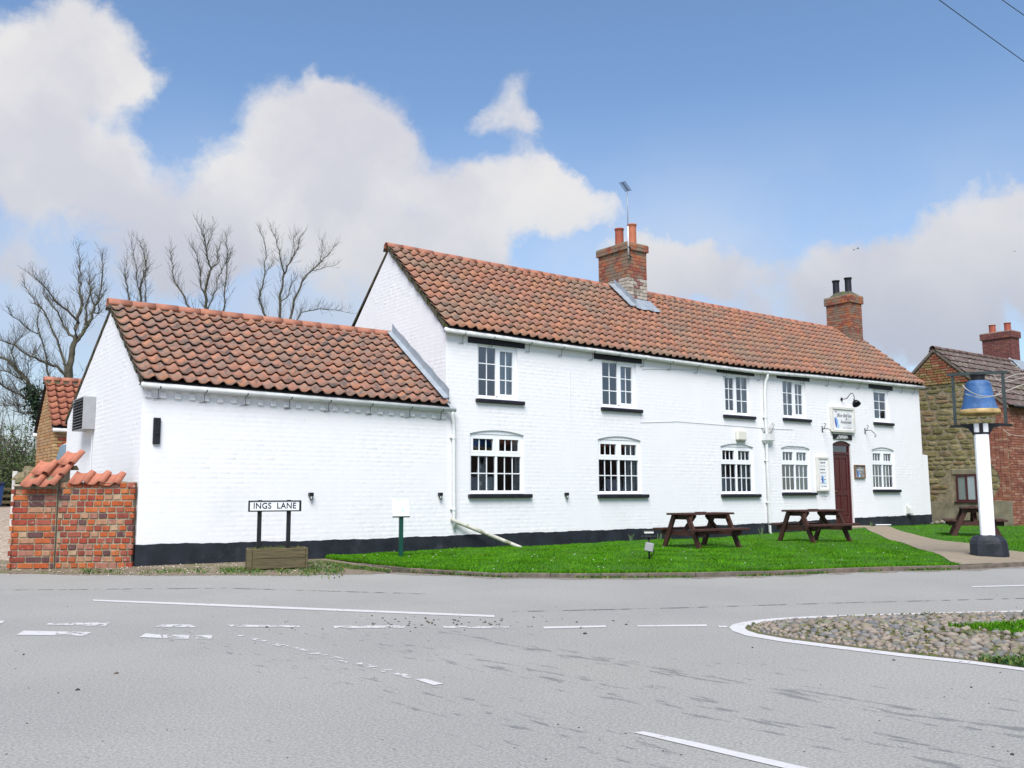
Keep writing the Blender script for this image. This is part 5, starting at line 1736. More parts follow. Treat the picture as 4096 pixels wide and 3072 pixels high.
# small black wall lights with wire hoops
for (pxp, pyp, lab) in ((1240, 1982, 'small black hooped wall light above the street nameplate'), (1757, 1981, 'small black hooped wall light beside the corner downpipe'),
                        (2262, 1980, 'small black hooped wall light between the first two ground-floor windows')):
    p = F(pxp, pyp); wl = thing('wall_light', lab, 'wall light', (p.x, 0, p.z), 0, 'small wall lights along the front')
    MB().cbox(-.042, .042, -.09, -.002, -.01, .055, .008).build('case', BLACKM, wl)
    MB().tube([(-.028, -.06, -.01), (-.028, -.06, -.06), (-.014, -.06, -.088), (.014, -.06, -.088), (.028, -.06, -.06), (.028, -.06, -.01)], .007, 6).build('hoop', BLACKM, wl, True)
    MB().lathe([(.016, -.01), (.02, -.04), (.012, -.07), (0, -.075)], 10, 0, -.06).build('bulb', MAT('bulb_glass', (0.6, 0.6, 0.6), 0.2, 0), wl, True)
p = F(3630, 2038)
bl_ = thing('bulkhead_light', 'white wedge wall light low on the right end of the inn', 'wall light', (p.x, 0, p.z))
MB().prism([(-.002, -.13), (-.16, -.12), (-.10, .06), (-.002, .16)], 0, -.09, .09).build('case', MAT('lamp_casing', (0.55, 0.55, 0.52), 0.4, 0.1), bl_)
MB().box(-.085, .085, -.15, -.01, -.15, -.135).build('base', BLACKM, bl_)
# black iron plate on the wing
p0, p1 = F(613, 1671), F(636, 1777)
tp = MB(); cx, cz = (p0.x+p1.x)/2, (p0.z+p1.z)/2
tp.cbox(p0.x, p1.x+.005, -.05, -.001, p1.z, p0.z, .008); tp.lathe([(0, -.018), (.018, -.012), (.022, 0)], 10)
o = tp.build('wall_plate', TRIMBLACK); tag(o, 'tall narrow black plate fixed high on the white wing wall', 'plate')
for i in range(10):
    o.data.vertices[len(o.data.vertices)-30+i].co
for v in list(o.data.vertices)[-30:]:
    x_, y_, z_ = v.co; v.co = (cx+x_, -.05+z_, cz-.05+y_)
# louvred extractor on the wing gable
lz0, lz1 = XP(383, 1716, XW).z, XP(383, 1588, XW).z; ly = XP(383, 1650, XW).y
lv_ = thing('louvre_vent', 'grey box extractor vent with louvres on the wing gable', 'vent', (XW, ly, lz0))
H_ = lz1-lz0; Dp = .24; Wd = .95
c = MB(); c.cbox(-Dp, -.002, 0, .02, 0, H_, .004); c.cbox(-Dp, -.002, Wd-.02, Wd, 0, H_, .004); c.cbox(-Dp, -.002, .018, Wd-.018, H_-.02, H_, .004); c.cbox(-Dp, -.002, .018, Wd-.018, 0, .02, .004)
c.build('case', GREYM, lv_); MB().box(-.03, -.004, .02, Wd-.02, .02, H_-.02).build('back', DARKIN, lv_)
for i in range(10):
    z = .04+i*(H_-.07)/10
    s = MB(); s.add([(-Dp+.06, .02, z+.05), (-Dp-.05, .02, z-.005), (-Dp-.05, Wd-.02, z-.005), (-Dp+.06, Wd-.02, z+.05), (-Dp+.06, .02, z+.054), (-Dp-.05, .02, z-.001), (-Dp-.05, Wd-.02, z-.001), (-Dp+.06, Wd-.02, z+.054)],
                    [(0, 1, 2, 3), (7, 6, 5, 4), (0, 4, 5, 1), (2, 6, 7, 3), (1, 5, 6, 2)]); s.build('louvre', GREYM, lv_)
MB().tube([(-.02, .12, 0), (-.02, .12, -1.9)], .01, 6).build('cable', CABLE, lv_)
# aerial on the chimney
at_ = F(2508, 765, 1.84); ab = F(2508, 1030, 1.84)
ae = thing('tv_aerial', 'television aerial on a thin pole strapped to the large chimney', 'aerial', (17.62, 1.82, ab.z))
hh = at_.z-ab.z
MB().tube([(0, 0, 0), (0, 0, hh*.47)], .022, 8).build('mast', MAT('mast_white', (0.6, 0.6, 0.62), 0.4, 0.1), ae, True)
MB().tube([(0, 0, hh*.46), (0, 0, hh+.04)], .011, 6).build('pole', GREYM, ae, True)
b_ = MB(); b_.tube([(.06, .02, hh+.02), (-.30, -.12, hh+.16)], .012, 6)
b_.build('boom', BLACKM, ae)
for i in range(11):
    t_ = i/10; q = Vector((.06, .02, hh+.02)).lerp(Vector((-.30, -.12, hh+.16)), t_)
    MB().tube([(q.x+.03, q.y-.10, q.z+.0), (q.x-.03, q.y+.10, q.z+.0)], .007, 5).build('element', BLACKM, ae)
for z_ in (.06, .30): MB().beam((-.02, -.03, z_), (.16, .06, z_), .03, .025).build('strap', BLACKM, ae)

# ================================================================== garden wall with pier
WR = G(548, 2262, .08); WL = G(240, 2257, .08); PLp = G(66, 2258, .08)
WR = Vector((XW-.03, -.06, .06))
dirw = Vector((PLp.x-WR.x, PLp.y-WR.y, 0)).normalized()
angw = rad(-36.5)                       # local +x runs from the pier to the inn
wl_len = 1.335
pr_len = .75
gw = thing('garden_wall', 'short weathered red brick wall with pier and loose pantile coping', 'wall', (WR.x, WR.y, 0.045), angw)
course = 1.47/14.3
HW = course*14; HP = course*13.6
MB().box(-wl_len, -.07, .012, .26, -.05, HW).build('wall_core', MORTAR, gw)
MB().box(-wl_len-pr_len+.012, -wl_len-.004, -.035, .40, -.05, HP).build('pier_core', MORTAR, gw)
bu = brick_unit(BR_GARDEN)
for r in range(14):
    zc = (r+.5)*course; u = -wl_len+random.uniform(-.08, 0)
    while u < -.05:
        L = random.uniform(.128, .155)*(1.55 if random.random() < .10 else 1)
        if u+L > -.03: L = -.03-u
        p0 = max(u, -wl_len+.004)
        if u+L-p0 > .05:
            link('brick', bu, gw, ((p0+u+L)/2, .03+random.uniform(-.006, .006), zc+random.uniform(-.003, .003)), (random.uniform(-.02, .02), random.uniform(-.02, .02), random.uniform(-.02, .02)),
                 (u+L-p0-.022, .07, course-.024+random.uniform(-.006, .003)))
        u += L
for r in range(13):
    zc = (r+.5)*course; u = -wl_len-pr_len-(.0 if r % 2 else .13)
    while u < -wl_len-.02:
        L = random.choice((.27, .27, .14)); p0 = max(u, -wl_len-pr_len); p1 = min(u+L, -wl_len-.004)
        if p1-p0 > .05:
            link('brick', bu, gw, ((p0+p1)/2, -.020+random.uniform(-.004, .004), zc), (0, 0, random.uniform(-.01, .01)), (p1-p0-.018, .06, course-.022))
        u += L
    for (yc) in (.03, .27):
        link('brick', bu, gw, (-wl_len-pr_len+.018, yc+(.06 if r % 2 else 0), zc), (0, 0, 0), (.06, .22, course-.022))
# rough mortar and stones bedded on top
rb = MB()
for i in range(44):
    on_p = i < 32
    x = -wl_len-pr_len+.05+pr_len*random.random()**1.8 if on_p else random.uniform(-wl_len, -.08)
    y = random.uniform(-.02, .34) if on_p else random.uniform(.06, .22)
    z = (HP if on_p else HW)+((y+.1)*.75-random.uniform(.0, .05) if on_p else random.uniform(-.09, -.05))
    s = random.uniform(.06, .11)
    vs = [(x+s*1.5*math.cos(k*1.05)*random.uniform(.8, 1.1), y+s*math.sin(k*1.05)*random.uniform(.8, 1.1), z-.02) for k in range(6)]+[(x+s*.9*math.cos(k*1.05+.3), y+s*.7*math.sin(k*1.05+.3), z+random.uniform(.04, .08)) for k in range(6)]
    rb.add(vs, [tuple(range(6)), tuple(range(6, 12))]+[(k, (k+1) % 6, 6+(k+1) % 6, 6+k) for k in range(6)])
rb.build('coping_rubble', MAT('coping_stone', (0.22, 0.18, 0.11), 0.95, 0.4, 10, bump=0.6, bscale=50, stain=[((0.10, 0.105, 0.04), 5, 0.5, 0.64, 0.7)]), gw)
MB().add([(-wl_len-pr_len+.02, -.10, HP-.02), (-wl_len, -.10, HP-.02), (-wl_len, .38, HP+.28), (-wl_len-pr_len+.02, .38, HP+.28), (-wl_len-pr_len+.02, .38, HP-.1), (-wl_len, .38, HP-.1)], [(0, 1, 2, 3), (0, 3, 4), (1, 5, 2), (2, 5, 4, 3)]).build('coping_bed', MORTAR, gw)
tm = [tile_mesh(.29, .36, .018, .038, TERRA, 40+i) for i in range(2)]


def ctile(x, y, z, rx, rz_=0.0, ry=0.0):
    o = link('coping_tile', tm[random.randrange(2)], gw, (x, y, z), (rx, ry, rz_))
    return o


x0 = -wl_len-pr_len+.20
ctile(x0+.02, -.19, HP-.05, rad(44), rad(-6)); ctile(x0+.29, -.19, HP-.05, rad(44), rad(-6))
ctile(x0+.10, -.02, HP+.16, rad(44), rad(-6)); ctile(x0+.37, -.01, HP+.13, rad(44), rad(-6))
ctile(x0+.46, .15, HP+.33, rad(44), rad(-6))
x0 = -wl_len+.20
ctile(x0+.0, -.03, HW-.05, rad(40), 0); ctile(x0+.27, -.03, HW-.055, rad(40), 0); ctile(x0+.53, -.03, HW-.075, rad(40), rad(3))

# ================================================================== street nameplate and planter
pc_ = G(1104, 2277, .04)
rp = rad(-16)
pl = thing('wooden_planter', 'weathered wooden plank planter under the street nameplate', 'planter', (pc_.x+.12, pc_.y+.28, .03), rp)
PW, PD, PH = .47, .20, .335
for k in range(2):
    z0_ = .01+k*PH/2
    MB().cbox(-PW+.06, PW-.022, -PD-.02, -PD+.018, z0_+.003, z0_+PH/2-.002, .006).build('plank', WOODG, pl)
    MB().cbox(-PW, PW, PD-.02, PD+.02, z0_+.003, z0_+PH/2-.002, .006).build('plank', WOODG, pl)
    for sx in (-1, 1): MB().cbox(sx*PW-.02, sx*PW+.02, -PD+.02, PD-.02, z0_+.003, z0_+PH/2-.002, .006).build('plank', WOODG, pl)
MB().cbox(-PW-.03, -PW+.055, -PD-.025, -PD+.03, 0, PH+.005, .006).build('corner_post', WOODG, pl)
MB().cbox(PW-.02, PW+.02, -PD-.025, -PD+.02, 0, PH+.005, .006).build('corner_post', WOODG, pl)
MB().box(-PW+.02, PW-.02, -PD+.02, PD-.02, .01, PH-.05).build('soil', DIRT, pl)
P = np.array([(random.uniform(-.38, .38), random.uniform(-.12, .12), PH-.06) for _ in range(160)])
o = blades('seedlings', P, .06+.09*rng.random(160), WEED, .006, .5); o.parent = pl
sp0, sp1 = F(992, 2024, pc_.y+.28), F(1197, 2024, pc_.y+.28)
SW = .435; SH = .186; sz = F(1095, 2024, pc_.y+.25).z
ns = thing('street_nameplate', 'white INGS LANE nameplate in black frame on two posts', 'sign', (pc_.x+.12, pc_.y+.25, 0), rp)
zc = sz
offx = -.06
MB().box(offx-SW+.022, offx+SW-.022, -.03, -.012, zc-SH/2+.018, zc+SH/2-.018).build('plate', MAT('plate_white', (0.70, 0.72, 0.74), 0.35, 0.02), ns)
b = MB()
for (a0, a1, d0, d1) in ((-SW, SW, SH/2-.02, SH/2), (-SW, SW, -SH/2, -SH/2+.02), (-SW, -SW+.024, -SH/2+.018, SH/2-.018), (SW-.036, SW, -SH/2+.018, SH/2-.018)):
    b.cbox(offx+a0, offx+a1, -.04, .02, zc+d0, zc+d1, .004)
b.box(offx-SW+.01, offx+SW-.01, -.011, .005, zc-SH/2+.01, zc+SH/2-.01)
b.build('frame', BLACKM, ns)
for xo in (-.245, .235): MB().cbox(offx+xo-.035, offx+xo+.035, .006, .06, .05, zc+SH/2+.008, .006).build('post', BLACKM, ns)
text('INGS  LANE', .138, INKB, 'lettering', ns, (offx-.004, -.032, zc), RF, 0, sx=.92, space=1.08, bold=.002)

# ================================================================== information board
ip = G(1603, 2226, .11)
ib = thing('information_board', 'white information panel on a dark green post on the lawn', 'sign', (ip.x, ip.y, ground_z(ip.x, ip.y)-.02), rad(-18))
zt = F(1603, 2062, ip.y).z-ground_z(ip.x, ip.y)
MB().cbox(-.038, .038, -.038, .038, 0, zt+.03, .006).build('post', GREENP, ib)
pn = MB(); pn.cbox(-.155, .155, -.014, .008, 0, .36, .005); o = pn.build('panel', MAT('panel_white', (0.70, 0.69, 0.64), 0.4, 0.02), ib); o.location = (-.01, -.05, zt); o.rotation_euler = (rad(-24), 0, rad(-3))
t2 = MB(); t2.box(-.16, .16, -.02, .012, -.012, .004); t2.build('lip', GREENP, o)
tg = MAT('print_green', (0.10, 0.45, 0.22), 0.6, 0.1); tm_ = MAT('print_map', (0.45, 0.62, 0.58), 0.6, 0.5, 40)
text('GOODMANHAM', .028, tg, 'lettering', o, (0, -.0165, .335), RF, 0) if False else None
scribble(o, [(-.075, .075, .335, .020)], -.0160, tg)
m = MB(); m.add([(-.07, -.0158, .12), (-.03, -.0158, .09), (.03, -.0158, .07), (.09, -.0158, .10), (.08, -.0158, .16), (.05, -.0158, .17), (.03, -.0158, .22), (-.02, -.0158, .20), (-.05, -.0158, .17)], [tuple(range(9))]); m.build('map_print', tm_, o, fix=False)

# ================================================================== lawn floodlight
fp = G(2597, 2236, .12)
fl = thing('garden_floodlight', 'low garden floodlight stake with grey junction box on the lawn', 'lamp', (fp.x, fp.y, ground_z(fp.x, fp.y)), rad(-40))
zz = lambda py: F(2597, py, fp.y).z-ground_z(fp.x, fp.y)
MB().tube([(0, 0, -.1), (0, 0, zz(2145))], .016, 8).build('stake', BLACKM, fl, True)
MB().cbox(-.13, .13, -.05, .05, zz(2150), zz(2144), .004).build('bracket', BLACKM, fl)
MB().cbox(-.095, .095, -.045, .045, zz(2136), zz(2122), .012).build('lamp_head', BLACKM, fl)
MB().box(-.08, .08, -.049, -.046, zz(2133), zz(2126)).build('lens', MAT('lens', (0.6, 0.6, 0.55), 0.2, 0), fl)
MB().beam((-.08, 0, zz(2147)), (-.08, 0, zz(2129)), .012, .02).build('yoke', BLACKM, fl)
MB().beam((.08, 0, zz(2147)), (.08, 0, zz(2129)), .012, .02).build('yoke', BLACKM, fl)
jb = MB().cbox(-.075, .075, -.04, .0, -.075, .075, .012).build('junction_box', MAT('box_grey', (0.30, 0.30, 0.31), 0.4, 0.05), fl); jb.location = (0, -.018, zz(2188)); jb.rotation_euler = (0, rad(12), 0)
MB().tube([(.05, -.03, zz(2196)), (.09, -.03, zz(2206)), (.07, -.02, zz(2216)), (.02, -.01, zz(2226))], .010, 6).build('cable', BLACKM, fl, True)

# ================================================================== picnic tables
def picnic(label, cx, cy, rz_, hs=1.0):
    z0 = ground_z(cx, cy)
    root = thing('picnic_table', label, 'picnic table', (cx, cy, z0-.012), rz_, 'brown picnic tables on the front lawn')
    L = .72; H = .75*hs
    for k in range(4):
        y = -.225+.15*k; MB().cbox(-L, L, y-.071, y+.071, H-.042, H, .005).build('top_plank', WOODT, root)
    for s in (-1, 1):
        for k in range(2):
            y = s*(.58+.135*k-.07); MB().cbox(-L-.02, L+.02, y-.064, y+.064, .43*hs-.045, .43*hs, .005).build('seat_plank', WOODT, root)
    for sx in (-1, 1):
        x = sx*(L-.14)
        for s in (-1, 1):
            MB().beam((x, s*.20, H-.044), (x, s*.53, 0), .105, .05, (1, 0, 0)).build('leg', WOODT, root)
        MB().beam((x-sx*.05, -.64, .43*hs-.10), (x-sx*.05, .64, .43*hs-.10), .045, .105).build('cross_beam', WOODT, root)
        MB().beam((x-sx*.05, -.29, H-.09), (x-sx*.05, .29, H-.09), .045, .095).build('top_bearer', WOODT, root)
        MB().beam((x-sx*.05, 0, .34*hs), (x-sx*.40, 0, H-.06), .09, .05).build('brace', WOODT, root)
    MB().cbox(-.12, .12, -.06, .06, H+.002, H+.018, .004).build('parasol_cap', WOODT, root)
    return root


def ang(a, b): return math.atan2(b.y-a.y, b.x-a.x)


A1, B1, C1 = G(2655, 2180, .125), G(2808, 2197, .125), G(2967, 2192, .125)
picnic('brown picnic table on the lawn in front of the third ground-floor window', (A1.x+C1.x)/2, (A1.y+C1.y)/2, rad(-3))
A2, B2, C2 = G(3125, 2158, .125), G(3270, 2169, .125), G(3402, 2173, .125)
picnic('brown picnic table on the lawn in front of the maroon door', (A2.x+C2.x)/2, (A2.y+C2.y)/2, rad(-8))
A3, C3 = G(3815, 2136, .17), G(4010, 2146, .17)
picnic('brown picnic table partly hidden behind the white bell post', (A3.x+C3.x)/2+.45, (A3.y+C3.y)/2+.3, rad(32))

# ================================================================== bell sign
bc = (G(3877, 2226, .08)+G(4012, 2238, .08))/2
bcx, bcy = bc.x+.18, bc.y+.03
bs_ = thing('bell_sign', 'blue and gold bell in iron frame on a white post with black base', 'inn sign', (bcx, bcy, ground_z(bcx, bcy)-.03), rad(-60))
dep = (Vector((bcx, bcy, 1))-Vector(CAM)).dot(Vector(CF)); kpx = FPX/dep
Z = lambda py: (2232-py)/kpx
# base: irregular painted stone
hwB = .305; prof = []
m = MB(); n = 16
def sq(a, r_, e=4.0):
    c_, s_2 = math.cos(a), math.sin(a); k_ = (abs(c_)**e+abs(s_2)**e)**(-1/e); return (c_*k_*r_, s_2*k_*r_)
vs = []
lev = [(0, hwB*1.03), (.05, hwB*1.03), (.24, hwB), (.30, hwB*.96), (.36, hwB*.80), (.39, hwB*.5)]
for (z_, r_) in lev:
    for k in range(n):
        a = 2*math.pi*(k+.5)/n; p = sq(a, r_*(1+.02*math.sin(k*2.1+z_*9))); vs.append((p[0]+(.012 if z_ < .1 else 0), p[1], z_+.008*math.sin(k*1.7)))
fs = []
for i in range(len(lev)-1):
    for k in range(n): fs.append((i*n+k, i*n+(k+1) % n, (i+1)*n+(k+1) % n, (i+1)*n+k))
fs.append(tuple((len(lev)-1)*n+k for k in range(n)))
m.add(vs, fs).build('base', BLACKP, bs_)
pw = .118; ch = .022
oct_ = [(-pw, -pw+ch), (-pw+ch, -pw), (pw-ch, -pw), (pw, -pw+ch), (pw, pw-ch), (pw-ch, pw), (-pw+ch, pw), (-pw, pw-ch)]
zp0, zp1 = .36, Z(1702)
po = MB().prism(oct_, 2, zp0, zp1).build('post', MAT('post_white', (0.78, 0.78, 0.80), 0.45, 0.04, 3, stain=[((0.5, 0.5, 0.47), 3, 0.62, 0.8, 0.4)]), bs_)
co = MB(); zc_ = Z(1741); co.cbox(-pw-.006, pw+.006, -pw-.006, pw+.006, zc_-.018, zc_+.018, .003)
for (sx, sy) in ((0, -1), (0, 1)): co.cbox(-.032, .032, sy*(pw+.008)-.006, sy*(pw+.008)+.006, zc_, zp1+.004, .003)
co.build('collar', BLACKM, bs_)
# flat arms under the frame with brackets
ar = MB(); za = Z(1707)
ar.prism([(-.53, za-.035), (-.50, za+.005), (-pw-.002, za+.03), (-pw-.002, za-.20), (-pw-.09, za-.06), (-.18-pw, za-.035)], 1, -.03, .03)
ar.prism([(.53, za-.035), (.50, za+.005), (pw+.002, za+.03), (pw+.002, za-.20), (pw+.09, za-.06), (.18+pw, za-.035)], 1, -.03, .03)
ar.build('arm', BLACKM, bs_)
fz0, fz1 = za, Z(1497)
for sx in (-1, 1): MB().beam((sx*.415, 0, fz0), (sx*.415, 0, fz1), .055, .03, (0, 1, 0)).build('frame_upright', FRAMEG, bs_)
MB().prism([(-.54, fz1-.012), (-.46, fz1+.03), (.46, fz1+.03), (.54, fz1-.012), (.50, fz1-.024), (-.50, fz1-.024)], 1, -.025, .025).build('frame_crossbar', FRAMEG, bs_)
bz = Z(1665); hb_ = Z(1527)-bz
MB().lathe([(.15, bz+hb_*1.0), (.0, bz+hb_*1.005)][::-1]+[(.175, bz+hb_*.985), (.205, bz+hb_*.945), (.218, bz+hb_*.87), (.234, bz+hb_*.70), (.262, bz+hb_*.45), (.290, bz+hb_*.26), (.322, bz+hb_*.15)], 32).build('bell_body', BLUEP, bs_, True, fix=False)
MB().lathe([(.325, bz+hb_*.15), (.345, bz+hb_*.12), (.352, bz+hb_*.05), (.345, bz), (.31, bz+.01), (.24, bz+hb_*.5), (.0, bz+hb_*.8)], 32).build('bell_rim', GOLDP, bs_, True, fix=False)
MB().lathe([(.125, bz+hb_-.005), (.125, bz+hb_+.085), (.14, bz+hb_+.09), (.14, bz+hb_+.115), (0, bz+hb_+.117)], 20).build('bell_crown', BLACKM, bs_, fix=False)
MB().tube([(0, 0, bz+hb_*.5), (0, 0, bz+.05)], .02, 8).build('clapper', BLACKM, bs_)
# loose strings of outdoor bulbs/cable draped off the frame
WIREW = MAT('pale_cable', (0.42, 0.40, 0.34), 0.6, 0.1)
def festoon(label, pts, Y=None, r=.006):
    q = []
    for (px_, py_, yy_) in pts:
        p = F(px_, py_, yy_); q.append(p)
    # smooth by Catmull-Rom
    out = []
    for i in range(len(q)-1):
        p0, p1, p2, p3 = q[max(0, i-1)], q[i], q[i+1], q[min(len(q)-1, i+2)]
        for k in range(6):
            t_ = k/6; out.append(.5*((2*p1)+(p2-p0)*t_+(2*p0-5*p1+4*p2-p3)*t_*t_+(3*p1-p0-3*p2+p3)*t_**3))
    out.append(q[-1])
    o = MB().tube(out, r, 5).build('festoon_cable', WIREW, None, True)
    return tag(o, label, 'cable', 'pale cables looped round the bell frame')


fy = bcy-.30
festoon('thick pale cable looping across the front of the blue bell', [(3850, 1540, fy), (3870, 1560, fy-.1), (3910, 1580, fy-.15), (3945, 1585, fy-.15), (3985, 1582, fy-.1), (4020, 1566, fy), (4096, 1537, fy-.1), (4200, 1500, fy-.2)], r=.008)
festoon('thin pale cable sagging lowest across the blue bell', [(3860, 1575, fy), (3890, 1585, fy-.1), (3930, 1590, fy-.1), (3975, 1584, fy-.1), (4010, 1560, fy)], r=.005)
festoon('pale cable hanging off the top right of the bell frame', [(3930, 1505, bcy), (3960, 1515, bcy-.1), (4010, 1518, bcy-.1), (4055, 1500, bcy-.2), (4096, 1495, bcy-.3), (4180, 1490, bcy-.3)], r=.007)
festoon('pale cable crossing the right upright of the bell frame', [(3975, 1500, bcy), (4000, 1525, bcy-.1), (4040, 1525, bcy-.2), (4085, 1513, bcy-.3), (4160, 1505, bcy-.3)], r=.006)
festoon('pale cable tail trailing right below the bell arms', [(4010, 1715, bcy), (4035, 1735, bcy-.1), (4070, 1742, bcy-.2), (4120, 1746, bcy-.3)], r=.005)

# ================================================================== neighbouring stone and brick house
NX = 30.5
nb = thing('stone_house', 'old stone gabled house with dark tiled roof right of the inn', 'building')
ap = XP(3735, 1400, NX); cn = XP(4018, 1612, NX)
nyr, nzr = ap.y, ap.z
ny0, nze = cn.y, cn.z
slope = (nzr-nze)/(nyr-ny0)
ny1 = nyr+2.6
rear_z = nzr-slope*(ny1-nyr)
NXE = 52.0
m = MB(); m.add([(NX+.02, ny0, -.1), (NX+.02, ny0, nze), (NX+.02, nyr, nzr-.02), (NX+.02, ny1, rear_z), (NX+.02, ny1, -.1)], [(0, 1, 2, 3, 4)])
ngab = m.build('gable_wall', RUBBLEM, nb, fix=False)
m = MB(); m.add([(NX+.02, ny0+.02, -.1), (NXE, ny0+.02, -.1), (NXE, ny0+.02, nze), (NX+.02, ny0+.02, nze)], [(0, 1, 2, 3)])
m.add([(NX+.02, ny1, -.1), (NXE, ny1, -.1), (NXE, ny1, rear_z), (NX+.02, ny1, rear_z)], [(0, 1, 2, 3)])
nfront = m.build('front_wall', MORTAR, nb, fix=False)


def gw_at(z):
    lo = ny0 if z < nze else ny0+(z-nze)/slope
    hi = ny1 if z < rear_z else ny1-(z-rear_z)/slope
    return lo, hi


wy0, wy1 = XP(3905, 1905, NX).y, XP(3823, 1905, NX).y
wz0, wz1 = XP(3828, 2005, NX).z, XP(3822, 1900, NX).z


def stone_mesh(seed):
    r = random.Random(seed); n = 9
    ring = []
    for k in range(n):
        a = 2*math.pi*(k+r.uniform(-.25, .25))/n
        c_, s_2 = math.cos(a), math.sin(a); e = 3.2; kk = (abs(c_)**e+abs(s_2)**e)**(-1/e)*r.uniform(.86, 1.0)
        ring.append((c_*kk*.5*r.uniform(.9, 1.03), s_2*kk*.5*r.uniform(.88, 1.04)))
    vs = [(0, p[0], p[1]) for p in ring]+[(-.7, p[0]*.96, p[1]*.94) for p in ring]+[(-1-.2*r.random(), p[0]*.62+r.uniform(-.05, .05), p[1]*.6) for p in ring]
    fs = []
    for i in range(2):
        for k in range(n): fs.append((i*n+k, i*n+(k+1) % n, (i+1)*n+(k+1) % n, (i+1)*n+k))
    fs.append(tuple(2*n+k for k in range(n)))
    me = MB().add(vs, fs).mesh('stone', STONE); fixn(me); return me


SM = [stone_mesh(100+i) for i in range(8)]
z = .95; cnt = 0
redcol = lambda z_: ny0+.55+.25*math.sin(z_*3)
while z < nzr-1.3:
    h = random.uniform(.13, .27)
    lo, hi = gw_at(z+h); lo = max(lo, redcol(z)+random.uniform(-.1, .15)) if z < nze+.4 else lo+.08
    hi = min(hi, nyr+2.3)
    y = lo
    while y < hi-.08 and cnt < 290:
        w_ = random.uniform(.22, .55)*(1.15 if h > .19 else .9); w_ = min(w_, hi-y)
        if w_ > .07:
            yc = y+w_/2; zc = z+h/2
            if not (yc+w_/2 > wy0-.12 and yc-w_/2 < wy1+.12 and zc+h/2 > wz0-.28 and zc-h/2 < wz1+.14):
                hh_ = h*random.uniform(.68, .98)
                link('stone', SM[random.randrange(8)], ngab, (NX+.03, yc, zc+random.uniform(-.015, .015)), (random.uniform(-.08, .08), 0, 0), (random.uniform(.02, .035), w_*.98, hh_*1.08)); cnt += 1
        y += w_
    z += h*.97
# ochre bricks in the peak and red bricks up the front corner
bg_, br_ = brick_unit(BR_GYEL), brick_unit(BR_GRED)
k = 0
while z < nzr-.12 and k < 40:
    lo, hi = gw_at(z+.08); lo += .10; hi -= .10; y = lo-random.uniform(0, .12)
    while y < hi:
        w_ = random.choice((.26, .26, .14)); a, b = max(y, lo), min(y+w_, hi)
        if b-a > .05: link('brick', bg_ if a > lo+.3 else br_, ngab, (NX+.005, (a+b)/2, z+.042), (random.uniform(-.03, .03), 0, 0), (.06, b-a-.02, .07))
        y += w_
    z += .088; k += 1
z = .85; rcount = 0; farr = MB()
while z < nze+.35:
    hi = redcol(z); lo = gw_at(z+.06)[0]; y = lo
    while y < hi:
        w_ = random.choice((.25, .13)); a, b = y, min(y+w_, hi); y += w_
        if b-a < .05 or (b > wy0-.05 and z > wz0-.2 and z < wz1+.1): continue
        x_ = NX+.012
        farr.box(x_-.025, x_+.02, a+.008, b-.008, z+.006, z+.076)
    z += .082
o = farr.build('corner_bricks', BR_RED, ngab); o['kind'] = 'stuff'
# rendered foot, lintel and window
MB().box(NX-.035, NX+.03, ny0+.02, ny1, -.1, .93).build('rendered_base', RENDERM, nb)
MB().box(NX-.06, NX+.03, ny0-.02, ny0+.75, -.1, .97).build('rendered_base', RENDERM, nb)
MB().cbox(NX-.02, NX+.05, wy0-.12, wy1+.14, wz1+.005, wz1+.20, .02).build('lintel', RENDERM, ngab)
fr = MB(); MAR = MAT('window_maroon', (0.06, 0.018, 0.02), 0.45, 0.15)
xa, xb = NX-.02, NX+.045
for (a, b, c_, d) in ((wy0, wy0+.06, wz0, wz1), (wy1-.06, wy1, wz0, wz1), (wy0+.058, wy1-.058, wz0, wz0+.06), (wy0+.058, wy1-.058, wz1-.06, wz1), ((wy0+wy1)/2-.03, (wy0+wy1)/2+.03, wz0+.058, wz1-.058)):
    fr.cbox(xa, xb, a, b, c_, d, .004)
nw = fr.build('window', MAR, nb)
MB().cbox(NX-.09, NX+.03, wy0-.05, wy1+.06, wz0-.05, wz0-.003, .006).build('sill', MAR, nw)
ym = (wy0+wy1)/2
BLIND = MAT('pale_blind', (0.50, 0.54, 0.50), 0.6, 0.05)
for (a, b) in ((wy0+.06, ym-.03), (ym+.03, wy1-.06)):
    MB().add([(NX+.005, a, wz0+.06), (NX+.005, b, wz0+.06), (NX+.005, b, wz1-.06), (NX+.005, a, wz1-.06)], [(0, 1, 2, 3)]).build('pane', GLASS, nw, fix=False)
    MB().add([(NX+.014, a, wz0+.06), (NX+.014, b, wz0+.06), (NX+.014, b, wz1-.06), (NX+.014, a, wz1-.06)], [(0, 1, 2, 3)]).build('blind', BLIND, nw, fix=False)
# front brickwork seen at a sharp angle
farr = MB(); z = 0.0
while z < nze-.06:
    x = NX+random.uniform(0, .1)
    while x < 36.5:
        w_ = random.choice((.235, .235, .12)); farr.box(x+.006, x+w_-.006, ny0-.006-.008*random.random(), ny0+.02, z+.006, z+.074); x += w_
    z += .082
o = farr.build('front_bricks', BR_RED, nfront); o['kind'] = 'stuff'
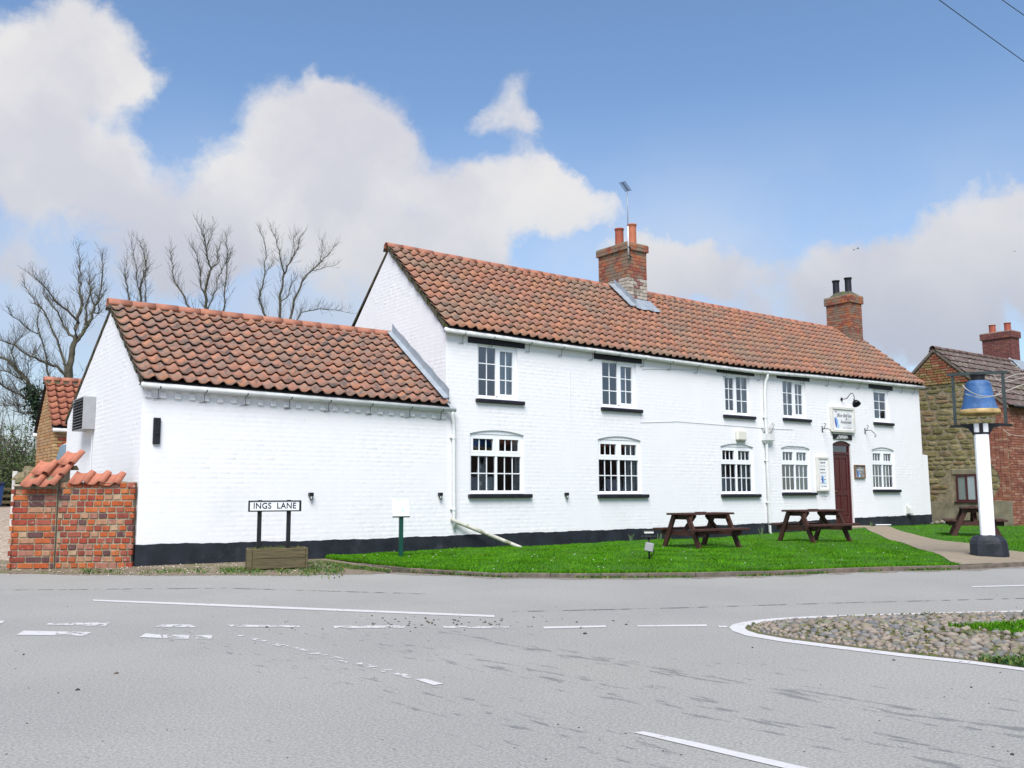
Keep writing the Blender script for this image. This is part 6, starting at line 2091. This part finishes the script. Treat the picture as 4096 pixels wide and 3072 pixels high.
# roof: courses of big flat interlocking tiles
sl = Vector((0, nyr-ny0, nzr-nze)); S = sl.length; sd = sl.normalized(); nrm = Vector((0, -sd.z, sd.y))
m = MB(); ov = .18
m.add([(NX-.05, ny0-ov*sd.y, nze-ov*sd.z+.03), (NXE, ny0-ov*sd.y, nze-ov*sd.z+.03), (NXE, nyr, nzr+.02), (NX-.05, nyr, nzr+.02)], [(0, 1, 2, 3)])
m.add([(NX-.05, nyr, nzr+.02), (NXE, nyr, nzr+.02), (NXE, ny1+.15, rear_z-.10), (NX-.05, ny1+.15, rear_z-.10)], [(0, 1, 2, 3)])
nroof = m.build('roof', UNDERLAY, nb, fix=False)
rows = 9; gz_ = (S+ov)/rows; tw_ = .33
tmn = MB(); nuu = 6
vs = []
for v in (0, gz_*1.12):
    for i in range(nuu+1):
        u = i/nuu; vs.append((u*tw_, v, (.024 if i in (5, 6) else .006 if i != 3 else .014)+.042*(1-v/(gz_*1.12))))
for i in range(nuu+1): vs.append((i/nuu*tw_, .003, vs[i][2]-.03))
n = nuu+1; fs = []
for i in range(nuu): fs += [(i, i+1, n+i+1, n+i), (2*n+i, 2*n+i+1, i+1, i)]
tme = tmn.add(vs, fs).mesh('roof_tile', CONC_TILE); fixn(tme)
cnt = 0; cols = int((37.6-NX)/tw_)
e0 = Vector((NX-.06, ny0, nze))-sd*ov+nrm*.035
rotm = Matrix((Vector((1, 0, 0)), sd, nrm)).transposed().to_4x4()
for c in range(cols):
    for r in range(rows):
        if cnt >= 300: break
        o = bpy.data.objects.new('roof_tile', tme); COL.objects.link(o); o.parent = nroof
        o.matrix_local = Matrix.Translation(e0+Vector((c*tw_, 0, 0))+sd*(r*gz_+random.uniform(-.008, .008))+nrm*random.uniform(-.004, .004)) @ rotm; cnt += 1
m = MB()
for r in range(rows):
    p = e0+sd*(r*gz_)+nrm*.05; q = e0+sd*((r+1.1)*gz_)+nrm*.01
    m.add([(NX-.06+cols*tw_, p.y, p.z), (NXE, p.y, p.z), (NXE, q.y, q.z), (NX-.06+cols*tw_, q.y, q.z)], [(0, 1, 2, 3)])
m.build('far_tile_courses', CONC_TILE, nroof)
ridge_run(nroof, [(NX-.1, nzr+.03), (36.6, nzr+.03)], nyr, .11, .45, MAT('ridge_dark', (0.12, 0.075, 0.065), 0.9, 0.3, 8, stain=[((0.24, 0.22, 0.17), 8, 0.56, 0.66, 0.7)]))
def verge2():
    m = MB(); n = 12
    for (ya, za, yb, zb) in ((ny0-ov*sd.y, nze-ov*sd.z, nyr, nzr), (ny1+.12, rear_z-.1, nyr, nzr)):
        for i in range(n):
            a, b = i/n, (i+1)/n
            p, q = (ya+(yb-ya)*a, za+(zb-za)*a), (ya+(yb-ya)*b, za+(zb-za)*b)
            m.add([(NX-.055, p[0], p[1]+.05), (NX-.055, q[0], q[1]+.05), (NX-.055, q[0], q[1]-.06), (NX-.055, p[0], p[1]-.06)], [(0, 1, 2, 3)])
            m.add([(NX-.055, p[0], p[1]-.06), (NX-.055, q[0], q[1]-.06), (NX+.03, q[0], q[1]-.06), (NX+.03, p[0], p[1]-.06)], [(0, 1, 2, 3)])
    m.build('verge_mortar', MAT('verge_grey', (0.15, 0.12, 0.10), 0.95, 0.35, 9), nroof)
verge2()
gutN = MB().tube([(NX+.2, ny0-.19, nze-.10), (NXE, ny0-.19, nze-.10)], .055, 10).build('gutter', BLACKM, nb, True)
cX0 = F(4044, 1330, nyr-.12).x
topz = F(4044, 1322, nyr-.12).z
nch = chimney(nb, cX0, cX0+.62, nyr-.12, nyr+1.0, nzr-.6, topz, BR_CHIM2, .082, 3, .055, mort=MAT('mortar_pale', (0.33, 0.29, 0.25), 0.9, 0.2))
pot(nch, cX0+.31, nyr+.72, topz+.02, .12, .34, POT_R); pot(nch, cX0+.31, nyr+.14, topz+.02, .12, .34, POT_R)
m = MB(); yb_ = nyr-.12
zat = lambda y: nze+(y-ny0)*slope
for i in range(6):
    a, b = yb_-.25+i*.14, yb_-.25+(i+1)*.14
    a2, b2 = min(a, nyr), min(b, nyr)
    m.add([(cX0-.01, a2, zat(a2)+.20), (cX0-.01, b2, zat(b2)+.20), (cX0-.18, b2, zat(b2)+.08), (cX0-.18, a2, zat(a2)+.08)], [(0, 1, 2, 3)])
m.add([(cX0-.15, yb_-.012, zat(yb_)+.22), (cX0+.75, yb_-.012, zat(yb_)+.22), (cX0+.75, yb_-.35, zat(yb_-.35)+.09), (cX0-.15, yb_-.35, zat(yb_-.35)+.09)], [(0, 1, 2, 3)])
m.build('flashing', LEAD, nch)
# stones lying at the inn's corner
rubs = [(NX-1.05, -.12, .11), (NX-.85, -.25, .08), (NX-1.3, -.08, .06), (NX-.7, -.10, .12)]
for i, (x, y, s) in enumerate(rubs):
    o = link('rubble_stone', CM[i], None, (x, y, ground_z(x, y)+s*.4), (.2*i, .1, i*1.1), (s*1.3, s, s*1.1))
    tag(o, ('flat pale loose stone second from the inn corner by the stone house', 'small pale loose stone in front of the others by the stone house', 'smallest loose stone right against the inn corner plinth', 'largest loose stone nearest the rendered foot of the stone house')[i], 'stone', 'loose stones at the stone house')
wc = G(3530, 2108, .2)
o = MB().cbox(-.26, .26, -.07, .07, 0, .03, .008).build('white_slab', SIGNB); o.location = (wc.x, wc.y, ground_z(wc.x, wc.y)+.03); o.rotation_euler = (0, 0, rad(-25))
tag(o, 'flat white slab lying on the grass near the path', 'slab')

# ================================================================== yellow brick outbuilding behind the wing
OX, OY, OD = 5.08, 12.0, 2.5
ob = thing('outbuilding', 'yellow brick outbuilding with pantile roof behind the white wing', 'building')
oez = F(216, 1712, OY).z+.04; orz = XP(192, 1522, OX).z-.05; oyr = OY+1.25
ogz = drive_z(OY)-.1
OXE = 10.5
m = MB(); m.add([(OX, OY, ogz), (OX, OY, oez), (OX, oyr, orz), (OX, OY+OD, oez), (OX, OY+OD, ogz)], [(0, 1, 2, 3, 4)])
m.add([(OX, OY, ogz), (OXE, OY, ogz), (OXE, OY, oez), (OX, OY, oez)], [(0, 1, 2, 3)]); m.add([(OX, OY+OD, ogz), (OXE, OY+OD, ogz), (OXE, OY+OD, oez), (OX, OY+OD, oez)], [(0, 1, 2, 3)])
m.add([(OXE, OY, ogz), (OXE, OY, oez), (OXE, oyr, orz), (OXE, OY+OD, oez), (OXE, OY+OD, ogz)], [(0, 1, 2, 3, 4)])
m.build('wall', MORTAR, ob, fix=False)
far_ = MB(); z = ogz
while z < orz-.06:
    lo, hi = (OY, OY+OD) if z+.08 < oez else (OY+(z+.08-oez)/(orz-oez)*(oyr-OY), OY+OD-(z+.08-oez)/(orz-oez)*(OY+OD-oyr))
    y = lo-random.uniform(0, .2)
    while y < hi:
        w_ = random.choice((.24, .24, .12)); a, b = max(y, lo), min(y+w_, hi); y += w_
        if b-a > .03: far_.box(OX-.012-.006*random.random(), OX+.01, a+.006, b-.006, z+.006, z+.08)
    z += .09
o = far_.build('gable_bricks', BR_YEL, ob); o['kind'] = 'stuff'
f1, f2 = brick_unit(BR_GARDEN), brick_unit(BR_GYEL)
YB = MAT('quoin_yellow', rnd='obj', cols=[(0.42, 0.27, 0.12), (0.36, 0.22, 0.10), (0.46, 0.31, 0.15), (0.40, 0.24, 0.13)], rough=0.9, var=0.2, scale=10)
f2 = brick_unit(YB); z = ogz; r = 0
while z < oez-.10:
    x = OX-.004+(0 if r % 2 else -.12)
    while x < OX+.95:
        a, b = max(x, OX-.012), x+.24; x += .24
        if b-a > .05: link('brick', f1 if random.random() < .28 else f2, ob, ((a+b)/2, OY-.005, z+.045), None, (b-a-.014, .04, .074))
    z += .09; r += 1
m = MB(); m.add([(OX-.08, OY-.15, oez-.03), (OXE, OY-.15, oez-.03), (OXE, oyr, orz+.03), (OX-.08, oyr, orz+.03)], [(0, 1, 2, 3)]); m.add([(OX-.08, oyr, orz+.03), (OXE, oyr, orz+.03), (OXE, OY+OD+.15, oez-.03), (OX-.08, OY+OD+.15, oez-.03)], [(0, 1, 2, 3)])
oroof = m.build('roof', UNDERLAY, ob, fix=False)
pantile_roof(oroof, [(OX, oez-.01), (OXE, oez-.01)], [(OX, orz+.04), (OXE, orz+.04)], OY-.17, oyr-.02, OX-.09, OX-.09+.241*8, .241, 8, MAT('pantile_outhouse', rnd='obj', cols=[(0.32, 0.12, 0.07), (0.28, 0.10, 0.065), (0.35, 0.14, 0.08)], rough=0.85, var=0.12, scale=9), TILE_MA, 300)
m = MB(); m.add([(OX-.09+.241*8, OY-.17, oez+.03), (OXE, OY-.17, oez+.03), (OXE, oyr, orz+.07), (OX-.09+.241*8, oyr, orz+.07)], [(0, 1, 2, 3)]); m.build('far_tiles', TILE_MA, oroof)
ridge_run(oroof, [(OX-.12, orz+.05), (OXE, orz+.05)], oyr, .11, .45)
MB().tube([(OX-.05, OY-.14, oez-.10), (OXE, OY-.14, oez-.12)], .055, 10).build('gutter', GUTTER, ob, True)
MB().tube([(OX-.1, OY+OD+.12, oez-.10), (OX+.4, OY+OD+.12, oez-.12)], .055, 10).build('gutter', GUTTER, ob, True)

# ------------------------------------------------------------------ white car behind the wing
q = F(243, 1783, 9.6)
cr = thing('parked_car', 'white car mostly hidden behind the white wing by the outbuilding', 'car', (q.x+1.6, 9.8, drive_z(9.8)), 0)
ht = q.z-drive_z(9.8)+.17
prof = [(-2.0, .35), (-2.02, .70), (-1.98, .92), (-1.60, 1.0), (-1.42, ht-.12), (-1.2, ht), (.35, ht+.02), (1.0, .98), (1.9, .88), (2.05, .62), (2.02, .33)]
MB().prism(prof, 1, -.82, .82).build('body', CARW, cr)
MB().prism([(-1.44, 1.02), (-1.30, ht-.20), (-1.12, ht-.12), (.30, ht-.06), (.86, 1.02)], 1, -.825, .825).build('side_window', CARG, cr)
MB().add([(-1.64, -.7, 1.03), (-1.64, .7, 1.03), (-1.45, .66, ht-.12), (-1.45, -.66, ht-.12)], [(0, 1, 2, 3)]).build('rear_window', CARG, cr)
for (x, y) in ((-1.3, -.80), (1.25, -.80), (-1.3, .80), (1.25, .80)):
    wv = MB().lathe([(.12, -.1), (.30, -.1), (.33, -.06), (.33, .06), (.30, .1), (.12, .1)], 20).build('wheel', TYRE, cr); wv.location = (x, y, .33); wv.rotation_euler = (rad(90), 0, 0)
    MB().lathe([(0, -.09), (.2, -.10), (.21, .10), (0, .09)], 16).build('rim', GREYM, wv)
MB().cbox(-2.03, -1.98, .5, .75, .70, .92, .005).build('tail_light', MAT('lamp_red', (0.3, 0.01, 0.01), 0.3, 0), cr)
MB().cbox(-2.03, -1.98, -.75, -.5, .70, .92, .005).build('tail_light', MAT('lamp_red', (0.3, 0.01, 0.01), 0.3, 0), cr)

# ------------------------------------------------------------------ grey panel fence, rail fence, bin at the far left
pf = F(62, 1885, 7.5); pb2 = F(60, 2040, 7.5)
gf_ = thing('grey_panel', 'weathered grey upright board panel beside the brick pier', 'fence', (pf.x, 7.5, drive_z(7.5)-.05), rad(-18))
hh = pf.z-drive_z(7.5)+.05
MB().cbox(-.05, .05, -.06, .06, 0, hh, .008).build('post', MAT('pale_post', (0.50, 0.49, 0.46), 0.8, 0.2, 6), gf_)
for k in range(9): MB().cbox(.055+k*.13, .175+k*.13, -.02, .02, .03, hh-.02+random.uniform(-.01, .01), .004).build('board', MAT('grey_board', (0.24, 0.235, 0.22), 0.9, 0.3, 4), gf_)
ry = 17.0
rl = F(-60, 1955, ry); rr_ = F(108, 1955, ry)
rf_ = thing('rail_fence', 'brown timber rail fence at the back of the drive', 'fence', (rl.x, ry, drive_z(ry)), 0)
hh = rl.z-drive_z(ry)
for z_ in (hh, hh*.62, hh*.28): MB().cbox(0, rr_.x-rl.x+2, -.03, .03, z_-.06, z_+.03, .005).build('rail', WOODG, rf_)
for k in range(3): MB().cbox(k*1.5+.1, k*1.5+.22, .03, .12, -.1, hh+.08, .005).build('post', WOODG, rf_)
bn = F(-34, 1960, 15.5)
bb = thing('wheelie_bin', 'blue wheelie bin at the left edge of the picture', 'bin', (bn.x, 15.5, drive_z(15.5)))
zb = F(0, 1930, 15.5).z-drive_z(15.5)
MB().add([(-.24, -.28, .05), (.24, -.28, .05), (.24, .28, .05), (-.24, .28, .05), (-.29, -.36, zb-.08), (.29, -.36, zb-.08), (.29, .36, zb-.08), (-.29, .36, zb-.08)], [(0, 3, 2, 1), (4, 5, 6, 7), (0, 1, 5, 4), (1, 2, 6, 5), (2, 3, 7, 6), (3, 0, 4, 7)]).build('body', BIN, bb)
MB().cbox(-.31, .31, -.39, .39, zb-.08, zb, .02).build('lid', MAT('bin_lid', (0.012, 0.02, 0.05), 0.5, 0), bb)

# ================================================================== bare trees
def limb_tree(name, label, Y, limbs, base, twig_n=5, seed=1, scale=1.0, group='bare trees behind the inn', ivy=None):
    """limbs: photo polylines of the main boughs with start and end radius; a depth is given to each and twigs grown from it"""
    r = random.Random(seed)
    root = thing(name, label, 'tree', (base[0], Y, base[2]), 0, group)
    bx_, bz_ = base[0], base[2]
    trunk = MB(); crown = MB()
    def loc(p): return Vector((p.x-bx_, p.y-Y, p.z-bz_))
    for (pts, r0, r1, main) in limbs:
        r0, r1 = r0*.60, r1*.6
        dy = r.uniform(-1.0, 1.0); dy2 = r.uniform(-1.2, 1.2)
        P_ = []
        for i, (a, b) in enumerate(pts):
            t_ = i/max(1, len(pts)-1)
            P_.append(loc(F(a, b, Y+(0 if main else dy*t_+dy2*t_*t_))))
        # finer, slightly crooked centre line
        Q = []
        for i in range(len(P_)-1):
            for k in range(3):
                p = P_[i].lerp(P_[i+1], k/3)
                if k: p = p+Vector((r.gauss(0, .03), r.gauss(0, .03), r.gauss(0, .02)))
                Q.append(p)
        Q.append(P_[-1])
        rs = [max(.008, r0+(r1-r0)*(i/(len(Q)-1))**.8) for i in range(len(Q))]
        (trunk if main else crown).tube(Q, rs, 7 if r0 > .05 else 5, False)
        if main: continue
        # twigs
        for i in range(2, len(Q)):
            for k in range(twig_n+3):
                if r.random() < .22: continue
                d = (Q[i]-Q[i-1]).normalized()
                side = Vector((r.gauss(0, 1), r.gauss(0, .8), r.gauss(.35, .5))).normalized()
                dd = (d*.9+side*.75).normalized(); L = r.uniform(.25, .95)*scale*(1.1-.4*i/len(Q))
                p = Q[i-1].lerp(Q[i], r.random()); tw = [p]
                for s in range(4):
                    dd = (dd+Vector((r.gauss(0, .16), r.gauss(0, .16), r.gauss(.16, .14)))).normalized(); tw.append(tw[-1]+dd*L/4)
                rr0 = min(rs[i]*.5, .008)
                crown.tube(tw, [rr0, rr0*.8, rr0*.6, rr0*.45, .002], 3, False)
                if r.random() < .6:
                    e = (dd+Vector((r.gauss(0, .6), r.gauss(0, .5), r.gauss(.2, .3)))).normalized()
                    crown.tube([tw[2], tw[2]+e*L*.25, tw[2]+e*L*.45+Vector((0, 0, L*.1))], [.006, .0045, .003], 3, False)
    if trunk.v: trunk.build('trunk', BARK, root, True, fix=False)
    crown.build('crown', BARK, root, True, fix=False)
    if ivy:
        n = ivy[2]; V = []; 
        line = [loc(F(a, b, Y)) for (a, b) in ivy[0]]
        for i in range(n):
            t_ = r.random()*(len(line)-1); k = int(t_); c = line[k].lerp(line[k+1], t_-k)
            d = Vector((r.gauss(0, 1), r.gauss(0, 1), r.gauss(0, .6))); d = d.normalized()*abs(r.gauss(ivy[1]*.75, ivy[1]*.35))
            c = c+d; u_ = Vector((r.gauss(0, 1), r.gauss(0, 1), r.gauss(0, 1))).normalized(); v_ = u_.cross(d.normalized()+Vector((.01, 0, 0))).normalized()
            s = r.uniform(.03, .07); V += [c+u_*s, c+v_*s*.8, c-u_*s*.7, c-v_*s*.8]
        Fc = (np.array([(0, 1, 2, 3)])[None]+4*np.arange(n)[:, None, None]).reshape(-1, 4)
        o = fast('ivy', np.array([v[:] for v in V]), Fc, IVY, rng.random(n), root)
    return root


def gbase(px, Y): p = F(px, 2000, Y); return (p.x, Y, drive_z(Y))


Y1 = 22.0
def tr(pts, px, Y): return [(px, 2010)]+pts
limb_tree('bare_tree', 'largest bare tree rising behind the outbuilding', Y1, [
    ([(268, 2010), (272, 1700), (276, 1520), (284, 1440), (298, 1370)], .30, .17, True),
    ([(298, 1372), (313, 1290), (325, 1230), (330, 1200), (318, 1150), (317, 1110), (320, 1050), (316, 985)], .14, .012, False),
    ([(300, 1368), (330, 1335), (355, 1290), (378, 1240), (395, 1190), (405, 1140), (412, 1060), (410, 1010)], .14, .012, False),
    ([(345, 1308), (342, 1230), (362, 1165), (357, 1120), (352, 1040)], .08, .01, False),
    ([(378, 1240), (366, 1190), (357, 1140), (385, 1095)], .06, .01, False),
    ([(300, 1360), (270, 1325), (240, 1270), (205, 1220), (175, 1180), (180, 1120)], .09, .01, False),
    ([(312, 1285), (270, 1240), (230, 1215), (190, 1160), (150, 1120), (115, 1090)], .08, .01, False),
    ([(270, 1540), (262, 1470), (235, 1380), (205, 1310), (180, 1250), (140, 1215), (110, 1160), (95, 1115)], .10, .012, False),
    ([(272, 1520), (230, 1465), (180, 1450), (120, 1425), (60, 1380), (0, 1360), (-60, 1350)], .11, .02, False),
    ([(275, 1600), (215, 1560), (188, 1480), (178, 1400), (158, 1340), (150, 1280), (152, 1225)], .09, .012, False),
    ([(152, 1335), (110, 1315), (55, 1270), (25, 1225)], .04, .01, False),
    ([(372, 1250), (392, 1255), (400, 1200), (415, 1150)], .05, .01, False)], gbase(268, Y1), 5, 3)
limb_tree('bare_tree', 'small thin bare tree just right of the largest one', 24.0, [
    ([(565, 2010), (566, 1600), (568, 1290)], .18, .12, True),
    ([(568, 1300), (564, 1210), (562, 1150), (575, 1100), (582, 1060), (572, 1000), (555, 960)], .10, .012, False),
    ([(568, 1330), (530, 1230), (512, 1170), (503, 1130), (500, 1080), (510, 1030)], .07, .01, False),
    ([(568, 1310), (584, 1200), (580, 1130), (586, 1060), (584, 1000)], .06, .01, False),
    ([(565, 1170), (550, 1140), (548, 1080), (535, 1020), (530, 960)], .04, .01, False)], gbase(565, 24), 4, 5)
limb_tree('bare_tree', 'bare many-limbed tree above the middle of the wing ridge', 23.0, [
    ([(835, 2010), (833, 1600), (830, 1330)], .24, .16, True),
    ([(830, 1330), (828, 1245), (822, 1180), (830, 1120), (845, 1075), (828, 1030), (822, 985), (808, 930), (785, 880)], .13, .012, False),
    ([(830, 1340), (765, 1240), (720, 1160), (695, 1110), (685, 1040), (678, 1000)], .09, .012, False),
    ([(830, 1260), (852, 1190), (868, 1150), (866, 1110)], .06, .01, False),
    ([(843, 1078), (872, 1052), (868, 1010), (885, 970)], .05, .01, False),
    ([(822, 1190), (802, 1130), (795, 1060), (782, 1010), (760, 975)], .06, .01, False),
    ([(835, 1330), (895, 1240), (900, 1150), (908, 1060), (912, 1000), (900, 930)], .08, .01, False),
    ([(872, 1105), (900, 1060), (925, 1008)], .04, .008, False),
    ([(824, 1000), (845, 950), (850, 905)], .03, .008, False)], gbase(835, 23), 5, 8)
limb_tree('bare_tree', 'bare spreading tree between the wing roof and the inn gable', 24.0, [
    ([(1130, 2010), (1126, 1700), (1122, 1420)], .26, .19, True),
    ([(1122, 1430), (1120, 1290), (1120, 1200), (1132, 1130), (1136, 1090), (1120, 1030), (1105, 960), (1085, 915)], .14, .012, False),
    ([(1134, 1100), (1160, 1050), (1175, 1020), (1195, 985), (1210, 935)], .07, .01, False),
    ([(1124, 1430), (1160, 1280), (1175, 1200), (1205, 1140), (1220, 1110), (1250, 1080), (1285, 1045), (1320, 1010), (1348, 980)], .12, .012, False),
    ([(1285, 1045), (1288, 1005), (1290, 960)], .03, .008, False),
    ([(1240, 1085), (1290, 1072), (1345, 1060)], .03, .008, False),
    ([(1120, 1440), (1062, 1265), (1045, 1220), (1035, 1195), (1050, 1150), (1060, 1085), (1065, 1030), (1055, 950), (1035, 915)], .10, .012, False),
    ([(1125, 1420), (1185, 1285), (1205, 1250), (1280, 1235), (1340, 1240), (1398, 1252)], .07, .012, False),
    ([(1122, 1215), (1155, 1180), (1168, 1130), (1180, 1110)], .05, .01, False),
    ([(1060, 1090), (1085, 1065), (1095, 1045)], .03, .008, False),
    ([(1180, 1015), (1175, 970), (1185, 930)], .03, .008, False)], gbase(1130, 24), 4, 11)
limb_tree('ivy_tree', 'leaning tree with a dark ivy-clad trunk at the left edge', 19.0, [
    ([(175, 2010), (172, 1800), (160, 1690), (140, 1610), (124, 1550)], .22, .15, True),
    ([(124, 1552), (95, 1510), (60, 1465), (0, 1430), (-60, 1400)], .13, .05, False),
    ([(130, 1605), (90, 1585), (40, 1560), (0, 1535), (-50, 1530)], .06, .02, False),
    ([(128, 1560), (90, 1520), (40, 1490), (-20, 1480)], .05, .02, False),
    ([(140, 1620), (90, 1625), (30, 1622), (-30, 1620)], .025, .012, False),
    ([(150, 1640), (110, 1655), (75, 1650), (70, 1600), (40, 1560)], .03, .012, False),
    ([(145, 1590), (170, 1570), (178, 1560)], .04, .015, False),
    ([(100, 1515), (110, 1450), (130, 1420), (150, 1400)], .03, .01, False),
    ([(60, 1470), (50, 1400), (70, 1360), (90, 1340)], .03, .01, False)], gbase(175, 19), 7, 17, 1.2, ivy=([(170, 1720), (150, 1650), (138, 1600), (125, 1555)], .26, 1500))


# ------------------------------------------------------------------ hedge shrubs at the back of the drive
def shrub(label, px0, px1, ptop, Y, n_twig, n_leaf, seed, leafmat=HEDGE, leafs=.05):
    r = random.Random(seed)
    a, b = F(px0, 1900, Y), F(px1, 1900, Y); gz2 = drive_z(Y); top = F((px0+px1)/2, ptop, Y).z
    cx_ = (a.x+b.x)/2; hw = (b.x-a.x)/2
    root = thing('hedge_shrub', label, 'shrub', (cx_, Y, gz2), 0, 'overgrown shrubs along the back of the drive')
    H2 = top-gz2; st = MB()
    tips = []
    for i in range(n_twig):
        x, y = r.uniform(-hw, hw), r.uniform(-.9, .9); p = Vector((x*.8, y*.6, 0)); d = Vector((r.gauss(0, .18), r.gauss(0, .18), 1)).normalized()
        L = H2*r.uniform(.45, 1.0); pts_ = [p]
        for s in range(6):
            d = (d+Vector((r.gauss(0, .16), r.gauss(0, .16), r.gauss(0, .05)))).normalized(); pts_.append(pts_[-1]+d*L/6)
        r0 = r.uniform(.012, .03); st.tube(pts_, [r0*(1-.85*s/6) for s in range(7)], 4, False)
        for s in range(2, 7):
            for k in range(3):
                e = Vector((r.gauss(0, 1), r.gauss(0, .8), r.gauss(.5, .5))).normalized(); q_ = pts_[s]+e*r.uniform(.2, .55); tips.append((pts_[s], q_))
                st.tube([pts_[s], pts_[s].lerp(q_, .5)+Vector((0, 0, .04)), q_], [.006, .005, .003], 3, False)
    st.build('stems', TWIG, root, True, fix=False)
    V = []
    for i in range(n_leaf):
        p, q_ = tips[r.randrange(len(tips))]; c = p.lerp(q_, r.random()*1.1)+Vector((r.gauss(0, .06), r.gauss(0, .06), r.gauss(0, .06)))
        u_ = Vector((r.gauss(0, 1), r.gauss(0, 1), r.gauss(0, 1))).normalized(); v_ = u_.cross(Vector((r.gauss(0, 1), r.gauss(0, 1), r.gauss(0, 1)))).normalized(); s = r.uniform(.5, 1.2)*leafs
        V += [c+u_*s, c+v_*s*.5, c-u_*s, c-v_*s*.5]
    Fc = (np.array([(0, 1, 2, 3)])[None]+4*np.arange(n_leaf)[:, None, None]).reshape(-1, 4)
    fast('crown', np.array([v[:] for v in V]), Fc, leafmat, rng.random(n_leaf), root)


PALE = MAT('hedge_leaf_pale', rnd='attr', cols=[(0.16, 0.165, 0.11), (0.11, 0.12, 0.06), (0.20, 0.20, 0.15), (0.08, 0.10, 0.04)], rough=0.8, var=0.2)
shrub('pale twiggy overgrown shrub at the far left of the drive', -120, 70, 1700, 20.0, 90, 5200, 21, PALE, .045)
shrub('green leafy overgrown shrub beside the yellow outbuilding', 60, 165, 1690, 18.6, 60, 5200, 22, HEDGE, .05)
shrub('low dense green shrub beneath the twiggy hedge', -80, 140, 1840, 17.8, 60, 5200, 23, HEDGE, .05)
shrub('thin twiggy shrub top showing behind the ivy-clad tree', -140, 180, 1380, 26.0, 70, 900, 25, PALE, .03)

# ------------------------------------------------------------------ daffodil leaves against the plinth
for i, (px_, py_, n_, lab) in enumerate(((2520, 2168, 7, 'small tuft of strap leaves against the plinth near the floodlight'), (2632, 2163, 5, 'tiny tuft of pale leaves against the plinth behind the first table'),
                                         (3040, 2146, 9, 'small clump of daffodil leaves by the second downpipe'), (3475, 2098, 8, 'thin flowering tuft beside the doorstep'))):
    p = F(px_, py_, -.12); gz3 = ground_z(p.x, -.15)
    m = MB()
    for k in range(n_):
        a = random.uniform(0, 6.28); L = random.uniform(.10, .24); le = random.uniform(.05, .16)
        b0 = Vector((random.gauss(0, .04), random.gauss(0, .03), 0)); tip = b0+Vector((math.cos(a)*le, math.sin(a)*le*.6-.03, L)); mid = b0.lerp(tip, .6)+Vector((0, 0, .04)); w_ = Vector((.008, 0, 0))
        m.add([b0-w_, b0+w_, mid+w_, mid-w_, tip], [(0, 1, 2, 3), (3, 2, 4)])
    o = m.build('leaf_tuft', MAT('strap_leaf', (0.16, 0.24, 0.11), 0.6, 0.2), None, fix=False); o.location = (p.x, -.15, gz3)
    tag(o, lab, 'plant', 'small plants along the front wall')

# ================================================================== overhead wires and birds
def wire(label, p0, p1, sag, r=.012):
    a, b = F(p0[0], p0[1], p0[2]), F(p1[0], p1[1], p1[2]); pts_ = []
    for i in range(21):
        t_ = i/20; q_ = a.lerp(b, t_); q_.z -= sag*4*t_*(1-t_); pts_.append(q_)
    tag(MB().tube(pts_, r, 5).build('overhead_wire', BLACKM, None, True), label, 'wire', 'overhead wires at top right')


wire('black overhead wire crossing the top right of the sky', (3500, -190, -6.0), (4700, 660, -3.0), .12, .011)
wire('shorter black overhead wire nearest the top right corner', (3700, -220, -6.0), (4800, 530, -3.0), .12, .011)
for i, (px_, py_, lab) in enumerate(((3418, 1000, 'left of two small dark birds in the sky above the far chimney'), (3433, 994, 'right of two small dark birds in the sky above the far chimney'), (4058, 1006, 'lone dark bird in the cloud at the right edge'))):
    p = F(px_, py_, 60.0)
    m = MB(); m.tube([(-.16, 0, 0), (0, 0, .02), (.18, 0, .03), (.26, 0, .02)], [.02, .05, .045, .015], 6)
    for s in (-1, 1): m.add([(-.02, 0, .03), (.12, 0, .03), (.06, s*.24, .12), (.0, s*.46, .02), (-.03, s*.24, .10)], [(0, 1, 2, 4), (4, 2, 3)])
    o = m.build('bird', BLACKM, None, fix=False); o.location = p; o.rotation_euler = (.1, .1*i, 1.2+i)
    tag(o, lab, 'bird', 'birds in the sky')

# ================================================================== house across the road, seen in the ground-floor panes
oh = thing('opposite_house', 'brick house with red roof across the road, mirrored in the ground-floor panes', 'building', (40, -30, 0), rad(8))
MB().add([(-16, 0, 0), (16, 0, 0), (16, 0, 4.4), (-16, 0, 4.4), (-16, -6, 0), (16, -6, 0), (16, -6, 4.4), (-16, -6, 4.4), (-16, -3, 7.2), (16, -3, 7.2)],
         [(0, 1, 2, 3), (4, 5, 6, 7), (0, 3, 8, 7, 4), (1, 2, 9, 6, 5)]).build('wall', MAT('opposite_brick', (0.12, 0.07, 0.05), 0.9, 0.3, 4), oh)
MB().add([(-16.3, .3, 4.3), (16.3, .3, 4.3), (16.3, -3, 7.3), (-16.3, -3, 7.3), (-16.3, -6.3, 4.3), (16.3, -6.3, 4.3)], [(0, 1, 2, 3), (3, 2, 5, 4)]).build('roof', MAT('opposite_roof', (0.20, 0.055, 0.03), 0.9, 0.2, 4), oh)
for k in range(6):
    MB().cbox(-13+k*5, -11.6+k*5, -.02, .06, 1.0, 2.3, .01).build('window', UPVC, oh)
